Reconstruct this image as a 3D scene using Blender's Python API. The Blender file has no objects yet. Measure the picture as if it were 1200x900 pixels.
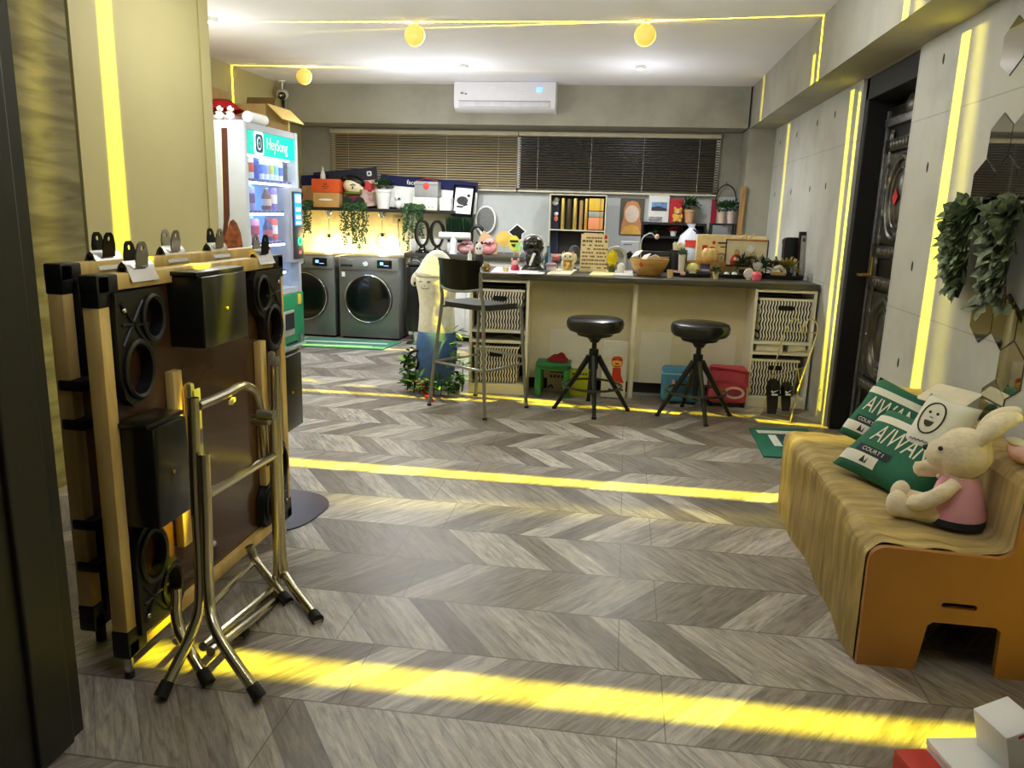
import bpy, bmesh, math, random
from mathutils import Vector, Matrix, Euler
random.seed(7)
PI = math.pi
sc = bpy.context.scene
COL = sc.collection

# ------------------------------------------------------------------ survey of the photograph (1200x900)
F = 906.24; H = 1.4
_p, _w, _r = .219488, .138355, .028855
_f = Vector((-math.sin(_w)*math.cos(_p), math.cos(_w)*math.cos(_p), -math.sin(_p)))
_rt = Vector((math.cos(_w), math.sin(_w), 0)); _up = _rt.cross(_f)
CR = math.cos(_r)*_rt+math.sin(_r)*_up; CU = -math.sin(_r)*_rt+math.cos(_r)*_up
CAM = Vector((0, 0, H))
def at(x, y, X=None, Y=None, Z=None):
    """the real point seen at a pixel, on the wall, shelf or floor plane it lies in"""
    d = (x-600)/F*CR-(y-450)/F*CU+_f
    if X is not None: t = (X-CAM.x)/d.x
    elif Y is not None: t = (Y-CAM.y)/d.y
    else: t = (Z-CAM.z)/d.z
    return CAM+t*d

cam = bpy.data.objects.new('camera', bpy.data.cameras.new('camera')); COL.objects.link(cam)
cam.data.sensor_width = 36; cam.data.lens = F/1200*36; cam.data.clip_start = .05
cam.matrix_world = Matrix(((CR.x, CU.x, -_f.x, 0), (CR.y, CU.y, -_f.y, 0), (CR.z, CU.z, -_f.z, H), (0, 0, 0, 1)))
sc.camera = cam

# ------------------------------------------------------------------ materials
def lin(c):
    return tuple(((v/255)/12.92 if v/255 <= .04045 else ((v/255+.055)/1.055)**2.4) for v in c)+(1,)
_mats = {}
def mat(c, rough=.5, metal=0, var=.08, scale=12, bump=0, emit=0, trans=0, ior=1.45, coat=0, spec=.5, ec=None, stretch=None, sheen=0, alpha=1):
    key = (c, rough, metal, var, scale, bump, emit, trans, coat, spec, ec, stretch, sheen, alpha)
    if key in _mats: return _mats[key]
    m = bpy.data.materials.new('material'); m.use_nodes = True
    nt = m.node_tree; b = nt.nodes['Principled BSDF']
    L = lin(c)
    b.inputs['Roughness'].default_value = rough; b.inputs['Metallic'].default_value = metal
    b.inputs['Specular IOR Level'].default_value = spec
    b.inputs['Coat Weight'].default_value = coat; b.inputs['IOR'].default_value = ior
    b.inputs['Transmission Weight'].default_value = trans; b.inputs['Sheen Weight'].default_value = sheen
    b.inputs['Alpha'].default_value = alpha
    if emit:
        b.inputs['Emission Color'].default_value = lin(ec or c); b.inputs['Emission Strength'].default_value = emit
    if var or bump:
        tc = nt.nodes.new('ShaderNodeTexCoord'); nz = nt.nodes.new('ShaderNodeTexNoise')
        nz.inputs['Scale'].default_value = scale; nz.inputs['Detail'].default_value = 4
        v = tc.outputs['Object']
        if stretch:
            mp = nt.nodes.new('ShaderNodeMapping'); mp.inputs['Scale'].default_value = stretch
            nt.links.new(v, mp.inputs[0]); v = mp.outputs[0]
        nt.links.new(v, nz.inputs['Vector'])
        if var:
            rp = nt.nodes.new('ShaderNodeValToRGB')
            rp.color_ramp.elements[0].position = .3; rp.color_ramp.elements[1].position = .7
            rp.color_ramp.elements[0].color = tuple(max(0, k*(1-var)) for k in L[:3])+(1,)
            rp.color_ramp.elements[1].color = tuple(min(1, k*(1+var)) for k in L[:3])+(1,)
            nt.links.new(nz.outputs['Fac'], rp.inputs[0]); nt.links.new(rp.outputs[0], b.inputs['Base Color'])
        else: b.inputs['Base Color'].default_value = L
        if bump:
            bp = nt.nodes.new('ShaderNodeBump'); bp.inputs['Strength'].default_value = bump; bp.inputs['Distance'].default_value = .01
            nt.links.new(nz.outputs['Fac'], bp.inputs['Height']); nt.links.new(bp.outputs[0], b.inputs['Normal'])
    else: b.inputs['Base Color'].default_value = L
    _mats[key] = m
    return m
def wood(c, c2=None, scale=3, stretch=(1, 12, 12), rough=.45, var=.25):
    c2 = c2 or tuple(int(v*(1-var)) for v in c)
    key = ('wood', c, c2, scale, stretch, rough)
    if key in _mats: return _mats[key]
    m = bpy.data.materials.new('wood'); m.use_nodes = True; nt = m.node_tree; b = nt.nodes['Principled BSDF']
    tc = nt.nodes.new('ShaderNodeTexCoord'); mp = nt.nodes.new('ShaderNodeMapping'); mp.inputs['Scale'].default_value = stretch
    nz = nt.nodes.new('ShaderNodeTexNoise'); nz.inputs['Scale'].default_value = scale; nz.inputs['Detail'].default_value = 6; nz.inputs['Distortion'].default_value = .6
    rp = nt.nodes.new('ShaderNodeValToRGB'); rp.color_ramp.elements[0].position = .35; rp.color_ramp.elements[1].position = .65
    rp.color_ramp.elements[0].color = lin(c2); rp.color_ramp.elements[1].color = lin(c)
    nt.links.new(tc.outputs['Object'], mp.inputs[0]); nt.links.new(mp.outputs[0], nz.inputs['Vector'])
    nt.links.new(nz.outputs['Fac'], rp.inputs[0]); nt.links.new(rp.outputs[0], b.inputs['Base Color'])
    b.inputs['Roughness'].default_value = rough
    _mats[key] = m
    return m
BLACK = mat((18, 18, 18), .45); BLACKG = mat((14, 14, 15), .18, var=0, coat=.3); WHITE = mat((235, 235, 230), .5, var=.03)
STEEL = mat((190, 188, 180), .25, 1, var=.05); GREYM = mat((150, 150, 148), .35, .8, var=.05); CHROME = mat((220, 220, 220), .12, 1, var=0)
GOLD = mat((214, 176, 92), .3, .9, var=.05); RED = mat((190, 30, 34), .5); CREAM = mat((238, 228, 200), .7)
DARK = mat((30, 28, 26), .6); LEAF = mat((40, 78, 34), .5, var=.5, scale=9); LEAF2 = mat((66, 104, 58), .5, var=.4, scale=9)

# ------------------------------------------------------------------ mesh builder
class MB:
    def __init__(s): s.bm = bmesh.new(); s.mats = []; s.cur = 0
    def use(s, m):
        if m not in s.mats: s.mats.append(m)
        s.cur = s.mats.index(m); return s
    def _tag(s, faces):
        for f in faces: f.material_index = s.cur
    def faces(s, vs, fs, M=None):
        V = [s.bm.verts.new(M @ Vector(v) if M else Vector(v)) for v in vs]
        out = []
        for f in fs:
            try: out.append(s.bm.faces.new([V[i] for i in f]))
            except ValueError: pass
        s._tag(out); return s
    def box(s, c, d, R=None, bev=0, seg=2, top=None):
        """box centred at c with size d; top = (sx, sy) scales the upper face"""
        x, y, z = d[0]/2, d[1]/2, d[2]/2; tx, ty = top or (1, 1)
        vs = [(-x, -y, -z), (x, -y, -z), (x, y, -z), (-x, y, -z), (-x*tx, -y*ty, z), (x*tx, -y*ty, z), (x*tx, y*ty, z), (-x*tx, y*ty, z)]
        fs = [(0, 3, 2, 1), (4, 5, 6, 7), (0, 1, 5, 4), (1, 2, 6, 5), (2, 3, 7, 6), (3, 0, 4, 7)]
        M = Matrix.Translation(c) @ (R.to_4x4() if R else Matrix())
        if bev <= 0: return s.faces(vs, fs, M)
        b2 = bmesh.new(); V = [b2.verts.new(v) for v in vs]
        for f in fs: b2.faces.new([V[i] for i in f])
        bmesh.ops.bevel(b2, geom=b2.edges[:], offset=bev, segments=seg, profile=.5, affect='EDGES')
        return s.merge(b2, M)
    def merge(s, b2, M=None):
        b2.verts.index_update()
        vs = [v.co.copy() for v in b2.verts]; fs = [[v.index for v in f.verts] for f in b2.faces]
        b2.free(); return s.faces(vs, fs, M)
    def cyl(s, p0, p1, r0, r1=None, n=16, cap=True):
        return s.tube([p0, p1], [r0, r0 if r1 is None else r1], n, cap=cap)
    def tube(s, pts, r, n=8, closed=False, cap=True, flat=None):
        pts = [Vector(p) for p in pts]; k = len(pts)
        rs = list(r) if isinstance(r, (list, tuple)) else [r]*k
        tang = []
        for i in range(k):
            a = pts[(i-1) % k] if (closed or i > 0) else pts[i]; b = pts[(i+1) % k] if (closed or i < k-1) else pts[i]
            t = (b-a); tang.append(t.normalized() if t.length > 1e-9 else Vector((0, 0, 1)))
        t0 = tang[0]; ref = Vector((0, 0, 1)) if abs(t0.z) < .9 else Vector((1, 0, 0))
        nrm = (ref-t0*ref.dot(t0)).normalized(); vs = []; fs = []
        for i in range(k):
            t = tang[i]; nrm = (nrm-t*nrm.dot(t))
            nrm = nrm.normalized() if nrm.length > 1e-6 else t.orthogonal().normalized()
            bi = t.cross(nrm)
            for j in range(n):
                a = 2*PI*j/n; vs.append(pts[i]+rs[i]*(math.cos(a)*nrm*(flat or 1)+math.sin(a)*bi))
        for i in range(k if closed else k-1):
            for j in range(n):
                i2 = (i+1) % k; fs.append((i*n+j, i*n+(j+1) % n, i2*n+(j+1) % n, i2*n+j))
        if cap and not closed: fs += [tuple(range(n-1, -1, -1)), tuple((k-1)*n+j for j in range(n))]
        return s.faces(vs, fs)
    def lathe(s, prof, c=(0, 0, 0), n=24, M=None, sx=1, sy=1):
        vs = []; fs = []; k = len(prof)
        for (r, z) in prof:
            for j in range(n):
                a = 2*PI*j/n; vs.append((r*math.cos(a)*sx, r*math.sin(a)*sy, z))
        for i in range(k-1):
            for j in range(n): fs.append((i*n+j, i*n+(j+1) % n, (i+1)*n+(j+1) % n, (i+1)*n+j))
        if prof[0][0] > 1e-6: fs.append(tuple(range(n-1, -1, -1)))
        if prof[-1][0] > 1e-6: fs.append(tuple((k-1)*n+j for j in range(n)))
        return s.faces(vs, fs, Matrix.Translation(c) @ (M or Matrix()))
    def ell(s, c, r, R=None, n=16, m=10):
        if not isinstance(r, (tuple, list)): r = (r, r, r)
        prof = [(math.sin(PI*i/m), -math.cos(PI*i/m)) for i in range(m+1)]
        M = (R.to_4x4() if R else Matrix()) @ Matrix.Diagonal((*r, 1))
        return s.lathe(prof, c, n, M)
    def torus(s, c, R, r, M=None, n=32, k=8, sx=1, sy=1):
        M = M or Matrix()
        pts = [Vector(c)+(M @ Vector((R*math.cos(2*PI*i/n)*sx, R*math.sin(2*PI*i/n)*sy, 0))) for i in range(n)]
        return s.tube(pts, r, k, closed=True)
    def prism(s, poly, d, M=None, holes=()):
        """outline in local XY, thickness d along local Z (from 0 to d)"""
        b2 = bmesh.new()
        def loop(pl): 
            v = [b2.verts.new((p[0], p[1], 0)) for p in pl]
            return [b2.edges.new((v[i], v[(i+1) % len(v)])) for i in range(len(v))]
        if holes:
            es = loop(poly)
            for h in holes: es += loop(h)
            bmesh.ops.triangle_fill(b2, use_beauty=True, edges=es)
        else: b2.faces.new([b2.verts.new((p[0], p[1], 0)) for p in poly])
        bmesh.ops.recalc_face_normals(b2, faces=b2.faces[:])
        if d:
            g = bmesh.ops.extrude_face_region(b2, geom=b2.faces[:])
            bmesh.ops.translate(b2, verts=[v for v in g['geom'] if isinstance(v, bmesh.types.BMVert)], vec=(0, 0, d))
            bmesh.ops.recalc_face_normals(b2, faces=b2.faces[:])
        return s.merge(b2, M)
    def grid(s, fn, nu, nv, cu=False, cv=False):
        vs = [fn(i/(nu if cu else nu-1), j/(nv if cv else nv-1)) for i in range(nu) for j in range(nv)]; fs = []
        for i in range(nu if cu else nu-1):
            for j in range(nv if cv else nv-1):
                a, b = (i+1) % nu, (j+1) % nv; fs.append((i*nv+j, a*nv+j, a*nv+b, i*nv+b))
        return s.faces(vs, fs)
    def text(s, t, size, M, d=.002, ax='CENTER', sx=1):
        cu = bpy.data.curves.new('lettering', 'FONT'); cu.body = t; cu.size = size; cu.extrude = d; cu.align_x = ax; cu.align_y = 'CENTER'; cu.resolution_u = 3
        o = bpy.data.objects.new('lettering', cu); COL.objects.link(o)
        dg = bpy.context.evaluated_depsgraph_get(); me = o.evaluated_get(dg).to_mesh()
        vs = [(v.co.x*sx, v.co.y, v.co.z) for v in me.vertices]; fs = [tuple(p.vertices) for p in me.polygons]
        s.faces(vs, fs, M); bpy.data.objects.remove(o); bpy.data.curves.remove(cu)
        return s
    def leaf(s, p, d, up, L, w):
        d = Vector(d).normalized(); side = d.cross(Vector(up)); side = side.normalized() if side.length > 1e-4 else Vector((1, 0, 0)); nn = side.cross(d)
        p = Vector(p)
        vs = [p, p+d*L*.35+side*w*.5+nn*L*.04, p+d*L*.75+side*w*.36, p+d*L-nn*L*.08, p+d*L*.75-side*w*.36, p+d*L*.35-side*w*.5+nn*L*.04, p+d*L*.4-nn*L*.05]
        return s.faces(vs, [(0, 1, 6), (1, 2, 3, 6), (6, 3, 4, 5), (0, 6, 5)])
    def warp(s, fn):
        for v in s.bm.verts: v.co = fn(v.co)
        return s
    def build(s, name, parent=None, world=True, smooth=35, label=None, loc=None):
        me = bpy.data.meshes.new(name)
        bmesh.ops.recalc_face_normals(s.bm, faces=s.bm.faces[:])
        o = bpy.data.objects.new(name, me); COL.objects.link(o)
        if parent is not None:
            o.parent = parent
            if world: s.bm.transform(WM(parent).inverted())
        elif world:
            xs = [v.co for v in s.bm.verts]
            L = Vector(((min(v.x for v in xs)+max(v.x for v in xs))/2, (min(v.y for v in xs)+max(v.y for v in xs))/2, min(v.z for v in xs))) if loc is None else Vector(loc)
            s.bm.transform(Matrix.Translation(-L)); o.location = L
        elif loc is not None: o.location = loc
        s.bm.to_mesh(me); s.bm.free()
        for m in s.mats: me.materials.append(m)
        if smooth:
            me.polygons.foreach_set('use_smooth', [True]*len(me.polygons)); me.set_sharp_from_angle(angle=math.radians(smooth))
        if label: o['label'] = label
        return o
def WM(o):
    M = Matrix.Translation(o.location) @ o.rotation_euler.to_matrix().to_4x4()
    return (WM(o.parent) @ M) if o.parent else M
def tag(o, label, cat, group=None, kind=None):
    o['label'] = label; o['category'] = cat
    if group: o['group'] = group
    if kind: o['kind'] = kind
    return o
def thing(name, label, cat, loc, rz=0, group=None):
    o = bpy.data.objects.new(name, None); COL.objects.link(o); o.empty_display_size = .05
    o.location = loc; o.rotation_euler = (0, 0, rz)
    return tag(o, label, cat, group)
def struct(mb, name, smooth=0):
    o = mb.build(name, None, True, smooth); o['kind'] = 'structure'; return o
def dup(root, loc, rz, label, group=None):
    r = root.copy(); COL.objects.link(r); r.location = loc; r.rotation_euler = (0, 0, rz); r['label'] = label
    if group: r['group'] = group
    for ch in list(root.children):
        c = ch.copy(); COL.objects.link(c); c.parent = r
        for g in ch.children:
            d = g.copy(); COL.objects.link(d); d.parent = c
    return r
def RZ(a): return Matrix.Rotation(a, 3, 'Z')
def RX(a): return Matrix.Rotation(a, 3, 'X')
def RY(a): return Matrix.Rotation(a, 3, 'Y')
def FR(o, u, v):
    """4x4 frame with local X along u, local Y along v, at o"""
    u = Vector(u).normalized(); w = u.cross(Vector(v)).normalized(); v = w.cross(u)
    return Matrix(((u.x, v.x, w.x, o[0]), (u.y, v.y, w.y, o[1]), (u.z, v.z, w.z, o[2]), (0, 0, 0, 1)))
def FRONT(o): return FR(o, (1, 0, 0), (0, 0, 1))       # a face that looks towards the doorway (-Y)
def circ(r, n=24, c=(0, 0), sx=1, sy=1): return [(c[0]+r*sx*math.cos(2*PI*i/n), c[1]+r*sy*math.sin(2*PI*i/n)) for i in range(n)]
def rrect(w, h, r, n=5, c=(0, 0)):
    o = []
    for (sx, sy, a0) in ((1, 1, 0), (-1, 1, 90), (-1, -1, 180), (1, -1, 270)):
        for i in range(n+1):
            a = math.radians(a0+90*i/n); o.append((c[0]+sx*(w/2-r)+r*math.cos(a), c[1]+sy*(h/2-r)+r*math.sin(a)))
    return o
def arc(c, r, a0, a1, n, u=(1, 0, 0), v=(0, 0, 1)):
    c, u, v = Vector(c), Vector(u), Vector(v)
    return [c+r*(math.cos(math.radians(a0+(a1-a0)*i/n))*u+math.sin(math.radians(a0+(a1-a0)*i/n))*v) for i in range(n+1)]
def bez(pts, n=8):
    """smooth curve through points (Catmull-Rom)"""
    P = [Vector(p) for p in pts]; Q = [P[0]*2-P[1]]+P+[P[-1]*2-P[-2]]; o = []
    for i in range(1, len(Q)-2):
        for k in range(n):
            t = k/n; a, b, c, d = Q[i-1:i+3]
            o.append(.5*((2*b)+(c-a)*t+(2*a-5*b+4*c-d)*t*t+(3*b-a-3*c+d)*t**3))
    return o+[P[-1]]

# ------------------------------------------------------------------ special materials
class NT:
    def __init__(s, name):
        s.m = bpy.data.materials.new(name); s.m.use_nodes = True; s.t = s.m.node_tree; s.b = s.t.nodes['Principled BSDF']
    def n(s, kind, **kw):
        x = s.t.nodes.new(kind)
        for k, v in kw.items(): setattr(x, k, v)
        return x
    def put(s, a, sock):
        if isinstance(a, (int, float, tuple)): sock.default_value = a
        else: s.t.links.new(a, sock)
    def math(s, op, a, b=0, c=0):
        x = s.n('ShaderNodeMath', operation=op); s.put(a, x.inputs[0]); s.put(b, x.inputs[1]); s.put(c, x.inputs[2]); return x.outputs[0]
    def ramp(s, f, stops):
        x = s.n('ShaderNodeValToRGB'); s.put(f, x.inputs[0]); e = x.color_ramp.elements
        e[0].position, e[0].color = stops[0]; e[1].position, e[1].color = stops[-1]
        for p, c in stops[1:-1]: q = e.new(p); q.color = c
        return x.outputs[0]
    def mix(s, f, a, b, mode='MIX'):
        x = s.n('ShaderNodeMix', data_type='RGBA', blend_type=mode); s.put(f, x.inputs[0]); s.put(a, x.inputs[6]); s.put(b, x.inputs[7]); return x.outputs[2]
def floor_mat():
    N = NT('chevron_tiles'); m = N.math
    g = N.n('ShaderNodeNewGeometry'); sp = N.n('ShaderNodeSeparateXYZ'); N.put(g.outputs['Position'], sp.inputs[0]); x, y = sp.outputs[0], sp.outputs[1]
    v = m('DIVIDE', m('ADD', m('SUBTRACT', y, 1.887), 32.3), .323); band = m('FLOOR', v); fr = m('FRACT', v)
    par = m('MODULO', band, 2.0); sgn = m('SUBTRACT', 1.0, m('MULTIPLY', par, 2.0))
    # even band (nearest 1.887): x grows with depth; odd band: x shrinks with depth
    u = m('DIVIDE', m('SUBTRACT', m('SUBTRACT', x, m('MULTIPLY', par, .188)), m('MULTIPLY', m('MULTIPLY', sgn, .242), fr)), .1325)
    pl = m('FLOOR', u); pf = m('FRACT', u)
    cell = N.n('ShaderNodeCombineXYZ'); N.put(pl, cell.inputs[0]); N.put(band, cell.inputs[1])
    wn = N.n('ShaderNodeTexWhiteNoise', noise_dimensions='3D'); N.put(cell.outputs[0], wn.inputs['Vector'])
    tone = N.ramp(wn.outputs['Value'], [(0, lin((116, 108, 100))), (.35, lin((138, 130, 122))), (.7, lin((160, 153, 145))), (1, lin((188, 182, 174)))])
    al = N.n('ShaderNodeCombineXYZ')                      # grain runs along each plank
    N.put(m('MULTIPLY', u, 2.7), al.inputs[0]); N.put(m('MULTIPLY', v, 1.25), al.inputs[1]); N.put(m('MULTIPLY', wn.outputs['Value'], 40.0), al.inputs[2])
    nz = N.n('ShaderNodeTexNoise'); nz.inputs['Scale'].default_value = 2.4; nz.inputs['Detail'].default_value = 7; nz.inputs['Roughness'].default_value = .68; nz.inputs['Distortion'].default_value = .5
    N.put(al.outputs[0], nz.inputs['Vector'])
    streak = N.ramp(nz.outputs['Fac'], [(.3, (.40, .38, .36, 1)), (.5, (.92, .91, .90, 1)), (.72, (1.48, 1.46, 1.43, 1))])
    c = N.mix(1.0, tone, streak, 'MULTIPLY')
    e1 = m('LESS_THAN', m('ABSOLUTE', m('SUBTRACT', m('ABSOLUTE', m('SUBTRACT', fr, .5)), .5)), .010)
    e2 = m('LESS_THAN', m('ABSOLUTE', m('SUBTRACT', m('ABSOLUTE', m('SUBTRACT', pf, .5)), .5)), .018)
    sx = m('FRACT', m('DIVIDE', m('ADD', m('SUBTRACT', x, .188), m('MULTIPLY', par, .1325)), .9275))
    e3 = m('LESS_THAN', m('ABSOLUTE', m('SUBTRACT', m('ABSOLUTE', m('SUBTRACT', sx, .5)), .5)), .0022)
    line = m('MAXIMUM', m('MAXIMUM', e1, m('MULTIPLY', e2, .6)), e3)
    c = N.mix(m('MULTIPLY', line, .6), c, lin((52, 46, 40)))
    N.put(c, N.b.inputs['Base Color'])
    N.put(N.ramp(nz.outputs['Fac'], [(.3, (.30,)*3+(1,)), (.7, (.46,)*3+(1,))]), N.b.inputs['Roughness'])
    bp = N.n('ShaderNodeBump'); bp.inputs['Strength'].default_value = .12; bp.inputs['Distance'].default_value = .004
    N.put(m('SUBTRACT', nz.outputs['Fac'], line), bp.inputs['Height']); N.put(bp.outputs[0], N.b.inputs['Normal'])
    return N.m
def concrete_mat(c, lines=True):
    N = NT('concrete_panels'); m = N.math
    g = N.n('ShaderNodeNewGeometry'); sp = N.n('ShaderNodeSeparateXYZ'); N.put(g.outputs['Position'], sp.inputs[0])
    nz = N.n('ShaderNodeTexNoise'); nz.inputs['Scale'].default_value = 2.2; nz.inputs['Detail'].default_value = 8; nz.inputs['Roughness'].default_value = .62
    N.put(g.outputs['Position'], nz.inputs['Vector'])
    k = lambda f: tuple(v*f for v in lin(c)[:3])+(1,)
    col = N.ramp(nz.outputs['Fac'], [(.28, k(.78)), (.5, k(1)), (.75, k(1.12))])
    if lines:
        dz = m('ABSOLUTE', m('SUBTRACT', m('FRACT', m('DIVIDE', m('ADD', sp.outputs[2], .475-1.908+1.9), .95)), .5))
        l1 = m('LESS_THAN', dz, .0035)
        dy = m('ABSOLUTE', m('SUBTRACT', m('FRACT', m('DIVIDE', m('SUBTRACT', sp.outputs[1], 6.36-.95), 1.9)), .5))
        l2 = m('LESS_THAN', dy, .0018)
        col = N.mix(m('MULTIPLY', m('MAXIMUM', l1, l2), .45), col, k(.45))
    N.put(col, N.b.inputs['Base Color']); N.b.inputs['Roughness'].default_value = .8
    return N.m
# ================================================================== THE ROOM
WX, LX, BX, ZC, ZS, YB, YW = 1.435, -3.80, 1.165, 2.68, 2.283, 8.40, 8.95
CONC = concrete_mat((184, 183, 174)); CONCB = concrete_mat((158, 155, 142), False)
PAINT_LIT = mat((184, 174, 122), .6, var=.03, scale=3); CEIL = mat((240, 238, 244), .7, var=.02, scale=2); GREYP = mat((188, 192, 190), .6, var=.03)  # wall paint carries the yellow of the slit lamps in its colour
struct(MB().use(floor_mat()).box((-1.2, 3.7, -.03), (5.6, 10.8, .06)), 'floor')
struct(MB().use(CEIL).box((-1.2, 3.7, ZC+.03), (5.6, 10.8, .06)), 'ceiling')
D0, D1 = 4.48, 5.462                                   # entrance door opening
w = MB().use(CONC)
w.box((WX+.12, (D0-1.7)/2, ZC/2), (.24, D0+1.7, ZC)).box((WX+.12, (D1+9.1)/2, ZC/2), (.24, 9.1-D1, ZC)).box((WX+.12, (D0+D1)/2, (ZS+ZC)/2), (.24, D1-D0, ZC-ZS))
HOLE = mat((60, 56, 50), .9)
w.use(HOLE)
for (px, py) in ((914.7, 167), (934, 158), (958, 144), (978.7, 134), (908, 228), (927, 225), (949, 221.5), (967.7, 218), (1106, 69), (1087, 196), (1069, 312), (1052.6, 425), (917, 283)):
    q = at(px, py, X=WX); w.ell(q, (.004, .011, .026), n=8, m=6)
struct(w, 'wall_right', 30)
struct(MB().use(CONCB).box(((BX+WX)/2+.002, 3.7, (ZS+ZC)/2), (WX-BX-.004, 10.7, ZC-ZS)), 'trim_1')            # ceiling beam along the right wall
struct(MB().use(CONCB).box((-1.3, (YB+YW)/2, (ZS+ZC)/2), (4.9, YW-YB, ZC-ZS)), 'trim_2')                        # ceiling beam along the back wall
struct(MB().use(CONCB).box(((1.172+WX)/2, (YB+.05+YW)/2, ZS/2), (WX-1.172, YW-YB-.05, ZS)), 'trim_3')           # pillar in the corner
struct(MB().use(CONCB).box((-1.2, YW+.06, 2.15), (5.3, .12, 1.06)).box((-3.2, YW+.06, 1.495), (1.3, .12, .25)).use(GREYP).box((-.6, YW+.06, .81), (3.9, .12, 1.62)).use(mat((240, 226, 176), .6)).box((-3.2, YW+.06, .685), (1.3, .12, 1.37)), 'wall_back')  # lower left wall coloured with the pendant bulbs' yellow light
struct(MB().use(PAINT_LIT).box((LX-.06, 6.9, ZC/2), (.12, 4.3, ZC)), 'wall_left')
# nearer block of the left wall: panel in lamp-yellowed paint, a streaky stone-paper strip, then the dark door jamb the photo was taken from
struct(MB().use(PAINT_LIT).box((-3.25, 4.28, ZC/2), (1.12, 1.30, ZC)).box((-2.686, 4.815, ZC/2), (.012, .03, ZC)), 'wall_leftpanel')
STREAK = wood((134, 126, 86), (98, 90, 56), 2.0, (1, 1.2, 8), .8)
struct(MB().use(STREAK).box((-3.25, 2.63, ZC/2), (1.10, 1.98, ZC)), 'wall_leftstrip')
JAMB = mat((26, 26, 19), .5, var=.1)
j = MB().use(JAMB).box((-1.45, 1.50, ZC/2), (.15, .32, ZC)).box((-1.37, 1.55, ZC/2), (.02, .12, ZC), bev=.006).box((-1.47, .6, ZC/2), (.10, 1.5, ZC)).box((-2.4, 1.60, ZC/2), (1.9, .06, ZC))
struct(j, 'wall_leftjamb')
struct(MB().use(PAINT_LIT).box((-1.2, -1.6, ZC/2), (5.6, .1, ZC)).box((-1.52, -.85, ZC/2), (.1, 1.5, ZC)), 'wall_front')

# ------------------------------------------------------------------ entrance door (black, ornate)
DK = mat((26, 25, 23), .32, .2, var=.1); DKM = mat((92, 88, 80), .28, .7, var=.1); SILV = mat((150, 148, 152), .3, .8, var=.3, scale=60)
d = MB().use(mat((8, 8, 7), .6, var=.1))
for (y0, y1) in ((D0, D0+.05), (D1-.07, D1)): d.box((WX+.13, (y0+y1)/2, ZS/2), (.22, y1-y0, ZS-.002), bev=.008)
d.box((WX+.13, (D0+D1)/2, ZS-.07), (.22, D1-D0-.02, .136), bev=.006).box((WX+.24, (D0+D1)/2, ZS/2), (.02, D1-D0, ZS))
fr = struct(d, 'door_1')
LXD, yA, yB = WX+.155, D0+.05, D1-.07                    # leaf face and its span
leafm = MB().use(DK).box((LXD+.03, (yA+yB)/2, 1.05), (.06, yB-yA, 2.09), bev=.004)
leafm.use(SILV).box((LXD-.008, yB-.035, 1.05), (.02, .03, 2.05), bev=.004).box((LXD-.008, yA+.03, 1.05), (.02, .03, 2.05), bev=.004).box((LXD-.012, (yA+yB)/2, 2.0), (.03, yB-yA-.06, .05), bev=.006)
leafm.use(DKM)
yc = (yA+yB)/2
for z in (1.86, 1.22, 1.03, .38):
    leafm.box((LXD-.012, yc, z), (.024, yB-yA-.16, .075), bev=.006)
    for k in range(9): leafm.ell((LXD-.024, yc+(k-4)*.055, z), (.012, .014, .026), n=8, m=6)
FX = lambda z: FR((LXD-.014, yc, z), (0, 1, 0), (0, 0, 1))
for z in (1.54, .70):
    leafm.torus((LXD-.012, yc, z), .19, .022, FX(z).to_3x3().to_4x4(), sy=1.25).torus((LXD-.012, yc, z), .135, .012, FX(z).to_3x3().to_4x4(), sy=1.3)
    leafm.ell((LXD, yc, z), (.03, .10, .16)); 
    leafm.box((LXD-.004, yc, z), (.014, yB-yA-.14, .54), bev=.005)
for s_ in (-1, 1):
    leafm.tube([(LXD-.008, yc+s_*.27, .15), (LXD-.008, yc+s_*.27, 1.95)], .014, 8)
    for k in range(12): leafm.ell((LXD-.012, yc+s_*.27, .2+k*.155), (.016, .02, .045), n=8, m=6)
leafm.ell((LXD-.01, yc, 2.07), (.02, .09, .05)).torus((LXD-.012, yc, 2.07), .05, .008, FX(2.07).to_3x3().to_4x4())
lf = leafm.build('leaf', fr, smooth=40)
s = at(1050, 184, X=LXD-.02)
MB().use(RED).prism([(0, -.05), (.05, 0), (0, .05), (-.05, 0)], .004, FR((LXD-.034, yc, 1.545), (0, -1, 0), (0, 0, 1))).build('red_sticker', lf, label='small red diamond shaped sticker')
hz = at(1004, 318, X=LXD).z
h = MB().use(GOLD).box((LXD-.012, yB-.075, hz+.06), (.016, .045, .26), bev=.006)
h.cyl((LXD-.01, yB-.075, hz), (LXD-.06, yB-.075, hz), .011).tube(bez([(LXD-.06, yB-.075, hz), (LXD-.07, yB-.03, hz-.004), (LXD-.065, yB+.04, hz-.002)]), .010)
h.build('door_handle', lf, label='brass lever handle')

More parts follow.
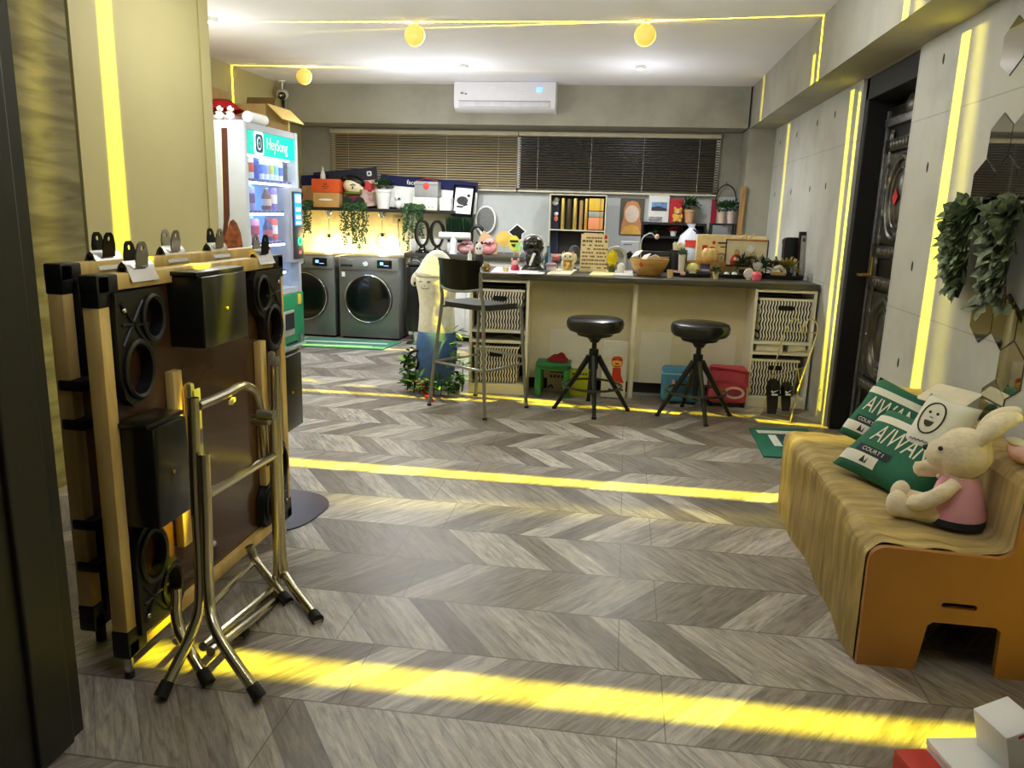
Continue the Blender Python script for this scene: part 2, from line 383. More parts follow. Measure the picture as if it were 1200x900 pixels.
# ------------------------------------------------------------------ back window behind two venetian blinds
yv = YW-.05
wx0, wx1, wz0, wz1 = at(388, 190, Y=yv).x, at(843, 190, Y=yv).x, 1.62, 2.25
wn = struct(MB().use(mat((44, 44, 42), .3)).box(((wx0+wx1)/2, YW-.004, (wz0+wz1)/2), (wx1-wx0, .012, wz1-wz0-.04)), 'window_1')
fw_ = MB().use(WHITE)
for z in (wz0+.02, wz1-.02): fw_.box(((wx0+wx1)/2, YW-.012, z), (wx1-wx0, .02, .04))
for x in (wx0+.02, (wx0+wx1)/2, wx1-.02): fw_.box((x, YW-.012, (wz0+wz1)/2), (.04, .02, wz1-wz0))
fw_.build('window_frame', wn)
def blind(name, label, x0, x1, tilt, cm, n=22):
    t = thing(name, label, 'window blind', ((x0+x1)/2, yv, wz0), 0, 'venetian blinds over the back window')
    zt = 2.262
    MB().use(mat((206, 196, 168), .5)).box(((x0+x1)/2, yv, zt-.02), (x1-x0, .05, .042), bev=.004).build('headrail', t)
    sl = MB().use(cm)
    for i in range(n):
        z = wz0+.04+(zt-.05-wz0-.04)*i/(n-1)
        sl.box(((x0+x1)/2, yv, z), (x1-x0-.012, .030, .0018), RX(math.radians(tilt)))
    sl.build('slats', t, smooth=0)
    MB().use(mat((214, 206, 184), .5)).box(((x0+x1)/2, yv, wz0+.008), (x1-x0-.006, .035, .02), bev=.005).build('bottom_rail', t)
    for k in (.1, .37, .63, .9):
        MB().use(mat((226, 220, 200), .6)).tube([(x0+(x1-x0)*k, yv-.018, wz0+.01), (x0+(x1-x0)*k, yv-.018, zt-.03)], .0016, 6).build('ladder_cord', t)
    return t
xm = at(607, 190, Y=yv).x
blind('venetian_blind', 'tan slatted venetian blind, the warmer half, over the shelf with the washing machines', wx0, xm-.004, 36, mat((176, 160, 128), .45, var=.05))
blind('venetian_blind', 'dark brown slatted venetian blind above the cluttered counter and wall pictures', xm+.004, wx1, 24, mat((104, 95, 82), .45, var=.05))

# ================================================================== LIGHTS
def lamp(kind, loc, energy, col, **kw):
    l = bpy.data.lights.new('light', kind); l.energy = energy; l.color = col
    for k, v in kw.items(): setattr(l, k, v)
    o = bpy.data.objects.new('light', l); COL.objects.link(o); o.location = loc
    return o
COOL = (.95, .98, 1)
def downlight(p, label):
    t = thing('ceiling_spotlight', label, 'ceiling light', p, 0, 'white spotlights on the ceiling')
    MB().use(WHITE).lathe([(.045, 0), (.045, -.03), (.037, -.03), (.034, -.012), (0, -.012)], p, 20).build('housing', t)
    MB().use(mat((255, 255, 255), .5, var=0, emit=30)).lathe([(0, -.024), (.034, -.026), (.034, -.0125), (0, -.0125)], p, 20).build('diffuser', t)
DL = [(at(247, 21, Z=ZC), 'white ceiling spotlight half cut by the yellow lit panel edge'), (at(543, 76, Z=ZC), 'white ceiling spotlight just in front of the air conditioner'), (at(751, 77, Z=ZC), 'white ceiling spotlight behind the yellow globe lamp, near the right beam')]
for p, l in DL: downlight(p, l)
SP = 60
for p in [q for q, l in DL]+[Vector((-2.2, 7.4, ZC))]:
    o = lamp('SPOT', (p.x, p.y, ZC-.045), SP, COOL, spot_size=math.radians(150), spot_blend=.6, shadow_soft_size=.05)
    lamp('POINT', (p.x, p.y, ZC-.50), 6.5, COOL, shadow_soft_size=.06)  # added point light floating without a fixture, to brighten the ceiling
for x, y in ((-1.0, 4.3), (.45, 4.3), (-.9, 1.6), (.7, 1.4), (-2.0, 4.3)):       # unseen lights added above the view, to brighten the near room and ceiling
    lamp('POINT', (x, y, ZC-.30), 9.5, COOL, shadow_soft_size=.10)
def fan(loc, n, energy, width, col=(1, .86, .012), soft=.5):
    """a slit lamp: throws a thin sheet of yellow light all round, in the plane with normal n"""
    o = lamp('POINT', loc, energy, (1, 1, 1), shadow_soft_size=.004)
    l = o.data; l.use_nodes = True; t = l.node_tree; e = t.nodes['Emission']
    g = t.nodes.new('ShaderNodeNewGeometry'); dt = t.nodes.new('ShaderNodeVectorMath'); dt.operation = 'DOT_PRODUCT'
    n = Vector(n).normalized(); dt.inputs[1].default_value = n; t.links.new(g.outputs['Incoming'], dt.inputs[0])
    a = t.nodes.new('ShaderNodeMath'); a.operation = 'ABSOLUTE'; t.links.new(dt.outputs['Value'], a.inputs[0])
    mr = t.nodes.new('ShaderNodeMapRange'); mr.interpolation_type = 'SMOOTHSTEP'
    mr.inputs[1].default_value = width*.55; mr.inputs[2].default_value = width*1.25; mr.inputs[3].default_value = 1; mr.inputs[4].default_value = 0
    mr.inputs[1].default_value = width*soft; t.links.new(a.outputs[0], mr.inputs[0]); t.links.new(mr.outputs[0], e.inputs['Strength'])
    e.inputs['Color'].default_value = (*col, 1)
    return o
def globe(p, label, n, energy, width, r=.072):
    c = Vector((p.x, p.y, ZC-.09))
    t = thing('slit_lamp', label, 'ceiling lamp', (p.x, p.y, ZC), 0, 'yellow glowing globe lamps on the ceiling')
    MB().use(WHITE).lathe([(.028, 0), (.028, -.008), (.008, -.010), (.008, -.022)], (p.x, p.y, ZC), 16).build('stem', t)
    q = Vector(n).normalized().to_track_quat('Z', 'Y').to_matrix().to_4x4()
    sh = MB().use(mat((240, 222, 150), .4, var=.02, emit=.32, ec=(255, 214, 40)))
    for s_ in (1, -1):
        sh.lathe([(r*math.cos(a), s_*r*math.sin(a)) for a in [math.asin(.1)+(PI/2-math.asin(.1))*i/10 for i in range(11)]], c, 24, q)
    sh.build('shade', t)
    MB().use(mat((255, 246, 190), .5, var=0, emit=9, ec=(255, 236, 120))).torus(c+Vector((0,.006,0)), r*.93, .0022, q, 40, 6).torus(c-Vector((0,.006,0)), r*.93, .0022, q, 40, 6).build('light_slit', t)
    fan(c, n, energy, width)
globe(at(486, 25.5, Z=ZC), 'glowing yellow globe lamp over the bar chair, on the long yellow line', (-.012, 1, -.042), 900, .016)
globe(at(757, 24.5, Z=ZC), 'glowing yellow globe lamp nearest the right wall beam', (.115, 1, -.030), 900, .016)
globe(at(356, 78, Z=ZC), 'glowing yellow globe lamp above the vending machine and camera', (-.085, 1, 0), 800, .015)
fan((-.35, 3.91, ZC-.09), (-.004, 1, 0), 1150, .025)
fan((-.35, 3.63, ZC-.09), (-.0875, 1, -.05), 125, .046, (1, .88, .10), soft=.0)
fan((.1, 2.89, ZC-.09), (-.015, 1, -.325), 1750, .024, soft=.1)
wd = bpy.data.worlds.new('world'); sc.world = wd; wd.use_nodes = True
wd.node_tree.nodes['Background'].inputs[0].default_value = (.8, .8, .8, 1); wd.node_tree.nodes['Background'].inputs[1].default_value = .2
sc.view_settings.view_transform = 'Standard'; sc.view_settings.look = 'None'; sc.view_settings.gamma = 1; sc.view_settings.use_curve_mapping = False
sc.view_settings.exposure = .6
sc.cycles.max_bounces = 8; sc.cycles.diffuse_bounces = 5; sc.cycles.caustics_reflective = False; sc.cycles.caustics_refractive = False
sc.cycles.sample_clamp_indirect = 6

# ------------------------------------------------------------------ air conditioner
ax0, ax1 = at(532, 112, Y=8.18).x, at(651, 112, Y=8.18).x; az0 = at(590, 130.5, Y=8.2).z; az1 = ZC-.004; ay0, ay1 = 8.175, YB-.002
t = thing('air_conditioner', 'white wall air conditioner with blue digits under the ceiling', 'air conditioner', ((ax0+ax1)/2, (ay0+ay1)/2, az0))
ACW = mat((226, 224, 230), .35, var=.02); aw = ax1-ax0; ac = (ax0+ax1)/2
prof = [(ay1, az0), (ay0+.075, az0), (ay0+.02, az0+.03), (ay0+.004, az0+.075), (ay0, az0+.12), (ay0+.01, az1), (ay1, az1)]
MB().use(ACW).prism(prof, aw, Matrix(((0, 0, 1, ax0), (1, 0, 0, 0), (0, 1, 0, 0), (0, 0, 0, 1)))).build('casing', t)
MB().use(mat((216, 214, 220), .4)).box((ac, ay0+.006, az0+.065), (aw*.90, .02, .055), RX(-.22), bev=.006).use(mat((120, 118, 124), .5)).box((ac, ay0-.0005, az0+.096), (aw*.91, .006, .005)).build('louver_flap', t)
MB().use(mat((90, 190, 255), .4, var=0, emit=4, ec=(60, 170, 255))).text('18', .055, FRONT((ax1-.17, ay0+.000, az0+.205)), .002).build('digits', t)
MB().use(mat((120, 116, 120), .5)).box((ax0+.085, ay0-.001, az0+.17), (.03, .004, .016)).box((ax0+.125, ay0-.001, az0+.163), (.025, .004, .012)).build('maker_mark', t)
MB().use(WHITE).box((ac+.18, ay0-.001, az0+.21), (.09, .004, .012)).box((ac-.12, ay0-.001, az0+.225), (.06, .004, .008)).build('badge', t)
# ================================================================== LEFT FOREGROUND: folded game tables
YW_ = wood((226, 196, 122), (200, 164, 92), 3, (6, 6, 1)); PANEL = mat((74, 48, 28), .22, var=.15, scale=4, coat=.25)
PANEL2 = mat((150, 104, 56), .4, var=.12, scale=4); TUBE = mat((196, 188, 160), .22, 1, var=.04); RUB = mat((16, 16, 16), .7)
def cup_holder(t, x, y, z, dy, dz):
    """black two-ring plastic corner bracket; dy/dz = directions into the table"""
    M = Matrix(((0, 0, 1, x), (dy, 0, 0, y), (0, dz, 0, z), (0, 0, 0, 1)))
    out = [(0, 0), (.21, 0), (.235, .03), (.23, .12), (.20, .16), (.165, .18), (.15, .26), (.11, .32), (.05, .33), (.015, .30), (0, .22)]
    mb = MB().use(BLACK).prism(out, .03, M, [circ(.045, 16, (.165, .085), 1, 1.25), circ(.058, 18, (.082, .225), 1, 1.3)])
    for c, r in (((.165, .085), .05), ((.082, .225), .064)):
        pts = [M @ Vector((c[0]+r*math.cos(a*PI/12), c[1]+r*1.27*math.sin(a*PI/12), .034)) for a in range(24)]
        mb.tube(pts, .009, 6, closed=True)
    for a, b in (((.02, .03), (.12, .15)), ((.12, .03), (.02, .15)), ((.02, .09), (.14, .10))):
        mb.tube([M @ Vector((*a, .032)), M @ Vector((*b, .032))], .005, 6)
    h = mb.build('cup_holder', t)
    MB().use(STEEL).ell(M @ Vector((.03, .05, .034)), .008, n=8, m=6).ell(M @ Vector((.03, .27, .034)), .008, n=8, m=6).build('screw', h)
def drawer(t, x, y0, y1, z0, z1, d=.12):
    mb = MB().use(mat((18, 19, 14), .3, var=0, coat=.2)).box((x+d/2, (y0+y1)/2, (z0+z1)/2), (d, y1-y0, z1-z0), bev=.006)
    mb.box((x+d/2, (y0+y1)/2, z1+.008), (d*.8, y1-y0+.02, .014), bev=.003)
    o = mb.build('drawer', t)
    MB().use(GOLD).ell((x+d+.002, (y0+y1)/2, (z0+z1)/2), (.004, .006, .006), n=8, m=6).build('knob', o)
def game_table(name, label, X, y0, y1, z0, z1, panel, draws, bats):
    t = thing(name, label, 'folding table', (X, (y0+y1)/2, 0), 0, 'folded game tables stood on edge')
    th = .05; fwd = .045
    MB().use(panel).box((X-.03, (y0+y1)/2, (z0+z1)/2), (.03, y1-y0-.05, z1-z0-.05)).build('tabletop', t, label='brown underside panel')
    for (c, d) in (((X-.02, y0+fwd/2, (z0+z1)/2), (th, fwd, z1-z0-.16)), ((X-.02, y1-fwd/2, (z0+z1)/2), (th, fwd, z1-z0-.16)), ((X-.02, (y0+y1)/2, z1-fwd/2), (th, y1-y0-.16, fwd)), ((X-.02, (y0+y1)/2, z0+fwd/2), (th, y1-y0-.16, fwd))):
        MB().use(YW_).box(c, d, bev=.004).build('frame_rail', t)
    for y in (y0, y1):
        for z in (z0, z1):
            sy, sz = (1 if y == y0 else -1), (1 if z == z0 else -1)
            MB().use(BLACK).box((X-.02, y+sy*.042, z+sz*.024), (th+.006, .09, .052), bev=.006).box((X-.02, y+sy*.024, z+sz*.042), (th+.006, .052, .09), bev=.006).build('corner_cap', t)
            cup_holder(t, X-.012, y+sy*.05, z+sz*.05, sy, sz)
    for d in draws: drawer(t, X-.015, *d)
    for (y, za, zb) in bats: 
        b = MB().use(YW_).box((X+.0, y, (za+zb)/2), (.03, .05, zb-za), bev=.004).build('batten', t)
        MB().use(GREYM).box((X+.03, y+.035, (za+zb)/2+.02), (.03, .028, (zb-za)*.78), bev=.012).box((X+.045, y+.05, (za+zb)/2+.02), (.006, .04, (zb-za)*.7), bev=.002).build('hinge_plate', b)
    return t
TA = game_table('folding_table', 'nearer brown backed folding table with steel tube legs folded against it', -1.39, 1.885, 3.03, .07, 1.20, PANEL,
                [(2.235, 2.52, .95, 1.175), (1.93, 2.10, .47, .77)], [(2.215, .29, .88), (2.81, .29, .88)])
game_table('folding_table', 'farther folding table standing behind, its pale wood edge beside the dark jamb', -1.60, 2.02, 3.36, .06, 1.215, PANEL2,
           [(3.12, 3.34, .40, .745, .165)], [])
for z in (.86, .74, .42, .28):
    y = 2.03; MB().use(BLACK).box((-1.60, y+.05, z), (.075, .13, .035), bev=.008).build('strap', bpy.data.objects['folding_table.001'])
MB().use(STEEL).cyl((-1.40, 1.90, .075), (-1.40, 1.90, .02), .012).use(RUB).cyl((-1.40, 1.90, .02), (-1.40, 1.90, .0), .014).build('foot_pin', TA)
MB().use(STEEL).cyl((-1.40, 2.98, .075), (-1.40, 2.98, .0), .012).build('foot_pin', TA)
for y in (2.07, 3.3): MB().use(RUB).cyl((-1.615, y, .06), (-1.615, y, 0), .016).build('foot_pin', bpy.data.objects['folding_table.001'])
# steel tube legs of the nearer table
def leg(pts, r=.0165, foot=True):
    l = MB().use(TUBE).tube(bez(pts, 6), r, 12).build('leg', TA)
    if foot:
        p, q = Vector(pts[-1]), Vector(pts[-2]); d = (q-p).normalized()
        MB().use(RUB).cyl(p+d*.0, p+d*.045, .021, .019, 12).build('rubber_foot', l)
def A_(x, y, X): return at(x, y, X=X)
f1, f2, f3, f4, f5 = (at(*q, Z=.012) for q in ((305, 818), (373, 727), (188, 817), (338, 706), (245, 801)))
leg([A_(226, 466, -1.20), A_(230, 580, -1.20), A_(235, 690, -1.20), A_(226, 738, -1.215), f3])
leg([A_(239, 532, -1.165), A_(242, 610, -1.165), A_(245, 700, -1.165), A_(256, 745, -1.11), f1])
leg([A_(322, 428, -1.20), A_(326, 540, -1.20), A_(331, 655, -1.20), A_(340, 683, -1.15), f2])
leg([A_(319, 486, -1.20), A_(322, 560, -1.20), A_(325, 660, -1.20), A_(318, 705, -1.22), (at(280, 746, Z=.012))])
leg([A_(206, 690, -1.30), A_(210, 738, -1.28), f5]); leg([A_(292, 640, -1.33), A_(302, 660, -1.30), f4])
def rail(pts, r=.0145): MB().use(TUBE).tube(pts, r, 10).build('cross_rail', TA)
rail(bez([A_(232, 476, -1.20), A_(262, 463, -1.21), A_(286, 452, -1.22), A_(300, 462, -1.225), A_(306, 490, -1.23), A_(311, 545, -1.235)], 6))
rail([A_(243, 579, -1.165), A_(320, 534, -1.20)]); rail([A_(238, 758, -1.17), A_(320, 690, -1.20)]); rail([A_(247, 764, -1.14), A_(332, 697, -1.18)])
rail([A_(206, 752, -1.30), A_(300, 656, -1.32)], .012)
MB().use(mat((240, 226, 130), .5)).box(A_(272, 470, -1.20), (.012, .05, .012), RZ(.3)).build('tie_strap', TA)
for p in (A_(312, 486, -1.19), A_(306, 492, -1.22)): MB().use(GREYM).cyl(p+Vector((-.03, 0, 0)), p+Vector((.03, 0, 0)), .018).build('hinge_joint', TA)
# bulldog clips on the top edges
def clip(x, y, z, label, m1, m2):
    t = thing('bulldog_clip', label, 'clip', (x, y, z), 0, 'large bulldog clips on the table edges')
    MB().use(STEEL).prism([(-.026, -.03), (-.030, -.034), (-.012, .012), (0, .024), (.012, .012), (.030, -.034), (.026, -.03), (.006, .006), (-.006, .006)], .13, FR((x, y+.065, z), (1, 0, 0), (0, 0, 1))).build('jaw', t)
    for s_, m in ((-1, m1), (1, m2)):
        poly = [(-.028, 0), (-.030, .035), (-.020, .066), (-.01, .075), (.01, .075), (.020, .066), (.030, .035), (.028, 0)]
        M = FR((x+s_*.016, y, z+.004), (0, 1, 0), (s_*.07, 0, 1))
        MB().use(m).prism(poly, .004, M, [circ(.008, 10, (0, .056))]).build('handle', t)
BK = mat((30, 28, 24), .25, .7); clip(-1.405, 2.09, 1.207, 'nearest bulldog clip with one black and one bright handle on the front table', BK, CHROME)
clip(-1.405, 2.88, 1.207, 'bulldog clip at the far end of the front table by the vending machine', STEEL, BK)
clip(-1.62, 2.25, 1.222, 'pair of dark clip handles above the rear table beside the grey wall strip', BK, BK)
clip(-1.62, 2.62, 1.222, 'clip on the rear table in the middle of the bright yellow reflection', STEEL, STEEL)
clip(-1.62, 2.93, 1.222, 'rear clip directly left of the vending machine side picture', BK, STEEL)
mt = tag(MB().use(mat((70, 56, 76), .28, var=.05)).prism(rrect(.62, .52, .2, 8), .006, Matrix.Translation((-1.64, 3.23, 0)) @ Matrix.Rotation(-.12, 4, 'Z')).build('floor_mat'), 'glossy purple grey floor mat with rounded corner behind the folded tables', 'mat')

# ================================================================== VENDING MACHINE
VX, vy0, vy1, vz = -3.14, 6.215, 7.30, 2.065
V = thing('vending_machine', 'white and green drinks vending machine with lit blue window', 'vending machine', (-3.45, (vy0+vy1)/2, 0))
VW = mat((176, 180, 184), .35, var=.03); VG = mat((38, 132, 88), .4, var=.05)
wy0, wy1, wz0_, wz1_ = vy0+.07, vy1-.06, .62, 2.0
b = MB().use(VW).box((-3.72, (vy0+vy1)/2, vz/2+.02), (.04, vy1-vy0, vz-.04)).box((-3.44, vy0+.035, vz/2+.02), (.60, .07, vz-.04), bev=.01).box((-3.44, vy1-.03, vz/2+.02), (.60, .06, vz-.04), bev=.01)
b.box((-3.44, (vy0+vy1)/2, vz-.032), (.58, vy1-vy0-.02, .056)).box((-3.44, (vy0+vy1)/2, .60), (.58, vy1-vy0, .05)).box((-3.44, (vy0+vy1)/2, .03), (.56, vy1-vy0-.02, .06))
b.build('cabinet', V)
lo = MB().use(VG).box((-3.43, (vy0+vy1)/2, .32), (.60, vy1-vy0+.004, .50), bev=.008).use(VW).box((-3.125, (vy0+vy1)/2, .062), (.02, vy1-vy0, .02)).build('lower_panel', V, label='green lower front panel')
MB().use(mat((150, 150, 140), .5)).box((VX+.015, 6.93, .30), (.02, .24, .24), bev=.006).use(DARK).box((VX+.027, 6.93, .32), (.01, .19, .15)).build('pickup_flap', lo)
MB().use(mat((226, 188, 60), .4)).box((VX+.012, 7.20, .505), (.016, .07, .10), bev=.006).build('coin_return', lo)
MB().use(GREYM).box((VX+.012, 7.21, .12), (.012, .07, .09)).use(DARK).box((VX+.012, 7.0, .10), (.012, .24, .02)).build('vent_slot', lo)
lb = mat((150, 205, 255), .6, var=0, emit=1.7, ec=(120, 190, 255))
MB().use(lb).box((-3.60, (wy0+wy1)/2, (wz0_+wz1_)/2), (.01, wy1-wy0, wz1_-wz0_)).build('lit_backboard', V, label='glowing pale blue backboard')
hd = MB().use(mat((0, 170, 150), .5, var=0, emit=.5, ec=(0, 200, 170))).box((VX-.02, (wy0+wy1)/2, 1.905), (.02, wy1-wy0, .19)).build('header_sign', V, label='turquoise lit brand header')
FV = lambda y, z, dx=.0: FR((VX+dx, y, z), (0, 1, 0), (0, 0, 1))
MB().use(WHITE).text('HeySong', .14, FR((VX-.004, 6.86, 1.91), (0, 1, -.02), (0, .25, 1)), .002, sx=.85).build('lettering', hd)
em = MB().use(mat((240, 250, 250), .5, emit=.5)).prism(rrect(.17, .19, .03), .006, FV(6.50, 1.905, -.008)).use(mat((24, 82, 96), .5)).prism(rrect(.13, .15, .03), .006, FV(6.50, 1.905, -.004), [circ(.045, 20, (0, 0), 1, 1.25)]).prism(circ(.030, 20, (0, 0), .8, 1.4), .009, FV(6.50, 1.905, -.004), [circ(.017, 16, (0, 0), .7, 1.4)])
em.build('emblem', hd)
for z, yy in ((1.60, wy1), (1.335, 7.05), (1.06, 7.05), (.80, 7.05)):
    sh = MB().use(mat((120, 132, 180), .5, emit=.15)).box((-3.38, (wy0+yy)/2, z), (.40, yy-wy0-.01, .025))
    sh.use(mat((226, 246, 255), .5, var=0, emit=5)).box((-3.19, (wy0+yy)/2, z-.022), (.02, yy-wy0-.05, .018))
    sh.build('shelf', V)
    tg = MB().use(mat((60, 70, 130), .5))
    n = int((yy-wy0)/.09)
    for k in range(n): tg.box((-3.172, wy0+.06+k*.09, z), (.006, .055, .022))
    tg.build('price_tags', V)
MB().use(mat((226, 246, 255), .5, var=0, emit=5)).box((-3.20, (wy0+wy1)/2, 1.80), (.02, wy1-wy0-.06, .015)).build('light_strip', V)
gl = mat((230, 240, 255), .05, var=0, alpha=.06, spec=.5)
MB().use(gl).box((VX-.008, (wy0+7.06)/2, (wz0_+1.80)/2), (.004, 7.06-wy0, 1.80-wz0_)).box((VX-.008, (7.06+wy1)/2, 1.67), (.004, wy1-7.06, .27)).build('glass_pane', V)
cp = MB().use(mat((150, 152, 156), .4)).box((VX-.12, 7.21, 1.21), (.26, .27, .70), bev=.01).use(mat((52, 54, 60), .35)).box((VX+.014, 7.21, 1.21), (.012, .22, .63), bev=.006).build('control_panel', V, label='dark grey control panel')
MB().use(mat((40, 120, 255), .4, var=0, emit=1.6, ec=(30, 110, 255))).box((VX+.022, 7.21, 1.36), (.004, .15, .30)).use(mat((150, 240, 255), .4, var=0, emit=3)).box((VX+.025, 7.21, 1.46), (.003, .12, .07)).box((VX+.025, 7.21, 1.36), (.003, .10, .035)).box((VX+.025, 7.21, 1.29), (.003, .10, .035)).box((VX+.025, 7.21, 1.235), (.003, .10, .025)).build('screen', cp)
MB().use(mat((60, 255, 140), .4, var=0, emit=2)).torus((VX+.024, 7.23, 1.06), .035, .006, FV(7.2, 1.06).to_3x3().to_4x4()).build('card_reader', cp)
MB().use(mat((240, 90, 80), .4, var=0, emit=.6)).box((VX+.023, 7.23, .955), (.004, .05, .03)).build('payment_logo', cp)
# printed side: cream stripe, brown swoosh, ice cream picture below
sd = MB().use(mat((236, 226, 190), .5)).prism([(-3.36, .2), (-3.30, .2), (-3.30, 2.0), (-3.345, 2.0), (-3.345, 1.3)], .003, FRONT((0, vy0+.001, 0)))
sd.use(mat((74, 34, 20), .5)).prism([(-3.40, .9), (-3.345, 1.25), (-3.325, 2.0), (-3.275, 2.0), (-3.290, 1.3), (-3.38, .9)], .005, FRONT((0, vy0+.001, 0)))
sd.use(mat((120, 62, 34), .6, var=.6, scale=26)).prism([(-3.40, .2), (-3.19, .2), (-3.185, 1.05), (-3.20, 1.16), (-3.23, 1.24), (-3.26, 1.27), (-3.29, 1.25), (-3.32, 1.18), (-3.36, 1.08), (-3.40, .9)], .007, FRONT((0, vy0+.001, 0)))
sd.build('side_artwork', V, label='printed brown swoosh and ice cream picture')
# drinks on the shelves
def bottle(p, h, r, body, cap, label, kind=0, grp='drinks in the vending machine'):
    t = thing('drink_bottle', label, 'bottle', p, 0, grp)
    if kind == 0:
        MB().use(body).lathe([(r*.9, 0), (r, .01), (r, h*.62), (r*.45, h*.86), (r*.42, h*.93)], p, 12).build('body', t); MB().use(cap).lathe([(r*.5, h*.92), (r*.5, h)], p, 10).build('cap', t)
        MB().use(cap).lathe([(r*1.03, h*.2), (r*1.03, h*.5)], p, 12).build('wrapper', t)
    else:
        MB().use(body).lathe([(r*.85, 0), (r, h*.06), (r, h*.93), (r*.82, h)], p, 12).build('body', t); MB().use(cap).lathe([(r*1.02, h*.3), (r*1.02, h*.7)], p, 12).build('wrapper', t)
dr = [((30, 60, 150), (20, 30, 70), .25, 'dark blue bottle', 'at the left end'), ((240, 230, 60), (200, 190, 40), .20, 'yellow bottle', 'beside the dark one'), ((210, 225, 240), (200, 60, 70), .27, 'clear bottle with red wrapper', ''),
      ((30, 80, 200), (20, 60, 170), .29, 'tall bright blue bottle', ''), ((230, 240, 250), (60, 120, 220), .26, 'white bottle with blue wrapper', ''), ((220, 236, 250), (150, 150, 220), .26, 'pale lilac wrapped bottle', ''),
      ((214, 236, 240), (190, 200, 90), .27, 'clear bottle with olive wrapper', ''), ((228, 238, 250), (120, 190, 220), .27, 'clear bottle with sky blue wrapper', ''), ((226, 226, 230), (90, 110, 190), .25, 'pale bottle with indigo wrapper', ''), ((40, 42, 60), (30, 30, 40), .22, 'black can', '')]
for i, (c1, c2, h, d, e) in enumerate(dr):
    bottle((-3.26, wy0+.06+i*.098, 1.6135), h, .036, mat(c1, .25, var=.05), mat(c2, .4), d+' on the top shelf of the vending machine', 1 if 'can' in d else 0)
for i, (c1, c2, y, z, d) in enumerate([((200, 60, 80), (240, 200, 190), 6.36, 1.3485, 'red can on the left of the middle shelf'), ((150, 160, 220), (90, 60, 140), 6.52, 1.3485, 'lilac bottle with purple wrapper on the middle shelf'), ((110, 70, 60), (200, 180, 170), 6.84, 1.3485, 'brown bottle at the right of the middle shelf'), ((140, 120, 200), (240, 230, 250), 6.96, 1.3485, 'violet can at the right end of the middle shelf'),
      ((220, 130, 90), (90, 130, 220), 6.37, 1.0735, 'orange bottle on the lower lit shelf'), ((230, 160, 190), (190, 60, 100), 6.58, 1.0735, 'pink bottle on the lower lit shelf'), ((60, 60, 110), (200, 80, 90), 6.84, 1.0735, 'navy can with red wrapper on the lower shelf'), ((230, 90, 80), (240, 240, 240), 6.95, 1.0735, 'red and white can on the lower shelf')]):
    bottle((-3.26, y, z), .20, .045, mat(c1, .3), mat(c2, .4), d+' of the vending machine', i % 2)
tag(MB().use(mat((176, 70, 90), .5, var=.4, scale=20)).box((-3.30, 6.72, .8135+.10), (.03, .46, .20)).use(WHITE).box((-3.283, 6.85, .8135+.10), (.004, .03, .20), RX(.3)).build('picture_card'), 'dark pink picture card at the bottom of the vending machine window', 'card')
# things lying on top of the machine
zt = vz+.001
def sheet(name, label, cat, fn, m, nu=12, nv=12, th=.004, group=None):
    mb = MB().use(m); mb.grid(fn, nu, nv); bmesh.ops.solidify(mb.bm, geom=mb.bm.faces[:], thickness=th)
    return tag(mb.build(name, smooth=60), label, cat, group)
CARD = mat((178, 150, 96), .8); CARDD = mat((120, 98, 62), .8)
cb = thing('cardboard_box', 'open cardboard box with raised flaps on top of the vending machine', 'box', (-3.42, 7.02, zt))
bx = MB().use(CARD)
for (c, d) in (((-3.42, 7.02, zt+.006), (.44, .5, .012)), ((-3.42, 6.775, zt+.10), (.44, .008, .19)), ((-3.42, 7.265, zt+.10), (.44, .008, .19)), ((-3.635, 7.02, zt+.10), (.008, .48, .19)), ((-3.205, 7.02, zt+.10), (.008, .48, .19))): bx.box(c, d)
bx.build('carton', cb)
MB().use(CARDD).box((-3.50, 7.30, zt+.25), (.28, .008, .15), RX(-.35)).build('flap', cb); MB().use(mat((226, 196, 120), .8)).box((-3.12, 7.02, zt+.135), (.18, .47, .008), RY(.75)).build('flap', cb)
rb = MB().use(RED); rb.grid(lambda u, v: Vector((-3.60+.34*u, 6.30+.34*v, zt+.10+.10*math.sin(PI*min(1, u*1.05))*math.sin(PI*min(1, v*1.02))+.012*math.sin(9*u+3)*math.sin(11*v))), 16, 16)
bmesh.ops.solidify(rb.bm, geom=rb.bm.faces[:], thickness=.07); tag(rb.build('red_bag', smooth=60), 'crumpled red cloth bag lying on the vending machine', 'bag')
tag(MB().use(WHITE).tube([(-3.20, 6.42, zt+.048), (-3.20, 6.73, zt+.048)], .046, 16).build('paper_roll'), 'thick white paper roll lying along the vending machine top edge', 'paper roll')
tag(MB().use(mat((232, 190, 200), .7)).box((-3.40, 6.50, zt+.03), (.2, .40, .06), bev=.02).build('pink_packet'), 'pale pink packet squeezed between red bag and white roll', 'packet')
tag(MB().use(mat((120, 140, 116), .6)).box((-3.24, 7.16, zt+.0+.013+.05), (.06, .16, .08)).build('tin_box'), 'small grey green box at the front of the machine top', 'box') if False else None
for i, (x, y, lab) in enumerate([(-3.36, 6.245, 'white cow figurine nearest the wall on the vending machine'), (-3.27, 6.25, 'white cow figurine standing at the vending machine corner')]):
    t = thing('cow_figurine', lab, 'figurine', (x, y, zt), 0, 'cow figurines on the vending machine')
    MB().use(WHITE).ell((x, y, zt+.035), (.045, .028, .034)).ell((x+.02, y-.012, zt+.085), (.028, .024, .024)).build('body', t)
    MB().use(BLACK).ell((x+.04, y-.02, zt+.10), (.010, .008, .012), n=8, m=6).ell((x, y-.015, zt+.103), (.010, .008, .012), n=8, m=6).ell((x-.02, y-.02, zt+.045), (.016, .012, .012), n=8, m=6).build('patches', t)
    MB().use(mat((240, 180, 170), .6)).ell((x+.022, y-.033, zt+.078), (.014, .008, .010), n=8, m=6).build('muzzle', t)
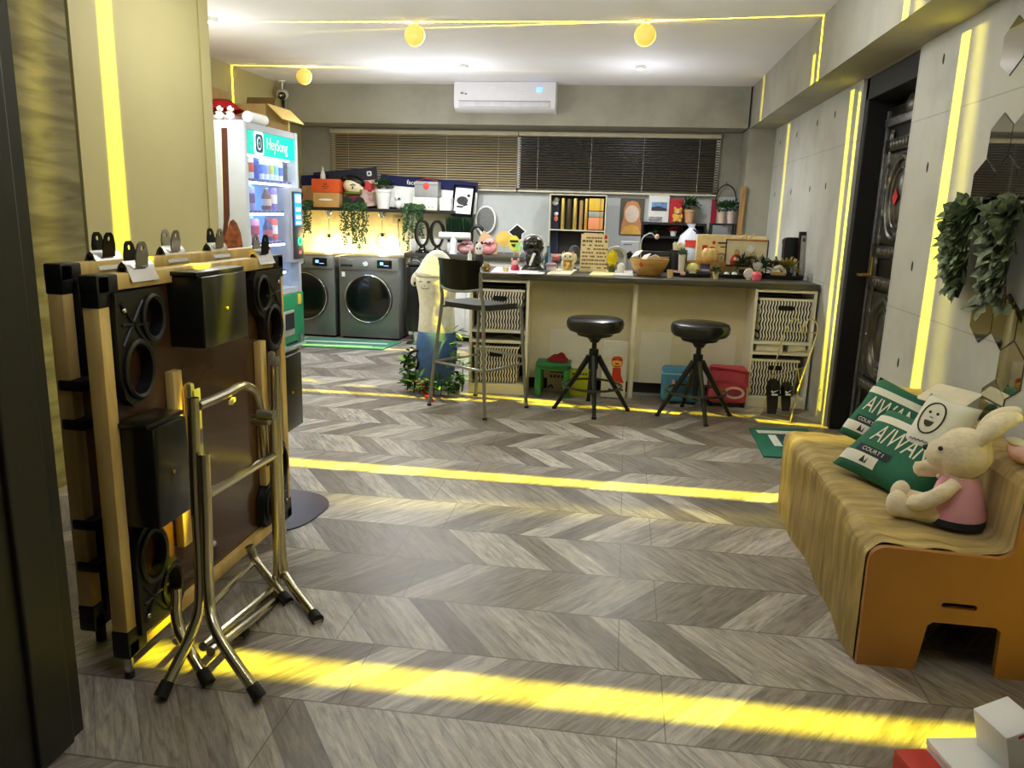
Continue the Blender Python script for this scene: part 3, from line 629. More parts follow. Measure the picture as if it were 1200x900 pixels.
cbd = at(268, 105, Y=6.9)
tag(MB().use(mat((176, 146, 96), .8)).box((-3.70, 6.72, zt+.17), (.02, .80, .34), RY(-.12)).build('cardboard_sheet'), 'brown cardboard sheet leaning on the wall behind the red bag', 'cardboard')
# security camera hanging from the ceiling
q = at(331, 112, Y=8.24); q.z = ZC
t = thing('security_camera', 'white security camera hanging from the ceiling corner', 'camera', q)
MB().use(WHITE).lathe([(.04, 0), (.04, -.012), (.012, -.016), (.012, -.10)], q, 16).build('bracket', t)
cq = FR(q+Vector((0, 0, -.13)), (1, 0, 0), (0, .4, 1)).to_3x3().to_4x4()
MB().use(mat((214, 204, 176), .4)).ell(q+Vector((0, .0, -.135)), (.062, .07, .055)).build('body', t)
MB().use(BLACKG).ell(q+Vector((.012, -.045, -.155)), (.045, .035, .042)).build('lens_face', t)
MB().use(CHROME).ell(q+Vector((.012, -.078, -.158)), (.014, .006, .014), n=10, m=6).ell(q+Vector((-.012, -.073, -.15)), (.007, .005, .007), n=8, m=6).ell(q+Vector((.035, -.07, -.15)), (.007, .005, .007), n=8, m=6).build('lens', t)

# ================================================================== WASHING MACHINES
WG = mat((128, 130, 128), .35, .6, var=.04)
def washer(x, label, ad, first=None):
    yf, w_, h_ = 7.99, .665, .885
    t = thing('washing_machine', label, 'washing machine', (x, yf+.3, 0), 0, 'grey front loading washing machines')
    MB().use(WG).box((x, yf+.30, h_/2+.01), (w_, .58, h_-.02), bev=.012).use(DARK).box((x, yf+.3, .008), (w_-.04, .5, .016)).build('body', t)
    cpn = MB().use(mat((150, 150, 148), .35, .5)).box((x, yf+.004, h_-.075), (w_-.012, .02, .128), bev=.005).build('control_panel', t)
    MB().use(BLACKG).box((x+.18, yf-.008, h_-.07), (.16, .008, .085), bev=.003).use(mat((120, 170, 255), .4, var=0, emit=1.5)).box((x+.15, yf-.013, h_-.065), (.035, .002, .03)).box((x+.2, yf-.013, h_-.085), (.05, .002, .006)).build('display', cpn)
    MB().use(CHROME).lathe([(.036, 0), (.034, .02), (.0, .022)], (x-.02, yf-.006, h_-.07), 20, Matrix.Rotation(PI/2, 4, 'X')).use(mat((236, 236, 236), .4)).lathe([(.026, .021), (.0, .0225)], (x-.02, yf-.008, h_-.07), 20, Matrix.Rotation(PI/2, 4, 'X')).build('dial', cpn)
    MB().use(mat((132, 132, 130), .4, .5)).box((x-.235, yf-.006, h_-.075), (.17, .01, .10), bev=.004).use(DARK).box((x-.235, yf-.013, h_-.095), (.13, .006, .022), bev=.003).build('detergent_drawer', cpn)
    R90 = Matrix.Rotation(PI/2, 4, 'X')
    dr_ = MB().use(mat((60, 60, 62), .3, .6)).lathe([(.262, -.01), (.262, .02), (.245, .034), (.235, .034), (.235, .0)], (x+.0, yf, .445), 48, R90).use(BLACKG).lathe([(.236, .030), (.20, .040), (.10, .050), (0, .052)], (x, yf, .445), 48, R90).build('door', t)
    MB().use(CHROME).torus((x, yf-.030, .445), .252, .006, R90, 48, 8).build('chrome_ring', dr_)
    MB().use(WHITE).box((x-.275, yf-.008, h_-.19), (.035, .003, .05)).build('energy_sticker', t)
    return t
washer(-2.69, 'grey washing machine fully in view beside the white counter end', 0)
washer(-3.405, 'grey washing machine partly hidden by the vending machine', 0)
gm = MB().use(mat((70, 128, 108), .8)).prism([(-3.28, 7.33), (-2.36, 7.40), (-2.30, 7.90), (-3.34, 7.90)], .012, None)
gm.use(mat((206, 218, 206), .8)).prism([(-3.27, 7.44), (-2.50, 7.50), (-2.50, 7.53), (-3.27, 7.47)], .013).prism([(-3.29, 7.62), (-2.40, 7.68), (-2.40, 7.74), (-3.29, 7.68)], .013)
tag(gm.build('green_mat', smooth=0), 'green mat with white stripes on the floor before the washing machines', 'mat')
# ================================================================== SHELF OVER THE WASHING MACHINES
def spot(x0, x1, yt, yb, Z=None, Y=None):
    """a thing's foot point, real width and height from where it shows, given the surface (Z) or depth (Y) it stands at"""
    p = at((x0+x1)/2, yb, Z=Z, Y=Y); s = (p-CAM).dot(_f)/F
    return p, (x1-x0)*s, (yb-yt)*s*1.02
SY0, SY1 = 8.66, 8.94
SZ = at(440, 244.5, Y=SY0).z
sx0, sx1 = -3.72, at(532, 248, Y=SY0).x
tag(MB().use(mat((34, 30, 26), .5)).box(((sx0+sx1)/2, (SY0+SY1)/2, SZ-.018), (sx1-sx0, SY1-SY0, .036), bev=.003).build('wall_shelf'), 'long black wall shelf over the washing machines', 'shelf')
SS = SZ+.001
def onshelf(x0, x1, yt, y=8.74):
    a, b = at(x0, 238, Y=y), at(x1, 238, Y=y); return Vector(((a.x+b.x)/2, y, SS)), b.x-a.x, at((x0+x1)/2, yt, Y=y).z-SS
TAN = mat((196, 154, 92), .7)
p, w, h = onshelf(370, 400, 226)
t = thing('tissue_box', 'tan tissue box under the orange box on the black shelf', 'box', p)
MB().use(TAN).box(p+Vector((0, 0, h/2)), (w, .16, h), bev=.004).build('carton', t)
MB().use(WHITE).prism([(a*w*.28, b*.012) for a, b in ((math.cos(k*PI/8), math.sin(k*PI/8)) for k in range(16))], .006, FRONT(p+Vector((0, -.078, h*.52)))).build('tissue_slot', t)
p2, w2, h2 = onshelf(369, 401, 210); hh = h2-h
t = thing('gift_box', 'orange lidded gift box on top of the tan tissue box', 'box', p+Vector((0, 0, h+.001)))
MB().use(mat((226, 92, 40), .55)).box(p+Vector((0, 0, h+hh/2+.001)), (w2, .17, hh-.002), bev=.003).build('carton', t)
MB().use(mat((120, 50, 26), .6)).box(p+Vector((0, -.0865, h+hh*.45)), (.09, .002, .006)).box(p+Vector((0, -.0865, h+hh*.62)), (.035, .002, .014)).box(p+Vector((0, -.0865, h+hh*.33)), (.05, .002, .005)).build('printed_logo', t)
q = p+Vector((-.06, 0, h+hh+.002))
t = thing('spray_bottle', 'small white spray bottle on the orange box', 'bottle', q)
MB().use(WHITE).lathe([(.028, 0), (.030, .01), (.028, .05), (.016, .085), (.010, .09)], q, 14).build('body', t); MB().use(mat((226, 226, 220), .4)).lathe([(.012, .09), (.012, .12), (.006, .125), (.005, .14)], q, 10).build('nozzle', t)
# paper photo-prop frames standing along the wall
def prop_frame(name, label, x0, x1, yb, yt, yy, rot, top, low, deco):
    a = at(x0, yb, Y=yy); b = at(x1, yb, Y=yy); c = at((x0+x1)/2, yt, Y=yy); W_ = b.x-a.x; Hh = c.z-SS
    t = thing(name, label, 'photo frame board', ((a.x+b.x)/2, yy, SS))
    M = Matrix.Translation(((a.x+b.x)/2, yy, SS)) @ Matrix.Rotation(rot, 4, 'Y')
    def L(mb, cx, cz, sx, sz, dy=0, th=.006): return mb.box(M @ Vector((cx, dy, cz)), (sx, th, sz), RY(rot))
    body = L(MB().use(low), 0, Hh*.42, W_, Hh*.84).build('board', t)
    L(MB().use(top), 0, Hh*.84, W_, Hh*.32, -.003).build('header_band', t)
    deco(t, M, W_, Hh)
    return t
SLATE = mat((50, 52, 64), .7, spec=.2); NAVY = mat((32, 34, 74), .7, spec=.2); PINKW = mat((240, 206, 190), .6)
def deco1(t, M, W_, Hh):
    MB().use(WHITE).prism(rrect(.055, .055, .012), .004, M @ FRONT((W_*.38, -.008, Hh*.85))).use(SLATE).prism(circ(.013), .004, M @ FRONT((W_*.38, -.010, Hh*.85))).build('camera_icon', t)
    mb = MB().use(mat((222, 74, 80), .6))
    for k, (u, v, r) in enumerate(((.08, .5, .04), (.16, .54, .045), (.24, .5, .035), (.32, .55, .05), (.40, .5, .04), (.12, .44, .03), (.36, .44, .03))):
        mb.prism(circ(r, 14), .003, M @ FRONT((W_*(u), -.0042-.0004*k, Hh*v)))
    mb.build('red_print', t)
prop_frame('photo_frame_board', 'tilted photo prop with dark band, white camera icon and red hearts, behind the plush', 372, 446, 238, 199, 8.845, -.10, SLATE, PINKW, deco1)
def deco2(t, M, W_, Hh):
    x = at(475, 218, Y=8.82).x-t.location.x
    MB().use(WHITE).text('facebook', .072, M @ FRONT((x, -.008, Hh*.82)), .002, 'LEFT').build('lettering', t)
prop_frame('photo_frame_board', 'long navy photo prop board lettered in white, behind the grey box', 445, 558, 238, 209, 8.83, .055, NAVY, WHITE, deco2)
def deco3(t, M, W_, Hh):
    MB().use(RED).prism(circ(.03), .003, M @ FRONT((W_*.3, -.006, Hh*.5))).build('red_print', t)
prop_frame('photo_frame_board', 'small dark topped photo prop leaning at the left end of the shelf', 356, 388, 238, 205, 8.84, -.06, NAVY, mat((206, 160, 130), .6), deco3)
# seated plush with dark shoes
p, w, h = onshelf(398, 428, 200, 8.76); p.x -= .02
t = thing('plush_toy', 'seated plush with cream face, black hat and dark round soles on the shelf', 'plush toy', p)
BUR = mat((110, 34, 44), .9, sheen=.3)
MB().use(BUR).ell(p+Vector((.04, .0, .085)), (.085, .075, .088)).build('body', t)
MB().use(mat((236, 220, 180), .9)).ell(p+Vector((.03, -.01, .235)), (.115, .080, .082), RY(.25)).ell(p+Vector((.142, -.03, .215)), (.022, .022, .022)).build('head', t)
MB().use(BLACK).ell(p+Vector((.05, .02, .30)), (.125, .08, .06), RY(.35)).tube(bez([p+Vector((-.02, -.02, .32)), p+Vector((-.08, -.03, .33)), p+Vector((-.13, -.02, .28))]), [.02]*17, 8).build('hat', t)
MB().use(DARK).ell(p+Vector((.06, -.095, .225)), (.012, .006, .014), n=10, m=6).tube([p+Vector((.03, -.094, .25)), p+Vector((.06, -.098, .262)), p+Vector((.09, -.088, .252))], .004, 6).build('face', t)
MB().use(mat((96, 110, 40), .9)).torus(p+Vector((.03, 0, .165)), .085, .018, None, 24, 8, 1, .8).build('scarf', t)
for s_, x in ((0, .005), (1, .145)):
    l = MB().use(mat((214, 150, 140), .9)).tube([p+Vector((x, -.02, .045)), p+Vector((x, -.10, .055))], .042, 12).build('leg', t)
    MB().use(mat((26, 36, 26), .8)).lathe([(.0, -.016), (.056, -.012), (.062, 0), (.05, .016)], p+Vector((x, -.11, .062)), 18, Matrix.Rotation(PI/2, 4, 'X')).build('shoe_sole', l)
# potted herb and figurine
def tuft(mb, c, r, n, L, wd, up=.35, seed=1, flat=1.0):
    rr = random.Random(seed)
    for _ in range(n):
        d = Vector((rr.uniform(-1, 1), rr.uniform(-1, 1)*flat, rr.uniform(-.4, 1)+up)).normalized()
        b = Vector(c)+Vector((d.x*r[0], d.y*r[1], d.z*r[2]))*rr.uniform(.2, .85)
        mb.leaf(b, d+Vector((rr.uniform(-.5, .5), rr.uniform(-.5, .5), rr.uniform(-.6, .2))), (0, 0, 1), L*rr.uniform(.7, 1.3), wd*rr.uniform(.7, 1.2))
    return mb
def potted(name, label, p, w, ph, r, n, potm, L=.05, wd=.025, lm=LEAF, seed=1, taper=.75, group=None, rim=True):
    t = thing(name, label, 'plant', p, 0, group)
    pr = [(w/2*taper, 0), (w/2*.97, ph*.85)]+([(w/2*1.05, ph*.86), (w/2*1.05, ph)] if rim else [(w/2, ph)])+[(w/2*.9, ph), (w/2*.88, ph*.9), (0, ph*.9)]
    MB().use(potm).lathe(pr, p, 24).build('pot', t)
    tuft(MB().use(lm), p+Vector((0, 0, ph+r[2]*.25)), r, n, L, wd, seed=seed).build('foliage', t)
    return t
p, w, h = onshelf(440, 458, 222, 8.75)
potted('potted_herb', 'white ribbed pot of dark green herbs in the middle of the black shelf', p, w, h, (.17, .10, .10), 130, WHITE, .05, .03, seed=3)
p, w, h = onshelf(461, 473, 225, 8.73)
t = thing('dog_figurine', 'small white dog figurine beside the white herb pot', 'figurine', p)
MB().use(WHITE).ell(p+Vector((0, 0, .06)), (.045, .04, .06)).ell(p+Vector((-.005, -.012, .125)), (.042, .038, .036)).ell(p+Vector((-.03, -.01, .165)), (.012, .01, .028)).ell(p+Vector((.025, -.01, .165)), (.012, .01, .028)).build('body', t)
MB().use(BLACK).ell(p+Vector((.018, -.045, .118)), (.014, .008, .012), n=8, m=6).ell(p+Vector((-.018, -.045, .128)), (.005, .004, .006), n=8, m=6).build('face', t)
# boxes at the right end of the shelf
p, w, h = onshelf(486, 514, 231.5, 8.735)
t = thing('storage_box', 'cream carton with faint grey print under the grey sealed box', 'box', p)
MB().use(mat((232, 232, 206), .6)).box(p+Vector((0, 0, h/2)), (w, .16, h), bev=.003).build('carton', t)
mb = MB().use(mat((170, 174, 160), .7))
for k in range(5): mb.box(p+Vector((-.09+k*.045, -.0812, h*.25)), (.016, .002, .018))
mb.build('printed_marks', t)
p0, w0, h0 = p, w, h
q2, w2, h2 = onshelf(488, 515, 213, 8.735); hh = h2-h
t = thing('storage_box', 'grey gift box with round red seal on the cream carton', 'box', q2+Vector((0, 0, h+.001)))
MB().use(mat((150, 150, 148), .5)).box(q2+Vector((0, 0, h+hh/2+.001)), (w2, .16, hh-.002), bev=.003).use(mat((120, 120, 120), .5)).box(q2+Vector((0, -.0805, h+hh*.8)), (w2*.99, .002, .012)).build('carton', t)
MB().use(mat((214, 70, 66), .5)).lathe([(.036, 0), (.036, .006), (.0, .01)], q2+Vector((0, -.081, h+hh*.72)), 20, Matrix.Rotation(PI/2, 4, 'X')).build('red_seal', t)
mb = MB().use(RED)
mb.tube(bez([q2+Vector((-.10, -.02, h+hh+.012)), q2+Vector((-.02, -.03, h+hh+.030)), q2+Vector((.05, -.01, h+hh+.022)), q2+Vector((.11, -.03, h+hh+.010))]), .008, 8, flat=.5)
tag(mb.build('red_ribbon'), 'loose red ribbon on top of the grey gift box', 'ribbon')
p, w, h = onshelf(517, 530, 232, 8.72)
t = thing('storage_box', 'slim white carton standing between cream carton and framed picture', 'box', p)
MB().use(WHITE).box(p+Vector((.0, 0, h/2)), (w, .15, h), bev=.003).build('carton', t)
MB().use(mat((200, 200, 205), .5)).box(p+Vector((0, -.0755, h*.68)), (w*.98, .002, .006)).build('lid_seam', t)
# hanging ivy
def ivy(label, xs, ytop, ybot, y, n, seed, lm=LEAF):
    rr = random.Random(seed); top = at(sum(xs)/2, ytop, Y=y)
    t = thing('hanging_ivy', label, 'plant', (top.x, y, SS), 0, 'ivy trailing from the shelf over the washing machines')
    pt = MB().use(BLACK).lathe([(.045, 0), (.06, .07), (.05, .07), (0, .06)], (top.x, y, SS), 14).build('pot', t)
    st = MB().use(mat((50, 70, 34), .6)); lf = MB().use(lm)
    for k in range(n):
        f = (k+.5)/n; x = at(xs[0]+(xs[1]-xs[0])*f, 255, Y=y).x
        zb = at(0, ybot-rr.uniform(0, 1)*(ybot-ytop)*.55, Y=y).z if True else 0
        zb = at(600, 250, Y=y).z-(at(600, 250, Y=y).z-at(600, ybot, Y=y).z)*rr.uniform(.45, 1)
        yf = SY0-.025-rr.uniform(0, .05)
        path = bez([(top.x+(x-top.x)*.5, y, SS+.075), (x, yf, SS+.03), (x+rr.uniform(-.02, .02), yf, (SS+zb)/2), (x+rr.uniform(-.03, .03), yf, zb)], 10)
        st.tube(path, .0022, 4)
        for q in path[6:]:
            for _ in range(2):
                d = Vector((rr.uniform(-1, 1), rr.uniform(-1, .2), rr.uniform(-.9, .3)))
                lf.leaf(q+Vector((rr.uniform(-.008, .008),)*3), d, (0, -1, .3), rr.uniform(.022, .036), rr.uniform(.014, .022))
    st.build('stems', t); lf.build('foliage', t, smooth=0)
ivy('thin ivy strand hanging beside the vending machine', (356, 370), 243, 294, 8.72, 5, 1)
ivy('broad curtain of ivy hanging between the two glowing bulbs', (404, 434), 243, 296, 8.72, 13, 2)
ivy('ivy hanging at the right end over the white counter corner', (475, 500), 243, 300, 8.72, 10, 3)
# caged bulbs under the shelf
for px, pb, lab, pw_ in ((386, 283, 'brightly glaring bulb pendant left of the broad ivy', 19), (448, 282, 'caged geometric bulb pendant right of the broad ivy', 9)):
    y = 8.78; b = at(px, pb, Y=y); x = b.x
    t = thing('pendant_lamp', lab, 'pendant lamp', (x, y, SZ-.037), 0, 'bulb pendants under the black shelf')
    MB().use(CHROME).lathe([(.006, -.085), (.02, -.075), (.05, -.03), (.052, 0)], (x, y, SZ-.037), 20).build('canopy', t)
    MB().use(DARK).tube([(x, y, SZ-.11), (x, y, b.z+.075)], .003, 6).lathe([(.016, .035), (.018, .08), (.006, .085)], (x, y, b.z), 12).build('cord', t)
    MB().use(mat((255, 236, 190), .3, var=0, emit=22 if px < 400 else 12, ec=(255, 214, 130))).lathe([(0, -.065), (.028, -.056), (.044, -.022), (.040, .006), (.018, .040)], (x, y, b.z), 16).build('bulb', t)
    cg = MB().use(DARK); n = 6
    rings = [(.028, .085), (.085, -.005), (.055, -.085)]
    pts = [[Vector((x+r*math.cos(2*PI*(k+.5*i)/n), y+r*math.sin(2*PI*(k+.5*i)/n), b.z+z)) for k in range(n)] for i, (r, z) in enumerate(rings)]
    for i in range(3):
        cg.tube(pts[i], .0022, 5, closed=True)
        if i < 2:
            for k in range(n):
                cg.tube([pts[i][k], pts[i+1][k]], .0022, 5); cg.tube([pts[i][k], pts[i+1][k-1] if i == 0 else pts[i+1][(k+1) % n]], .0022, 5)
    cg.build('wire_cage', t)
    lamp('POINT', (x, y, b.z-.08), pw_, (1, .80, .42), shadow_soft_size=.03)
s = at(466, 258, Y=YW)
t = thing('wall_socket', 'pale wall socket with a dangling cord under the shelf', 'socket', s)
MB().use(mat((214, 196, 150), .5)).prism(rrect(.115, .075, .008), .012, FRONT((s.x, YW, s.z))).use(DARK).prism(rrect(.03, .03, .004), .014, FRONT((s.x+.02, YW, s.z))).build('plate', t)
MB().use(DARK).tube(bez([(s.x+.02, YW-.02, s.z), (s.x+.02, YW-.05, s.z-.03), (s.x+.03, YW-.03, s.z-.25), (s.x+.035, YW-.02, .95)]), .005, 6).build('cord', t)

# ================================================================== BACK COUNTER UNDER THE WINDOW
BCX0, BCX1, BCY, BCZ = -2.335, 1.165, 8.10, .937
t = thing('back_counter', 'long white back counter with dark worktop under the window', 'counter', ((BCX0+BCX1)/2, 8.5, 0))
MB().use(mat((64, 60, 54), .4)).box(((BCX0+BCX1)/2, (BCY+YW)/2, BCZ-.025), (BCX1-BCX0, YW-BCY-.006, .05), bev=.004).build('worktop', t)
MB().use(mat((222, 224, 222), .5)).box(((BCX0+BCX1)/2+.02, (BCY+.04+YW)/2, .47), (BCX1-BCX0-.04, YW-BCY-.05, .835)).use(DARK).box(((BCX0+BCX1)/2+.02, 8.55, .03), (BCX1-BCX0-.1, .7, .06)).build('cabinet', t)
for k in range(4): MB().use(mat((228, 230, 228), .45)).box((-1.95+k*.6, BCY+.035, .47), (.57, .018, .78), bev=.004).build('door', t)
q = Vector((-2.145, 7.90, 0))
t = thing('pedal_bin', 'tall black round bin on a silver stem before the white counter', 'bin', q)
MB().use(mat((22, 22, 24), .3)).lathe([(.095, .14), (.10, .15), (.10, .80), (.096, .81)], q, 28).build('drum', t)
MB().use(CHROME).lathe([(.03, .02), (.03, .14)], q, 16).build('stem', t); MB().use(DARK).lathe([(.10, 0), (.10, .012), (.03, .022)], q, 24).build('base', t)
MB().use(mat((48, 50, 46), .6)).ell(q+Vector((-.02, 0, .835)), (.075, .06, .035)).tube(bez([q+Vector((-.06, 0, .83)), q+Vector((-.03, -.03, .91)), q+Vector((.03, -.03, .90)), q+Vector((.07, 0, .84))]), .008, 6).build('lid', t)
# black oval hoop fans
def hoop(px, label):
    p = at(px, 296, Z=BCZ); p.y = 8.25; p.x = at(px, 285, Y=8.25).x; p.z = BCZ+.001
    t = thing('hoop_fan', label, 'fan', p, 0, 'black bladeless hoop fans on the back counter')
    MB().use(BLACKG).lathe([(.085, 0), (.085, .012), (.05, .03), (.035, .05), (.03, .07)], p, 24).build('base', t)
    o = [(.082*math.cos(a)*1.0, .142*math.sin(a)) for a in [2*PI*k/40 for k in range(40)]]
    i = [(.058*math.cos(a), .118*math.sin(a)) for a in [2*PI*k/36 for k in range(36)]]
    MB().use(BLACKG).prism(o, .07, FRONT(p+Vector((0, .035, .205))), [i]).build('hoop', t)
hoop(495, 'left one of two black oval hoop fans on the back counter'); hoop(512.5, 'right one of two black oval hoop fans, next to the white stand')
BC = BCZ+.001
def onback(x0, x1, yt, y): 
    a, b = at(x0, 290, Y=y), at(x1, 290, Y=y); return Vector(((a.x+b.x)/2, y, BC)), b.x-a.x, at((x0+x1)/2, yt, Y=y).z-BC
for x0, x1, lab in ((480, 490, 'white ceramic cup at the end of the back counter'), (492, 502, 'white cup seen through the left hoop fan'), (507, 517, 'white cup seen through the right hoop fan')):
    p, w, h = onback(x0, x1, 280, 8.55)
    t = thing('white_cup', lab, 'cup', p, 0, 'white cups on the back counter')
    MB().use(WHITE).lathe([(w*.32, 0), (w*.42, .02), (w*.5, h), (w*.45, h), (w*.36, .02), (0, .015)], p, 20).build('bowl', t)
# artificial grass block in a white rack, framed picture
p, w, h = onback(524, 554, 252, 8.60)
t = thing('grass_panel', 'dark green artificial grass block below the framed picture', 'artificial grass', p)
MB().use(WHITE).box(p+Vector((0, .02, .05)), (w*.98, .10, .10), bev=.006).build('holder', t)
g = MB().use(mat((24, 60, 34), .8, var=.5, scale=30, stretch=(6, 6, .4))); rr = random.Random(5)
g.box(p+Vector((0, .02, .10+(h-.12)/2)), (w*.94, .08, h-.14))
for k in range(260):
    x = rr.uniform(-w/2, w/2); y = rr.uniform(-.04, .04); z0 = rr.uniform(.1, h*.7)
    g.leaf(p+Vector((x, y-.02, z0)), (rr.uniform(-.1, .1), rr.uniform(-.3, 0), 1), (0, 1, 0), h*.35, .010)
g.build('grass', t, smooth=0)
p, w, h = onback(533, 553, 218, 8.80)
xx = (at(531, 250, Y=8.70)+at(553, 218, Y=8.86)); cx = xx.x/2
fz0 = at(542, 252, Y=8.68).z; fz1 = at(544, 217, Y=8.86).z
tp = thing('framed_print', 'black framed print of a dark bird shape on white, leaning at the blind', 'picture', (cx, 8.74, fz0))
Mf = Matrix.Translation((cx, 8.74, fz0)) @ Matrix.Rotation(.05, 4, 'Y') @ FRONT((0, 0, 0)) @ Matrix.Rotation(-.28, 4, 'X'); fw_, fh_ = .225, (fz1-fz0)*1.03
def FM(mb, x, y, sx, sy, z=0, th=.012): return mb.box(Mf @ Vector((x, y, z)), (sx, sy, th), Mf.to_3x3())
m_ = MB().use(mat((10, 10, 10), .9, spec=.1))
for (x, y, sx, sy) in ((-fw_/2, fh_/2, .024, fh_+.024), (fw_/2, fh_/2, .024, fh_+.024), (0, 0, fw_, .024), (0, fh_, fw_, .024)): FM(m_, x, y, sx, sy, 0, .02)
m_.build('frame', tp)
FM(MB().use(WHITE), 0, fh_/2, fw_, fh_, -.002, .006).build('sheet', tp)
mb = MB().use(mat((46, 48, 44), .7, var=.4, scale=40))
mb.prism([(x*.066, y*.05) for x, y in ((math.cos(k*PI/10), math.sin(k*PI/10)) for k in range(20))], .002, Mf @ Matrix.Translation((-.01, fh_*.48, .002)))
mb.prism(circ(.018), .002, Mf @ Matrix.Translation((.055, fh_*.66, .002))).prism(rrect(.075, .022, .01), .002, Mf @ Matrix.Translation((-.03, fh_*.27, .002))).prism(rrect(.06, .018, .008), .002, Mf @ Matrix.Translation((.03, fh_*.34, .002)) @ Matrix.Rotation(.4, 4, 'Z'))
mb.build('bird_print', tp)
lw = MB().use(mat((60, 60, 60), .6)).box((cx, 8.78, (BC+fz0)/2), (.20, .03, fz0-BC-.004)); tag(lw.build('picture_stand'), 'narrow dark stand carrying the framed print behind the grass block', 'stand')
# white T-shaped stand, acrylic box with pink figure
p, w, h = onback(515, 551, 272, 8.22)
t = thing('massage_gun', 'white T shaped massager standing on the back counter', 'massager', p)
MB().use(WHITE).tube([p+Vector((-w/2, 0, h-.04)), p+Vector((w/2, 0, h-.04))], .038, 16).build('head', t)
MB().use(mat((226, 226, 232), .4)).tube([p+Vector((-.02, 0, 0)), p+Vector((-.01, 0, h-.05))], [.045, .036], 16).build('handle', t)
# mosquito racket against the wall
y = 8.90; c = at(569, 258, Y=y); e = at(566, 284, Y=y)
t = thing('mosquito_racket', 'white rimmed electric mosquito racket leaning on the grey wall', 'racket', (c.x, y, c.z-.25))
A = Vector((.06, 0, 1)).normalized()
rim = [Vector((c.x, y, c.z))+.112*math.cos(a)*Vector((1, 0, -.06))+.150*math.sin(a)*A for a in [2*PI*k/40 for k in range(40)]]
MB().use(WHITE).tube(rim, .011, 8, closed=True).build('rim', t)
MB().use(mat((120, 122, 120), .5, .3, var=.2, scale=60)).prism([(.108*math.cos(2*PI*k/32), .146*math.sin(2*PI*k/32)) for k in range(32)], .004, FR((c.x, y+.002, c.z), (1, 0, -.06), A)).build('net', t)
cc = Vector((c.x, y, c.z))
MB().use(WHITE).tube([cc-A*.15+Vector((-.05, 0, .02)), cc-A*.22], .012, 8).tube([cc-A*.15+Vector((.05, 0, .02)), cc-A*.22], .012, 8).tube([cc-A*.21, cc-A*.40], [.02, .016], 10).build('handle', t)
tag(MB().use(BLACK).torus(at(558, 268, Y=8.62)+Vector((0, 0, 0)), .075, .020, FRONT((0, 0, 0)).to_3x3().to_4x4()).build('black_headphones') if False else MB().use(BLACK).tube(bez([(at(551, 297, Y=8.5).x, 8.5, BC), at(552, 272, Y=8.5), at(560, 265, Y=8.5), at(568, 274, Y=8.5), (at(568, 297, Y=8.5).x, 8.5, BC)], 8), .018, 8).build('black_arch'), 'black arch shaped loop standing left below the racket', 'holder')
# ================================================================== BAR COUNTER
# the counter runs slightly askew across the room
CT = .94; cA, cB = Vector((-1.20, 5.80, 0)), Vector((1.425, 5.93, 0)); cu = (cB-cA).normalized(); cv = Vector((-cu.y, cu.x, 0)); cang = math.atan2(cu.y, cu.x)
CD = .80; CLn = (cB-cA).length
def cp_(u, v, z=0): return cA+cu*u+cv*v+Vector((0, 0, z))
RC = RZ(cang)
WOODT = mat((74, 70, 58), .4, var=.12, scale=6, stretch=(1, 8, 8))
t = thing('bar_counter', 'long bar counter with dark worktop and cream back panel', 'counter', cp_(CLn/2, CD/2), cang)
MB().use(WOODT).box(cp_(CLn/2, CD/2, CT-.022), (CLn, CD, .044), RC, bev=.004).build('worktop', t)
CRM = mat((224, 214, 178), .6, var=.03)
MB().use(CRM).box(cp_(CLn/2, .30, .49), (CLn-.9, .02, .80), RC).use(DARK).box(cp_(CLn/2, .33, .045), (CLn-.9, .02, .09), RC).build('back_panel', t)
for u0, u1, z1 in ((.66, 1.08, .50), (1.38, 1.62, .50), (1.78, 2.12, .50)):
    MB().use(mat((232, 226, 204), .5, var=.02)).box(cp_((u0+u1)/2, .285, (.09+z1)/2), (u1-u0, .008, z1-.09), RC).build('panel_board', t, label='paler cream board')
q = at(737.5, 466, Z=.0)
l_ = MB().use(mat((232, 224, 196), .45)).lathe([(.024, 0), (.022, .01), (.020, .895)], (q.x, q.y, 0), 16).lathe([(.026, .43), (.026, .45)], (q.x, q.y, 0), 16).build('leg', t, label='round cream support pole')
# pigeonhole units with woven baskets
def basket_mat():
    N = NT('woven_black_white'); m = N.math
    tc = N.n('ShaderNodeTexCoord'); sp = N.n('ShaderNodeSeparateXYZ'); N.put(tc.outputs['Object'], sp.inputs[0])
    z = m('ABSOLUTE', m('SUBTRACT', m('FRACT', m('MULTIPLY', sp.outputs[2], 16.0)), .5))
    xx = m('ADD', m('MULTIPLY', sp.outputs[0], 46.0), m('MULTIPLY', z, .9))
    yy = m('ADD', m('MULTIPLY', sp.outputs[1], 46.0), m('MULTIPLY', z, .9))
    g = N.n('ShaderNodeNewGeometry'); ns = N.n('ShaderNodeSeparateXYZ')
    f = m('FRACT', m('ADD', xx, 0)); thr = m('ADD', .46, m('MULTIPLY', z, .3))
    k = m('LESS_THAN', f, thr)
    N.put(N.mix(k, lin((238, 234, 220)), lin((24, 22, 20))), N.b.inputs['Base Color']); N.b.inputs['Roughness'].default_value = .6
    return N.m
BASK = basket_mat()
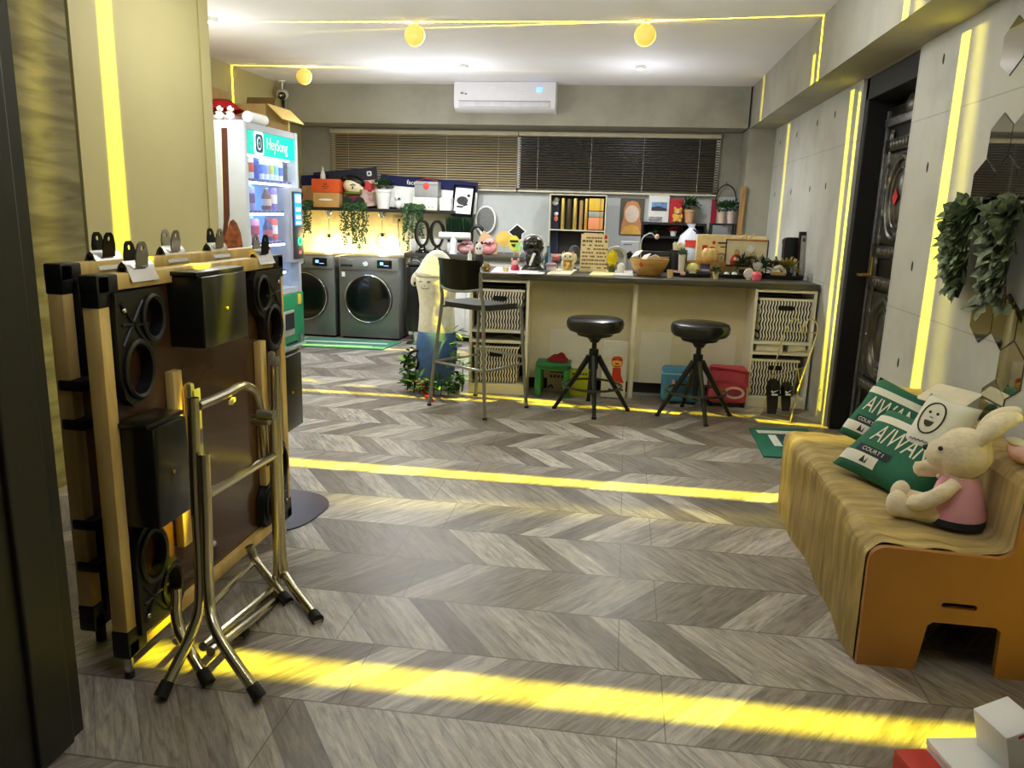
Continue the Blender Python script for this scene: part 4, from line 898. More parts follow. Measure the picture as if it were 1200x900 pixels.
def basket(label, c, w, d, h, hs=True):
    t = thing('woven_basket', label, 'basket', c, cang, 'black and white woven baskets in the counter units')
    MB().use(BASK).box((0, 0, h/2), (w*.94, d*.94, h), bev=.012, top=(1.06, 1.06)).build('weave', t, world=False)
    MB().use(mat((234, 228, 208), .6)).tube([(-w/2, -d/2, h), (w/2, -d/2, h), (w/2, d/2, h), (-w/2, d/2, h)], .009, 8, closed=True).build('rim', t, world=False)
    MB().use(mat((8, 8, 8), .9)).prism(rrect(w*.30, .035, .012), .008, FRONT((0, -d/2+.000, h*.80))).build('handle_hole', t, world=False)
    return t
WH2 = mat((236, 230, 208), .5, var=.02)
def unit(label, u0, u1, v0, top):
    d = .36; w = u1-u0; th = .02; uc = (u0+u1)/2
    t = thing('pigeonhole_unit', label, 'shelf unit', cp_(uc, v0+d/2), cang, 'pale shelf units under the bar counter')
    for u in (u0+th/2, u1-th/2): MB().use(WH2).box(cp_(u, v0+d/2, top/2), (th, d, top), RC).build('side', t)
    MB().use(mat((34, 32, 28), .8)).box(cp_(uc, v0+d-.006, top/2), (w-2*th, .012, top), RC).build('back', t)
    for z in (.07, .415, .495, top-.01): MB().use(WH2).box(cp_(uc, v0+d/2, z), (w-2*th, d-.004, .02), RC).build('shelf', t)
    MB().use(WH2).box(cp_(uc, v0+.012, .03), (w-2*th, .015, .058), RC).build('plinth', t)
    return t
unit('pale shelf unit with two baskets behind the black bar chair', .045, .50, .015, .892)
unit('pale shelf unit with two baskets beside the slipper rack', 2.175, 2.62, .015, .892)
basket('upper woven basket behind the bar chair seat', cp_(.275, .19, .508), .37, .30, .30); basket('lower woven basket behind the bar chair legs', cp_(.255, .19, .083), .35, .30, .285)
basket('upper woven basket in the unit next to the entrance door', cp_(2.41, .19, .508), .38, .30, .31); basket('lower woven basket behind the black slippers', cp_(2.375, .19, .083), .345, .30, .275)
tw = MB().use(mat((206, 200, 188), .9)); 
tw.grid(lambda u, v: cp_(.20+.26*u, .04+.25*v, .428+.03*math.sin(PI*u)*(1-.3*v)+.006*math.sin(14*u+4*v)), 14, 8); bmesh.ops.solidify(tw.bm, geom=tw.bm.faces[:], thickness=.02)
tag(tw.build('folded_cloth', smooth=60), 'grey folded cloth on the narrow middle shelf behind the bar chair', 'cloth')
tag(MB().use(mat((150, 90, 60), .6)).lathe([(.03, 0), (.035, .05), (.0, .055)], cp_(.11, .12, .426), 14).build('brown_tin'), 'small brown tin on the narrow shelf beside the grey cloth', 'tin')
for u, w, lab in ((2.32, .20, 'wide cream drawer box in the middle slot beside the door'), (2.52, .13, 'narrow cream drawer box in the middle slot nearest the door')):
    t = thing('drawer_box', lab, 'box', cp_(u, .19, .426), cang, 'cream boxes in the middle slot')
    MB().use(mat((216, 206, 182), .6)).box((0, 0, .028), (w, .3, .055), bev=.003).build('carton', t, world=False); MB().use(mat((236, 230, 210), .6)).box((0, -.152, .03), (w*.9, .004, .04)).build('front_label', t, world=False)

# ================================================================== SEATS
# bar chair
cc = Vector((-.985, 5.40, 0)); rz = -.567
BC_ = thing('bar_chair', 'black bar chair with grey steel legs and backrest pulled from the counter', 'chair', cc, rz)
ST = mat((146, 146, 142), .35, .7, var=.03)
SHt = .755
seat = MB().use(mat((34, 36, 38), .5, var=.06, bump=.1, scale=60)).prism(rrect(.42, .42, .09, 8), .035, Matrix.Translation((0, 0, SHt-.02)))
seat.warp(lambda c: Vector((c.x, c.y, c.z+.25*(c.x*c.x)*.35-.02*(c.y > .1)*(c.y-.1)/.1)))
seat.build('seat', BC_, world=False)
mb = MB().use(mat((20, 20, 18), .28, var=.04, coat=.2))
mb.grid(lambda u, v: Vector(((u-.5)*.40*(1-.06*(1-v)), -.215-.05*(1-4*(u-.5)**2)-.03*v, .875+.20*v-.018*(1-4*(u-.5)**2)*(1-v))), 16, 8)
bmesh.ops.solidify(mb.bm, geom=mb.bm.faces[:], thickness=.012)
mb.build('backrest', BC_, world=False, smooth=60)
for sx in (-1, 1):
    l = MB().use(ST).tube(bez([(sx*.19, -.225, 1.0), (sx*.19, -.215, .86), (sx*.20, -.20, .755), (sx*.235, -.225, .40), (sx*.275, -.245, .012)], 6), .0125, 10).build('leg', BC_, world=False)
    MB().use(RUB).cyl((sx*.275, -.245, .014), (sx*.277, -.246, 0), .016).build('foot_cap', l, world=False)
    l = MB().use(ST).tube(bez([(sx*.19, .10, .735), (sx*.205, .185, .72), (sx*.225, .205, .40), (sx*.255, .225, .012)], 6), .0125, 10).build('leg', BC_, world=False)
    MB().use(RUB).cyl((sx*.255, .225, .014), (sx*.257, .226, 0), .016).build('foot_cap', l, world=False)
    MB().use(ST).tube([(sx*.185, -.21, .735), (sx*.195, .15, .735)], .010, 8).build('seat_rail', BC_, world=False)
    MB().use(ST).tube([(sx*.243, -.23, .33), (sx*.233, .208, .33)], .010, 8).build('stretcher', BC_, world=False)
MB().use(ST).tube([(-.243, -.228, .33), (.243, -.228, .33)], .010, 8).build('stretcher', BC_, world=False); MB().use(ST).tube([(-.225, .207, .38), (.225, .207, .38)], .011, 8).build('footrest', BC_, world=False)
MB().use(ST).tube(bez([(-.192, -.222, .882), (-.1, -.262, .866), (0, -.274, .860), (.1, -.262, .866), (.192, -.222, .882)], 6), .009, 8).build('back_rail', BC_, world=False)
# swivel stools
def stool(c, rz, label):
    t = thing('swivel_stool', label, 'stool', c, rz, 'round black swivel stools at the bar counter')
    LE = mat((20, 20, 19), .3, var=.05, coat=.15)
    MB().use(LE).lathe([(0, .575), (.15, .575), (.185, .585), (.203, .61), (.206, .645), (.196, .668), (.17, .678), (.06, .682), (0, .682)], n=40).build('seat', t, world=False)
    MB().use(BLACK).lathe([(.14, .575), (.13, .56), (.05, .53), (.03, .50)], n=24).tube([(.12*math.cos(a), .12*math.sin(a), .555) for a in [2*PI*k/20 for k in range(20)]], .006, 6, closed=True).build('swivel_plate', t, world=False)
    MB().use(mat((40, 40, 36), .4, .4)).lathe([(.018, .44), (.018, .53)], n=14).lathe([(.03, .30), (.036, .31), (.034, .45), (.02, .455)], n=16).lathe([(.022, .12), (.022, .31)], n=14).build('column', t, world=False)
    for k in range(4):
        a = PI/4+k*PI/2; ca, sa = math.cos(a), math.sin(a)
        l = MB().use(mat((44, 44, 38), .35, .5)).tube([(ca*.03, sa*.03, .40), (ca*.14, sa*.14, .215), (ca*.265, sa*.265, .012)], [.022, .018, .014], 8).build('leg', t, world=False)
        MB().use(RUB).lathe([(.018, 0), (.016, .016)], (ca*.268, sa*.268, 0), 10).build('foot_cap', l, world=False)
    MB().use(mat((60, 60, 52), .35, .6)).torus((0, 0, .185), .212, .009, None, 40, 8).build('foot_ring', t, world=False)
    return t
s1 = stool((-.18, 5.52, 0), -.66, 'round black swivel stool nearest the bar chair')
dup(s1, (.555, 5.52, 0), -.55, 'round black swivel stool before the blue and pink bags')
# ================================================================== UNDER THE COUNTER
GP = mat((36, 112, 66), .45, var=.04)
q = Vector((-.50, 5.93, 0)); sw, sd_, sh_ = .27, .24, .265
t = thing('plastic_stool', 'low green plastic stool under the counter beside the shelf unit', 'stool', q)
MB().use(GP).box((q.x, q.y, sh_-.012), (sw, sd_, .024), bev=.008).box((q.x, q.y, sh_-.035), (sw-.02, sd_-.02, .03), bev=.004).build('seat', t)
for sx in (-1, 1):
    for sy in (-1, 1): MB().use(GP).box((q.x+sx*(sw/2-.025), q.y+sy*(sd_/2-.025), (sh_-.045)/2), (.052, .046, sh_-.045), bev=.006, top=(.85, .85)).build('leg', t)
rc = MB().use(mat((176, 34, 36), .8)); rr = random.Random(3)
rc.grid(lambda u, v: Vector((q.x-.05+.16*u, q.y-.05+.10*v, sh_+.012+(.03+.05*u)*math.sin(PI*u)**.7*math.sin(PI*v)+.008*math.sin(13*u+9*v))), 14, 12); bmesh.ops.solidify(rc.bm, geom=rc.bm.faces[:], thickness=.012)
tag(rc.build('red_cloth', smooth=60), 'crumpled red cloth on the green plastic stool', 'cloth')
t = thing('carton_box', 'grey brown carton with black print behind the green plastic stool', 'box', (q.x+.02, 6.085-.07, 0))
cb_ = Vector((q.x+.02, 6.03, 0))
MB().use(mat((150, 140, 116), .7)).box(cb_+Vector((0, 0, .10)), (.15, .04, .20), bev=.003).build('carton', t)
mb = MB().use(DARK)
for k in range(4): mb.box(cb_+Vector((-.045+k*.03, -.021, .13)), (.018, .002, .022))
mb.box(cb_+Vector((0, -.021, .165)), (.11, .002, .010)).build('printed_marks', t); mb = MB().use(DARK).prism([(-.02, 0), (-.02, .02), (0, .035), (.02, .02), (.02, 0), (.008, 0), (.008, .015), (-.008, .015), (-.008, 0)], .002, FRONT(cb_+Vector((-.045, -.020, .03)))).build('arrow_mark', t)
t = thing('snack_carton', 'lime green carton on the floor behind the left swivel stool', 'box', (-.30, 6.0, 0))
MB().use(mat((190, 200, 40), .5, var=.05)).box((-.295, 5.985, .10), (.17, .13, .20), bev=.004).build('carton', t)
mb = MB().use(DARK)
for k in range(6): mb.box((-.345+k*.02, 5.919, .178), (.014, .002, .014))
mb.build('printed_marks', t)
# paper poster bag with a tiger print, leaning on the pole
q = Vector((-.0, 5.93, 0))
t = thing('paper_bag', 'white paper bag printed with a red robed tiger, beside the cream pole', 'bag', q)
pb = MB().use(mat((226, 224, 212), .7, var=.03)).box((q.x-.03, q.y, .23), (.19, .06, .44), bev=.006).build('bag_body', t)
def tz(x, z): return FRONT((q.x-.01+x, q.y-.0305, z))
mb = MB().use(mat((196, 52, 36), .6)).prism([(-.045, .10), (.06, .10), (.035, .16), (.03, .22), (-.03, .22), (-.035, .16)], .002, tz(0, .03))
mb.use(mat((206, 70, 40), .6)).prism(rrect(.085, .085, .03), .003, tz(0, .295)).use(mat((236, 190, 80), .6)).prism(rrect(.075, .04, .015), .004, tz(0, .285))
mb.use(DARK)
for sx in (-1, 1): mb.prism(circ(.007, 10), .005, tz(sx*.022, .31)).prism(circ(.010, 10), .005, tz(sx*.025, .118))
mb.prism(rrect(.03, .010, .004), .006, tz(0, .28))
for k in range(4): mb.prism(rrect(.025, .012, .003), .004, tz(-.045+.03*k, .075))
mb.build('tiger_print', t)
MB().use(WHITE).prism([(-.04, -.03), (.03, -.035), (.04, .03), (-.035, .035)], .003, FRONT((q.x-.09, q.y-.05, .36)) @ Matrix.Rotation(.1, 4, 'Z')).build('paper_tag', t)
# blue cool bag and pink suitcase
q = at(792, 468, Z=0); q.y = 5.93
t = thing('cooler_bag', 'blue zipped bag on the floor behind the right swivel stool', 'bag', (q.x+.02, q.y, 0))
BL = mat((74, 140, 176), .7, var=.1); q = Vector((q.x+.02, q.y, 0))
MB().use(BL).box(q+Vector((0, 0, .145)), (.29, .17, .26), bev=.03, seg=4).build('bag_body', t)
MB().use(mat((150, 196, 216), .6)).tube([q+Vector((x, y, .235)) for x, y in rrect(.295, .175, .03)], .006, 6, closed=True).build('zip', t)
MB().use(mat((46, 90, 126), .7)).box(q+Vector((.02, -.088, .14)), (.15, .012, .10), bev=.005).use(mat((226, 190, 180), .6)).box(q+Vector((-.06, -.092, .17)), (.02, .01, .04), bev=.004).build('pocket', t)
for sx in (-1, 1):
    for sy in (-1, 1): MB().use(DARK).box(q+Vector((sx*.1, sy*.055, .010)), (.03, .03, .02)).build('foot', t)
q = at(848, 470, Z=0); q = Vector((q.x-.005, 5.93, 0))
t = thing('small_suitcase', 'pink fabric suitcase on small wheels beside the right shelf unit', 'suitcase', q)
PK = mat((196, 76, 96), .8, var=.08)
MB().use(PK).box(q+Vector((0, 0, .165)), (.28, .19, .27), bev=.035, seg=4).build('shell', t)
fl_ = MB().use(mat((214, 92, 116), .8, var=.06)); fl_.grid(lambda u, v: q+Vector((-.145+.29*u, -.105+.03*math.sin(PI*v)-.012*math.sin(3*PI*u)*v*(1-v)*2-(.004), .315-.12*v+.02*math.sin(PI*u)*(v)-.03*u)), 14, 10); bmesh.ops.solidify(fl_.bm, geom=fl_.bm.faces[:], thickness=.008)
fl_.build('flap', t, smooth=60)
MB().use(mat((226, 200, 176), .8)).prism([(.075*math.cos(2*PI*k/24), .045*math.sin(2*PI*k/24)) for k in range(24)], .012, FRONT(q+Vector((.045, -.096, .12)))).use(mat((150, 52, 84), .8)).prism([(.055*math.cos(2*PI*k/24), .028*math.sin(2*PI*k/24)) for k in range(24)], .018, FRONT(q+Vector((.045, -.094, .122)))).build('oval_patch', t)
for sx in (-1, 1):
    for sy in (-1, 1): MB().use(RUB).tube([q+Vector((sx*.12-.012, sy*.06, .022)), q+Vector((sx*.12+.012, sy*.06, .022))], .022, 12).build('wheel', t)
MB().use(DARK).box(q+Vector((0, 0, .038)), (.25, .15, .012)).build('base_plate', t)
# ================================================================== slipper rack, mat
r0, r1 = at(890, 488, Z=.006), at(926, 495, Z=.006)
t = thing('slipper_rack', 'pale gold wire rack shaped like a heart holding slippers by the door', 'rack', (r0+r1)/2)
WI = mat((206, 190, 140), .35, .7, var=.03); ev = (r1-r0).normalized(); bk = Vector((.10, .30, 0))
lo1 = at(928, 376, Y=5.90); hi = at(950, 375, Y=5.75)
back0 = r0+bk*.55; back1 = r1+bk*.55
MB().use(WI).tube([r0, r1, back1, back0], .005, 8, closed=True).build('base_frame', t)
MB().use(WI).tube(bez([r1, at(936, 455, Y=5.64), at(952, 408, Y=5.70), at(958, 385, Y=5.72), at(952, 374, Y=5.73), at(944, 378, Y=5.73), at(940, 392, Y=5.73)], 8), .005, 8).build('side_wire', t)
MB().use(WI).tube(bez([r0, at(897, 470, Y=5.72), at(912, 415, Y=5.78), at(920, 388, Y=5.80), at(929, 374, Y=5.80), at(937, 378, Y=5.79), at(940, 392, Y=5.73)], 8), .005, 8).build('side_wire', t)
for a, b in (((905, 441), (941, 431)), ((912, 415), (949, 410)), ((920, 388), (956, 390))): MB().use(WI).tube([at(*a, Y=5.77), at(*b, Y=5.70)], .004, 6).build('cross_wire', t)
MB().use(WI).tube(bez([at(931, 432, Y=5.66), at(935, 434, Y=5.62), at(937, 448, Y=5.62), at(939, 450, Y=5.66)], 6), .004, 6).build('hook', t)
for px0, px1, lab in (((908, 444), (904, 485), 'left black slide slipper with white tick on the wire rack'), ((927, 448), (920, 482), 'right black slide slipper with white tick on the wire rack')):
    a, b = at(*px0, Y=5.66), at(*px1, Y=5.60); v_ = (a-b); Ls = v_.length; vv = v_.normalized(); uu = Vector((1, .05, 0)); 
    t2 = thing('slide_slipper', lab, 'slipper', b, 0, 'black slide slippers on the rack')
    M = FR(b, uu, vv); Mi = M
    out = [(-.035, 0), (.03, 0), (.042, .06), (.044, .16), (.052, .22), (.046, .27), (.02, .295), (-.02, .295), (-.046, .27), (-.052, .22), (-.046, .16), (-.040, .06)]
    k = Ls/.295; out = [(x*k, y*k) for x, y in out]
    MB().use(mat((20, 20, 20), .6)).prism(out, .022, M).build('sole', t2)
    stp = MB().use(mat((24, 24, 24), .5)); stp.grid(lambda u, v: M @ Vector(((-.054*math.cos(PI*u))*k, (.15+.10*v)*k, .020+.055*math.sin(PI*u)*(1-.15*v))), 16, 6); bmesh.ops.solidify(stp.bm, geom=stp.bm.faces[:], thickness=.006)
    sp_ = stp.build('strap', t2, smooth=60)
    MB().use(WHITE).prism([(-.034*k, -.002), (-.02*k, -.012), (.036*k, .016), (-.018*k, -.001), (-.026*k, .010)], .003, M @ Matrix.Translation((0, .185*k, .077))).prism(rrect(.05*k, .012, .004), .003, M @ Matrix.Translation((-.002, .16*k, .074))).build('white_tick', sp_)
m0 = [at(878, 503, Z=0), at(930, 500, Z=0), at(940, 545, Z=0), at(896, 537, Z=0)]
TEAL = mat((34, 110, 90), .85, var=.05)
dm = MB().use(TEAL).prism([(v.x, v.y) for v in (m0[0], Vector((1.30, 5.33, 0)), Vector((1.30, 4.62, 0)), Vector((.895, 4.62, 0)))], .010, None)
dm.use(WHITE).prism([(.94, 5.20), (1.30, 5.24), (1.30, 5.17), (.945, 5.13)], .012).prism([(1.0, 5.10), (1.05, 5.10), (1.05, 4.85), (1.0, 4.85)], .012)
dm.use(mat((50, 56, 70), .8)).prism([(1.06, 5.12), (1.26, 5.12), (1.26, 4.98), (1.06, 4.98)], .012)
tag(dm.build('door_mat', smooth=0), 'green door mat with white stripes in front of the entrance door', 'mat')
# ================================================================== the big alpaca-like plush figure
q = Vector((-1.44, 5.93, 0))
t = thing('plush_figure', 'tall white plush figure in pointed hat and blue trousers left of the counter', 'plush figure', q, .0)
PL = mat((236, 232, 214), .95, var=.08, scale=30, bump=.4, sheen=.4); BLU = mat((78, 112, 166), .95, var=.2, scale=14, bump=.5)
body = MB().use(PL).lathe([(.13, .40), (.150, .46), (.142, .55), (.138, .66), (.150, .76), (.168, .83), (.168, .88), (.15, .93), (.12, .97), (.05, .99), (0, .99)], q, 28, None, 1, .8)
body.ell(q+Vector((-.165, -.03, .865)), (.035, .03, .06), RY(.3)).ell(q+Vector((.165, -.03, .84)), (.04, .035, .07), RY(-.3))
body.build('body', t, smooth=60)
MB().use(PL).ell(q+Vector((-.09, -.11, .036)), (.05, .075, .036)).build('foot', t, smooth=60); MB().use(PL).ell(q+Vector((.15, -.11, .042)), (.06, .08, .042)).build('foot', t, smooth=60)
MB().use(BLU).lathe([(.11, .03), (.135, .08), (.158, .20), (.165, .32), (.158, .40), (.150, .455), (.140, .47)], q, 28, None, 1, .82).build('trousers', t, smooth=60)
MB().use(PL).lathe([(.172, .895), (.178, .91), (.165, .93), (.14, .96), (.12, 1.0), (.085, 1.05), (.04, 1.085), (0, 1.095)], q, 28, None, 1, .82).build('hat', t, smooth=60)
fc = MB().use(DARK)
for sx in (-1, 1): fc.tube(bez([q+Vector((-.065+sx*.032-.012, -.134, .852)), q+Vector((-.065+sx*.032, -.138, .857)), q+Vector((-.065+sx*.032+.012, -.134, .854))], 4), .0035, 6)
fc.tube(bez([q+Vector((-.095, -.131, .81)), q+Vector((-.075, -.135, .800)), q+Vector((-.062, -.137, .806)), q+Vector((-.048, -.137, .800)), q+Vector((-.03, -.136, .81))], 4), .0025, 6).ell(q+Vector((-.065, -.138, .825)), (.005, .004, .004), n=8, m=6).ell(q+Vector((-.155, -.09, .835)), (.008, .006, .016), n=8, m=6)
fc.build('face', t)
iv = thing('potted_ivy', 'leafy ivy plant curled around the plush figure feet', 'plant', (-1.42, 5.70, 0))
lfm = MB().use(LEAF2); st = MB().use(LEAF); rr = random.Random(11)
for k in range(14):
    a = PI*(.95+1.1*k/13); R_ = .22; x = -1.42+R_*1.0*math.cos(a); y = 5.80+.17*math.sin(a); z = .05+.03*rr.random()+(.20 if k in (0, 1, 12, 13) else 0)*rr.random()
    st.tube([(x, y, .01), (x+.01, y, z+.05)], .004, 5)
    for _ in range(12):
        lfm.leaf((x+rr.uniform(-.05, .05), y+rr.uniform(-.04, .04), z+rr.uniform(-.02, .07)), (rr.uniform(-1, 1), rr.uniform(-1, .3), rr.uniform(-.3, .8)), (0, 0, 1), rr.uniform(.05, .09), rr.uniform(.03, .05))
for k in range(50): lfm.leaf((-1.62+rr.uniform(-.05, .06), 5.90+rr.uniform(-.04, .04), .08+.27*rr.random()), (rr.uniform(-1, 1), rr.uniform(-1, .3), rr.uniform(-.5, .6)), (0, 0, 1), rr.uniform(.05, .08), rr.uniform(.03, .045))
for k in range(50): lfm.leaf((-1.245+rr.uniform(-.04, .04), 5.80+rr.uniform(-.04, .04), .10+.40*rr.random()), (rr.uniform(-1, 1), rr.uniform(-1, .3), rr.uniform(-.5, .6)), (0, 0, 1), rr.uniform(.05, .08), rr.uniform(.03, .045))
st.build('stems', iv); lfm.build('foliage', iv, smooth=0)
h0 = [at(*p, Y=5.85) for p in ((487, 437), (476, 434), (474, 428), (481, 414), (489, 411), (497, 412))]
h0[0].z = max(h0[0].z, .0)
bz_ = thing('hoop_basket', 'black bent wire hoop with red ribbon at the plush figure feet', 'basket', (-1.62, 5.80, 0))
MB().use(BLACK).tube(bez(h0+[Vector((-1.585, 5.85, .15)), Vector((-1.59, 5.82, .012))]), .010, 8).build('hoop', bz_)
rb = MB().use(mat((206, 40, 70), .6)); pts = bez([at(486, 446, Y=5.72), at(496, 450, Y=5.66), at(500, 462, Y=5.60), at(505, 471, Z=.006)], 6)
rb.grid(lambda u, v: pts[min(len(pts)-1, int(u*(len(pts)-1)))]+Vector(((v-.5)*.05, .01*math.sin(9*u), .006)), 18, 3); bmesh.ops.solidify(rb.bm, geom=rb.bm.faces[:], thickness=.004)
rb.build('red_ribbon', bz_, smooth=60)
for p_ in (at(487, 446, Y=5.75), at(492, 449, Y=5.74)): MB().use(RED).ell(p_, (.03, .02, .02), RY(.4)).build('red_bow', bz_)
# ================================================================== ON THE BACK WALL AND BACK COUNTER (right half)
CZ = CT+.001
def onct(x0, x1, yt, yb, Y=None):
    """stands on the bar counter; yb = pixel row of its base, or Y = its depth when the base is hidden"""
    if Y is None:
        p = at((x0+x1)/2, yb, Z=CZ)
    else: p = Vector((at((x0+x1)/2, 300, Y=Y).x, Y, CZ))
    s = (p-CAM).dot(_f)/F; top = at((x0+x1)/2, yt, Y=p.y).z
    return p, (x1-x0)*s, top-CZ
def wallbox(x0, x1, yt, yb, y): 
    a, b = at(x0, yb, Y=y), at(x1, yt, Y=y); return Vector(((a.x+b.x)/2, y, a.z)), b.x-a.x, b.z-a.z
# wall niche rack with gold paper tubes and orange boxes
p, w, h = wallbox(643, 711, 229, 300, 8.70); p.z = BC; h = at(676, 228, Y=8.70).z-BC
NV = mat((34, 40, 64), .5); GD = mat((206, 176, 90), .35, .55, var=.06); OR = mat((222, 140, 92), .6)
t = thing('display_rack', 'open display rack on the back counter crammed with gold tubes and orange boxes', 'rack', p)
MB().use(NV).box(p+Vector((-w*.42, .06, h/2)), (w*.15, .012, h)).use(DARK).box(p+Vector((0, .10, h/2)), (w*.99, .012, h)).build('back', t)
for x in (-w/2, w/2): MB().use(mat((200, 196, 170), .5)).box(p+Vector((x, .02, h/2)), (.012, .17, h)).build('side', t)
for z in (.005, h*.42, h-.006): MB().use(mat((200, 196, 170), .5)).box(p+Vector((0, .02, z)), (w-.012, .17, .012)).build('shelf', t)
mb = MB().use(WHITE).ell(p+Vector((-w*.42, .045, h*.86)), (.035, .012, .03)).ell(p+Vector((-w*.40, .045, h*.91)), (.03, .012, .025)).use(mat((220, 120, 90), .5)).ell(p+Vector((-w*.40, .045, h*.60)), (.024, .012, .03)).use(WHITE).ell(p+Vector((-w*.40, .045, h*.68)), (.026, .012, .022))
mb.build('cloud_pattern', t)
for k, (f, r, z0, z1, m, lab) in enumerate([(-.27, .020, .43, .98, GD, 'first gold tube from the left on the upper rack shelf'), (-.16, .026, .43, .97, mat((70, 62, 40), .4, .3), 'thick dark tube on the upper rack shelf'), (-.05, .022, .43, .98, GD, 'gold tube just right of the dark one on the rack'), (.06, .020, .43, .95, mat((166, 130, 80), .5), 'tan tube in the middle of the upper rack shelf'), (.15, .018, .43, .98, GD, 'gold tube beside the orange cartons on the rack')]):
    tag(MB().use(m).lathe([(r*.9, 0), (r, .005), (r, h*(z1-z0)-.03), (r*.9, h*(z1-z0)-.025)], p+Vector((w*f, -.01, h*z0-.003)), 16).build('paper_tube'), lab, 'tube', 'gold and dark tubes on the display rack')
for k, (f, z0, wd, ht, m, lab) in enumerate([(.33, .43, .26, .20, OR, 'lower orange carton on the upper rack shelf'), (.33, .64, .26, .10, mat((150, 150, 140), .5), 'grey tray on the orange carton of the rack'), (.33, .745, .26, .20, mat((220, 180, 60), .4), 'shiny yellow carton topmost on the rack'), (.30, .013, .34, .19, mat((226, 150, 110), .6), 'salmon carton on the bottom of the rack'), (.30, .208, .34, .18, mat((214, 160, 100), .6), 'tan orange carton stacked at the bottom of the rack')]):
    q = p+Vector((w*f, 0, h*z0+.0065 if z0 == .43 else h*z0))
    bx = thing('carton_box', lab, 'box', q, 0, 'cartons on the display rack')
    MB().use(m).box(q+Vector((0, 0, h*ht/2)), (w*wd, .13, h*ht-.003), bev=.003).build('carton', bx); MB().use(mat((176, 136, 60), .5)).box(q+Vector((w*wd*.28, -.0655, h*ht/2)), (w*.03, .002, h*ht-.004)).build('band', bx)
# portrait poster (plain silhouette)
p, w, h = wallbox(725, 756, 233, 275, YW-.006)
t = thing('wall_poster', 'poster of a plain orange figure outline on a brown ground, on the grey wall', 'poster', p)
PM = FRONT(p)
MB().use(mat((92, 84, 70), .6)).prism([(-w/2, 0), (w/2, 0), (w/2, h), (-w/2, h)], .006, PM).build('sheet', t)
MB().use(mat((206, 140, 92), .6)).prism([(-w*.44, h*.02), (w*.44, h*.02), (w*.40, h*.30), (w*.34, h*.45), (w*.34, h*.72), (w*.22, h*.9), (0, h*.94), (-w*.22, h*.9), (-w*.34, h*.72), (-w*.34, h*.45), (-w*.40, h*.30)], .009, PM).use(mat((226, 206, 186), .6)).prism([(w*.29*math.cos(2*PI*k/24), h*.58+h*.24*math.sin(2*PI*k/24)) for k in range(24)], .012, PM).use(mat((226, 176, 80), .6)).prism([(-w*.42, h*.02), (w*.42, h*.02), (w*.3, h*.22), (0, h*.3), (-w*.3, h*.22)], .011, PM).build('figure_print', t)
p, w, h = wallbox(759, 785, 229, 260, YW-.05)
t = thing('desk_calendar', 'white calendar with a blue coast photo leaning on the back wall', 'calendar', p)
PM = FRONT(p)
MB().use(WHITE).prism([(-w/2, 0), (w/2, 0), (w/2, h), (-w/2, h)], .01, PM).build('sheet', t)
MB().use(mat((110, 150, 200), .5, var=.4, scale=20)).prism([(-w*.36, h*.42), (w*.4, h*.42), (w*.4, h*.74), (-w*.36, h*.74)], .013, PM).use(mat((60, 60, 74), .6)).prism([(-w*.36, h*.42), (w*.4, h*.42), (w*.4, h*.5), (0, h*.6), (-w*.36, h*.55)], .014, PM).build('photo_print', t)
MB().use(mat((150, 150, 150), .5, var=.6, scale=50)).prism([(-w*.48, h*.02), (w*.2, h*.02), (w*.2, h*.2), (-w*.48, h*.2)], .014, PM).build('date_block', t)
# black open shelf (stand) right of centre
sx0_, sx1_ = at(752, 262, Y=8.72).x, at(828, 262, Y=8.72).x
zT = at(790, 261, Y=8.72).z; zM = at(790, 277, Y=8.72).z
t = thing('black_shelf', 'black open shelf on the back counter carrying calendar, bear and plant', 'shelf', ((sx0_+sx1_)/2, 8.80, BC))
for z in (zT, zM): MB().use(DARK).box(((sx0_+sx1_)/2, 8.80, z-.012), (sx1_-sx0_, .22, .024)).build('board', t)
for x in (sx0_+.01, sx1_-.01): MB().use(DARK).box((x, 8.80, (BC+zT-.025)/2), (.02, .22, zT-.025-BC)).build('side', t)
MB().use(mat((38, 38, 36), .7)).box(((sx0_+sx1_)/2, 8.905, (BC+zT-.025)/2), (sx1_-sx0_-.04, .008, zT-.03-BC)).build('back', t)
def onz(x0, x1, yt, Y, Zs): 
    a, b = at(x0, 260, Y=Y), at(x1, 260, Y=Y); return Vector(((a.x+b.x)/2, Y, Zs+.001)), b.x-a.x, at((x0+x1)/2, yt, Y=Y).z-Zs
p, w, h = onz(784, 800, 233, 8.84, zT)
tag(MB().use(mat((190, 34, 44), .5)).box(p+Vector((0, .03, h/2)), (w, .008, h), RX(-.0)).build('red_card'), 'plain red card standing behind the golden bear', 'card')
t = thing('teddy_bear', 'small golden teddy bear sitting before the red card', 'teddy bear', p+Vector((.01, -.06, 0)))
q = p+Vector((.01, -.06, 0)); GB = mat((226, 176, 84), .8, var=.1)
MB().use(GB).ell(q+Vector((0, 0, .05)), (.04, .035, .05)).ell(q+Vector((0, -.005, .115)), (.042, .036, .036)).ell(q+Vector((-.032, 0, .15)), (.014, .01, .014)).ell(q+Vector((.032, 0, .15)), (.014, .01, .014)).ell(q+Vector((-.03, -.035, .018)), (.018, .026, .018)).ell(q+Vector((.03, -.035, .018)), (.018, .026, .018)).ell(q+Vector((-.042, -.01, .065)), (.014, .014, .028)).ell(q+Vector((.042, -.01, .065)), (.014, .014, .028)).build('body', t)
MB().use(mat((250, 230, 190), .8)).ell(q+Vector((0, -.038, .108)), (.018, .012, .014)).build('muzzle', t)
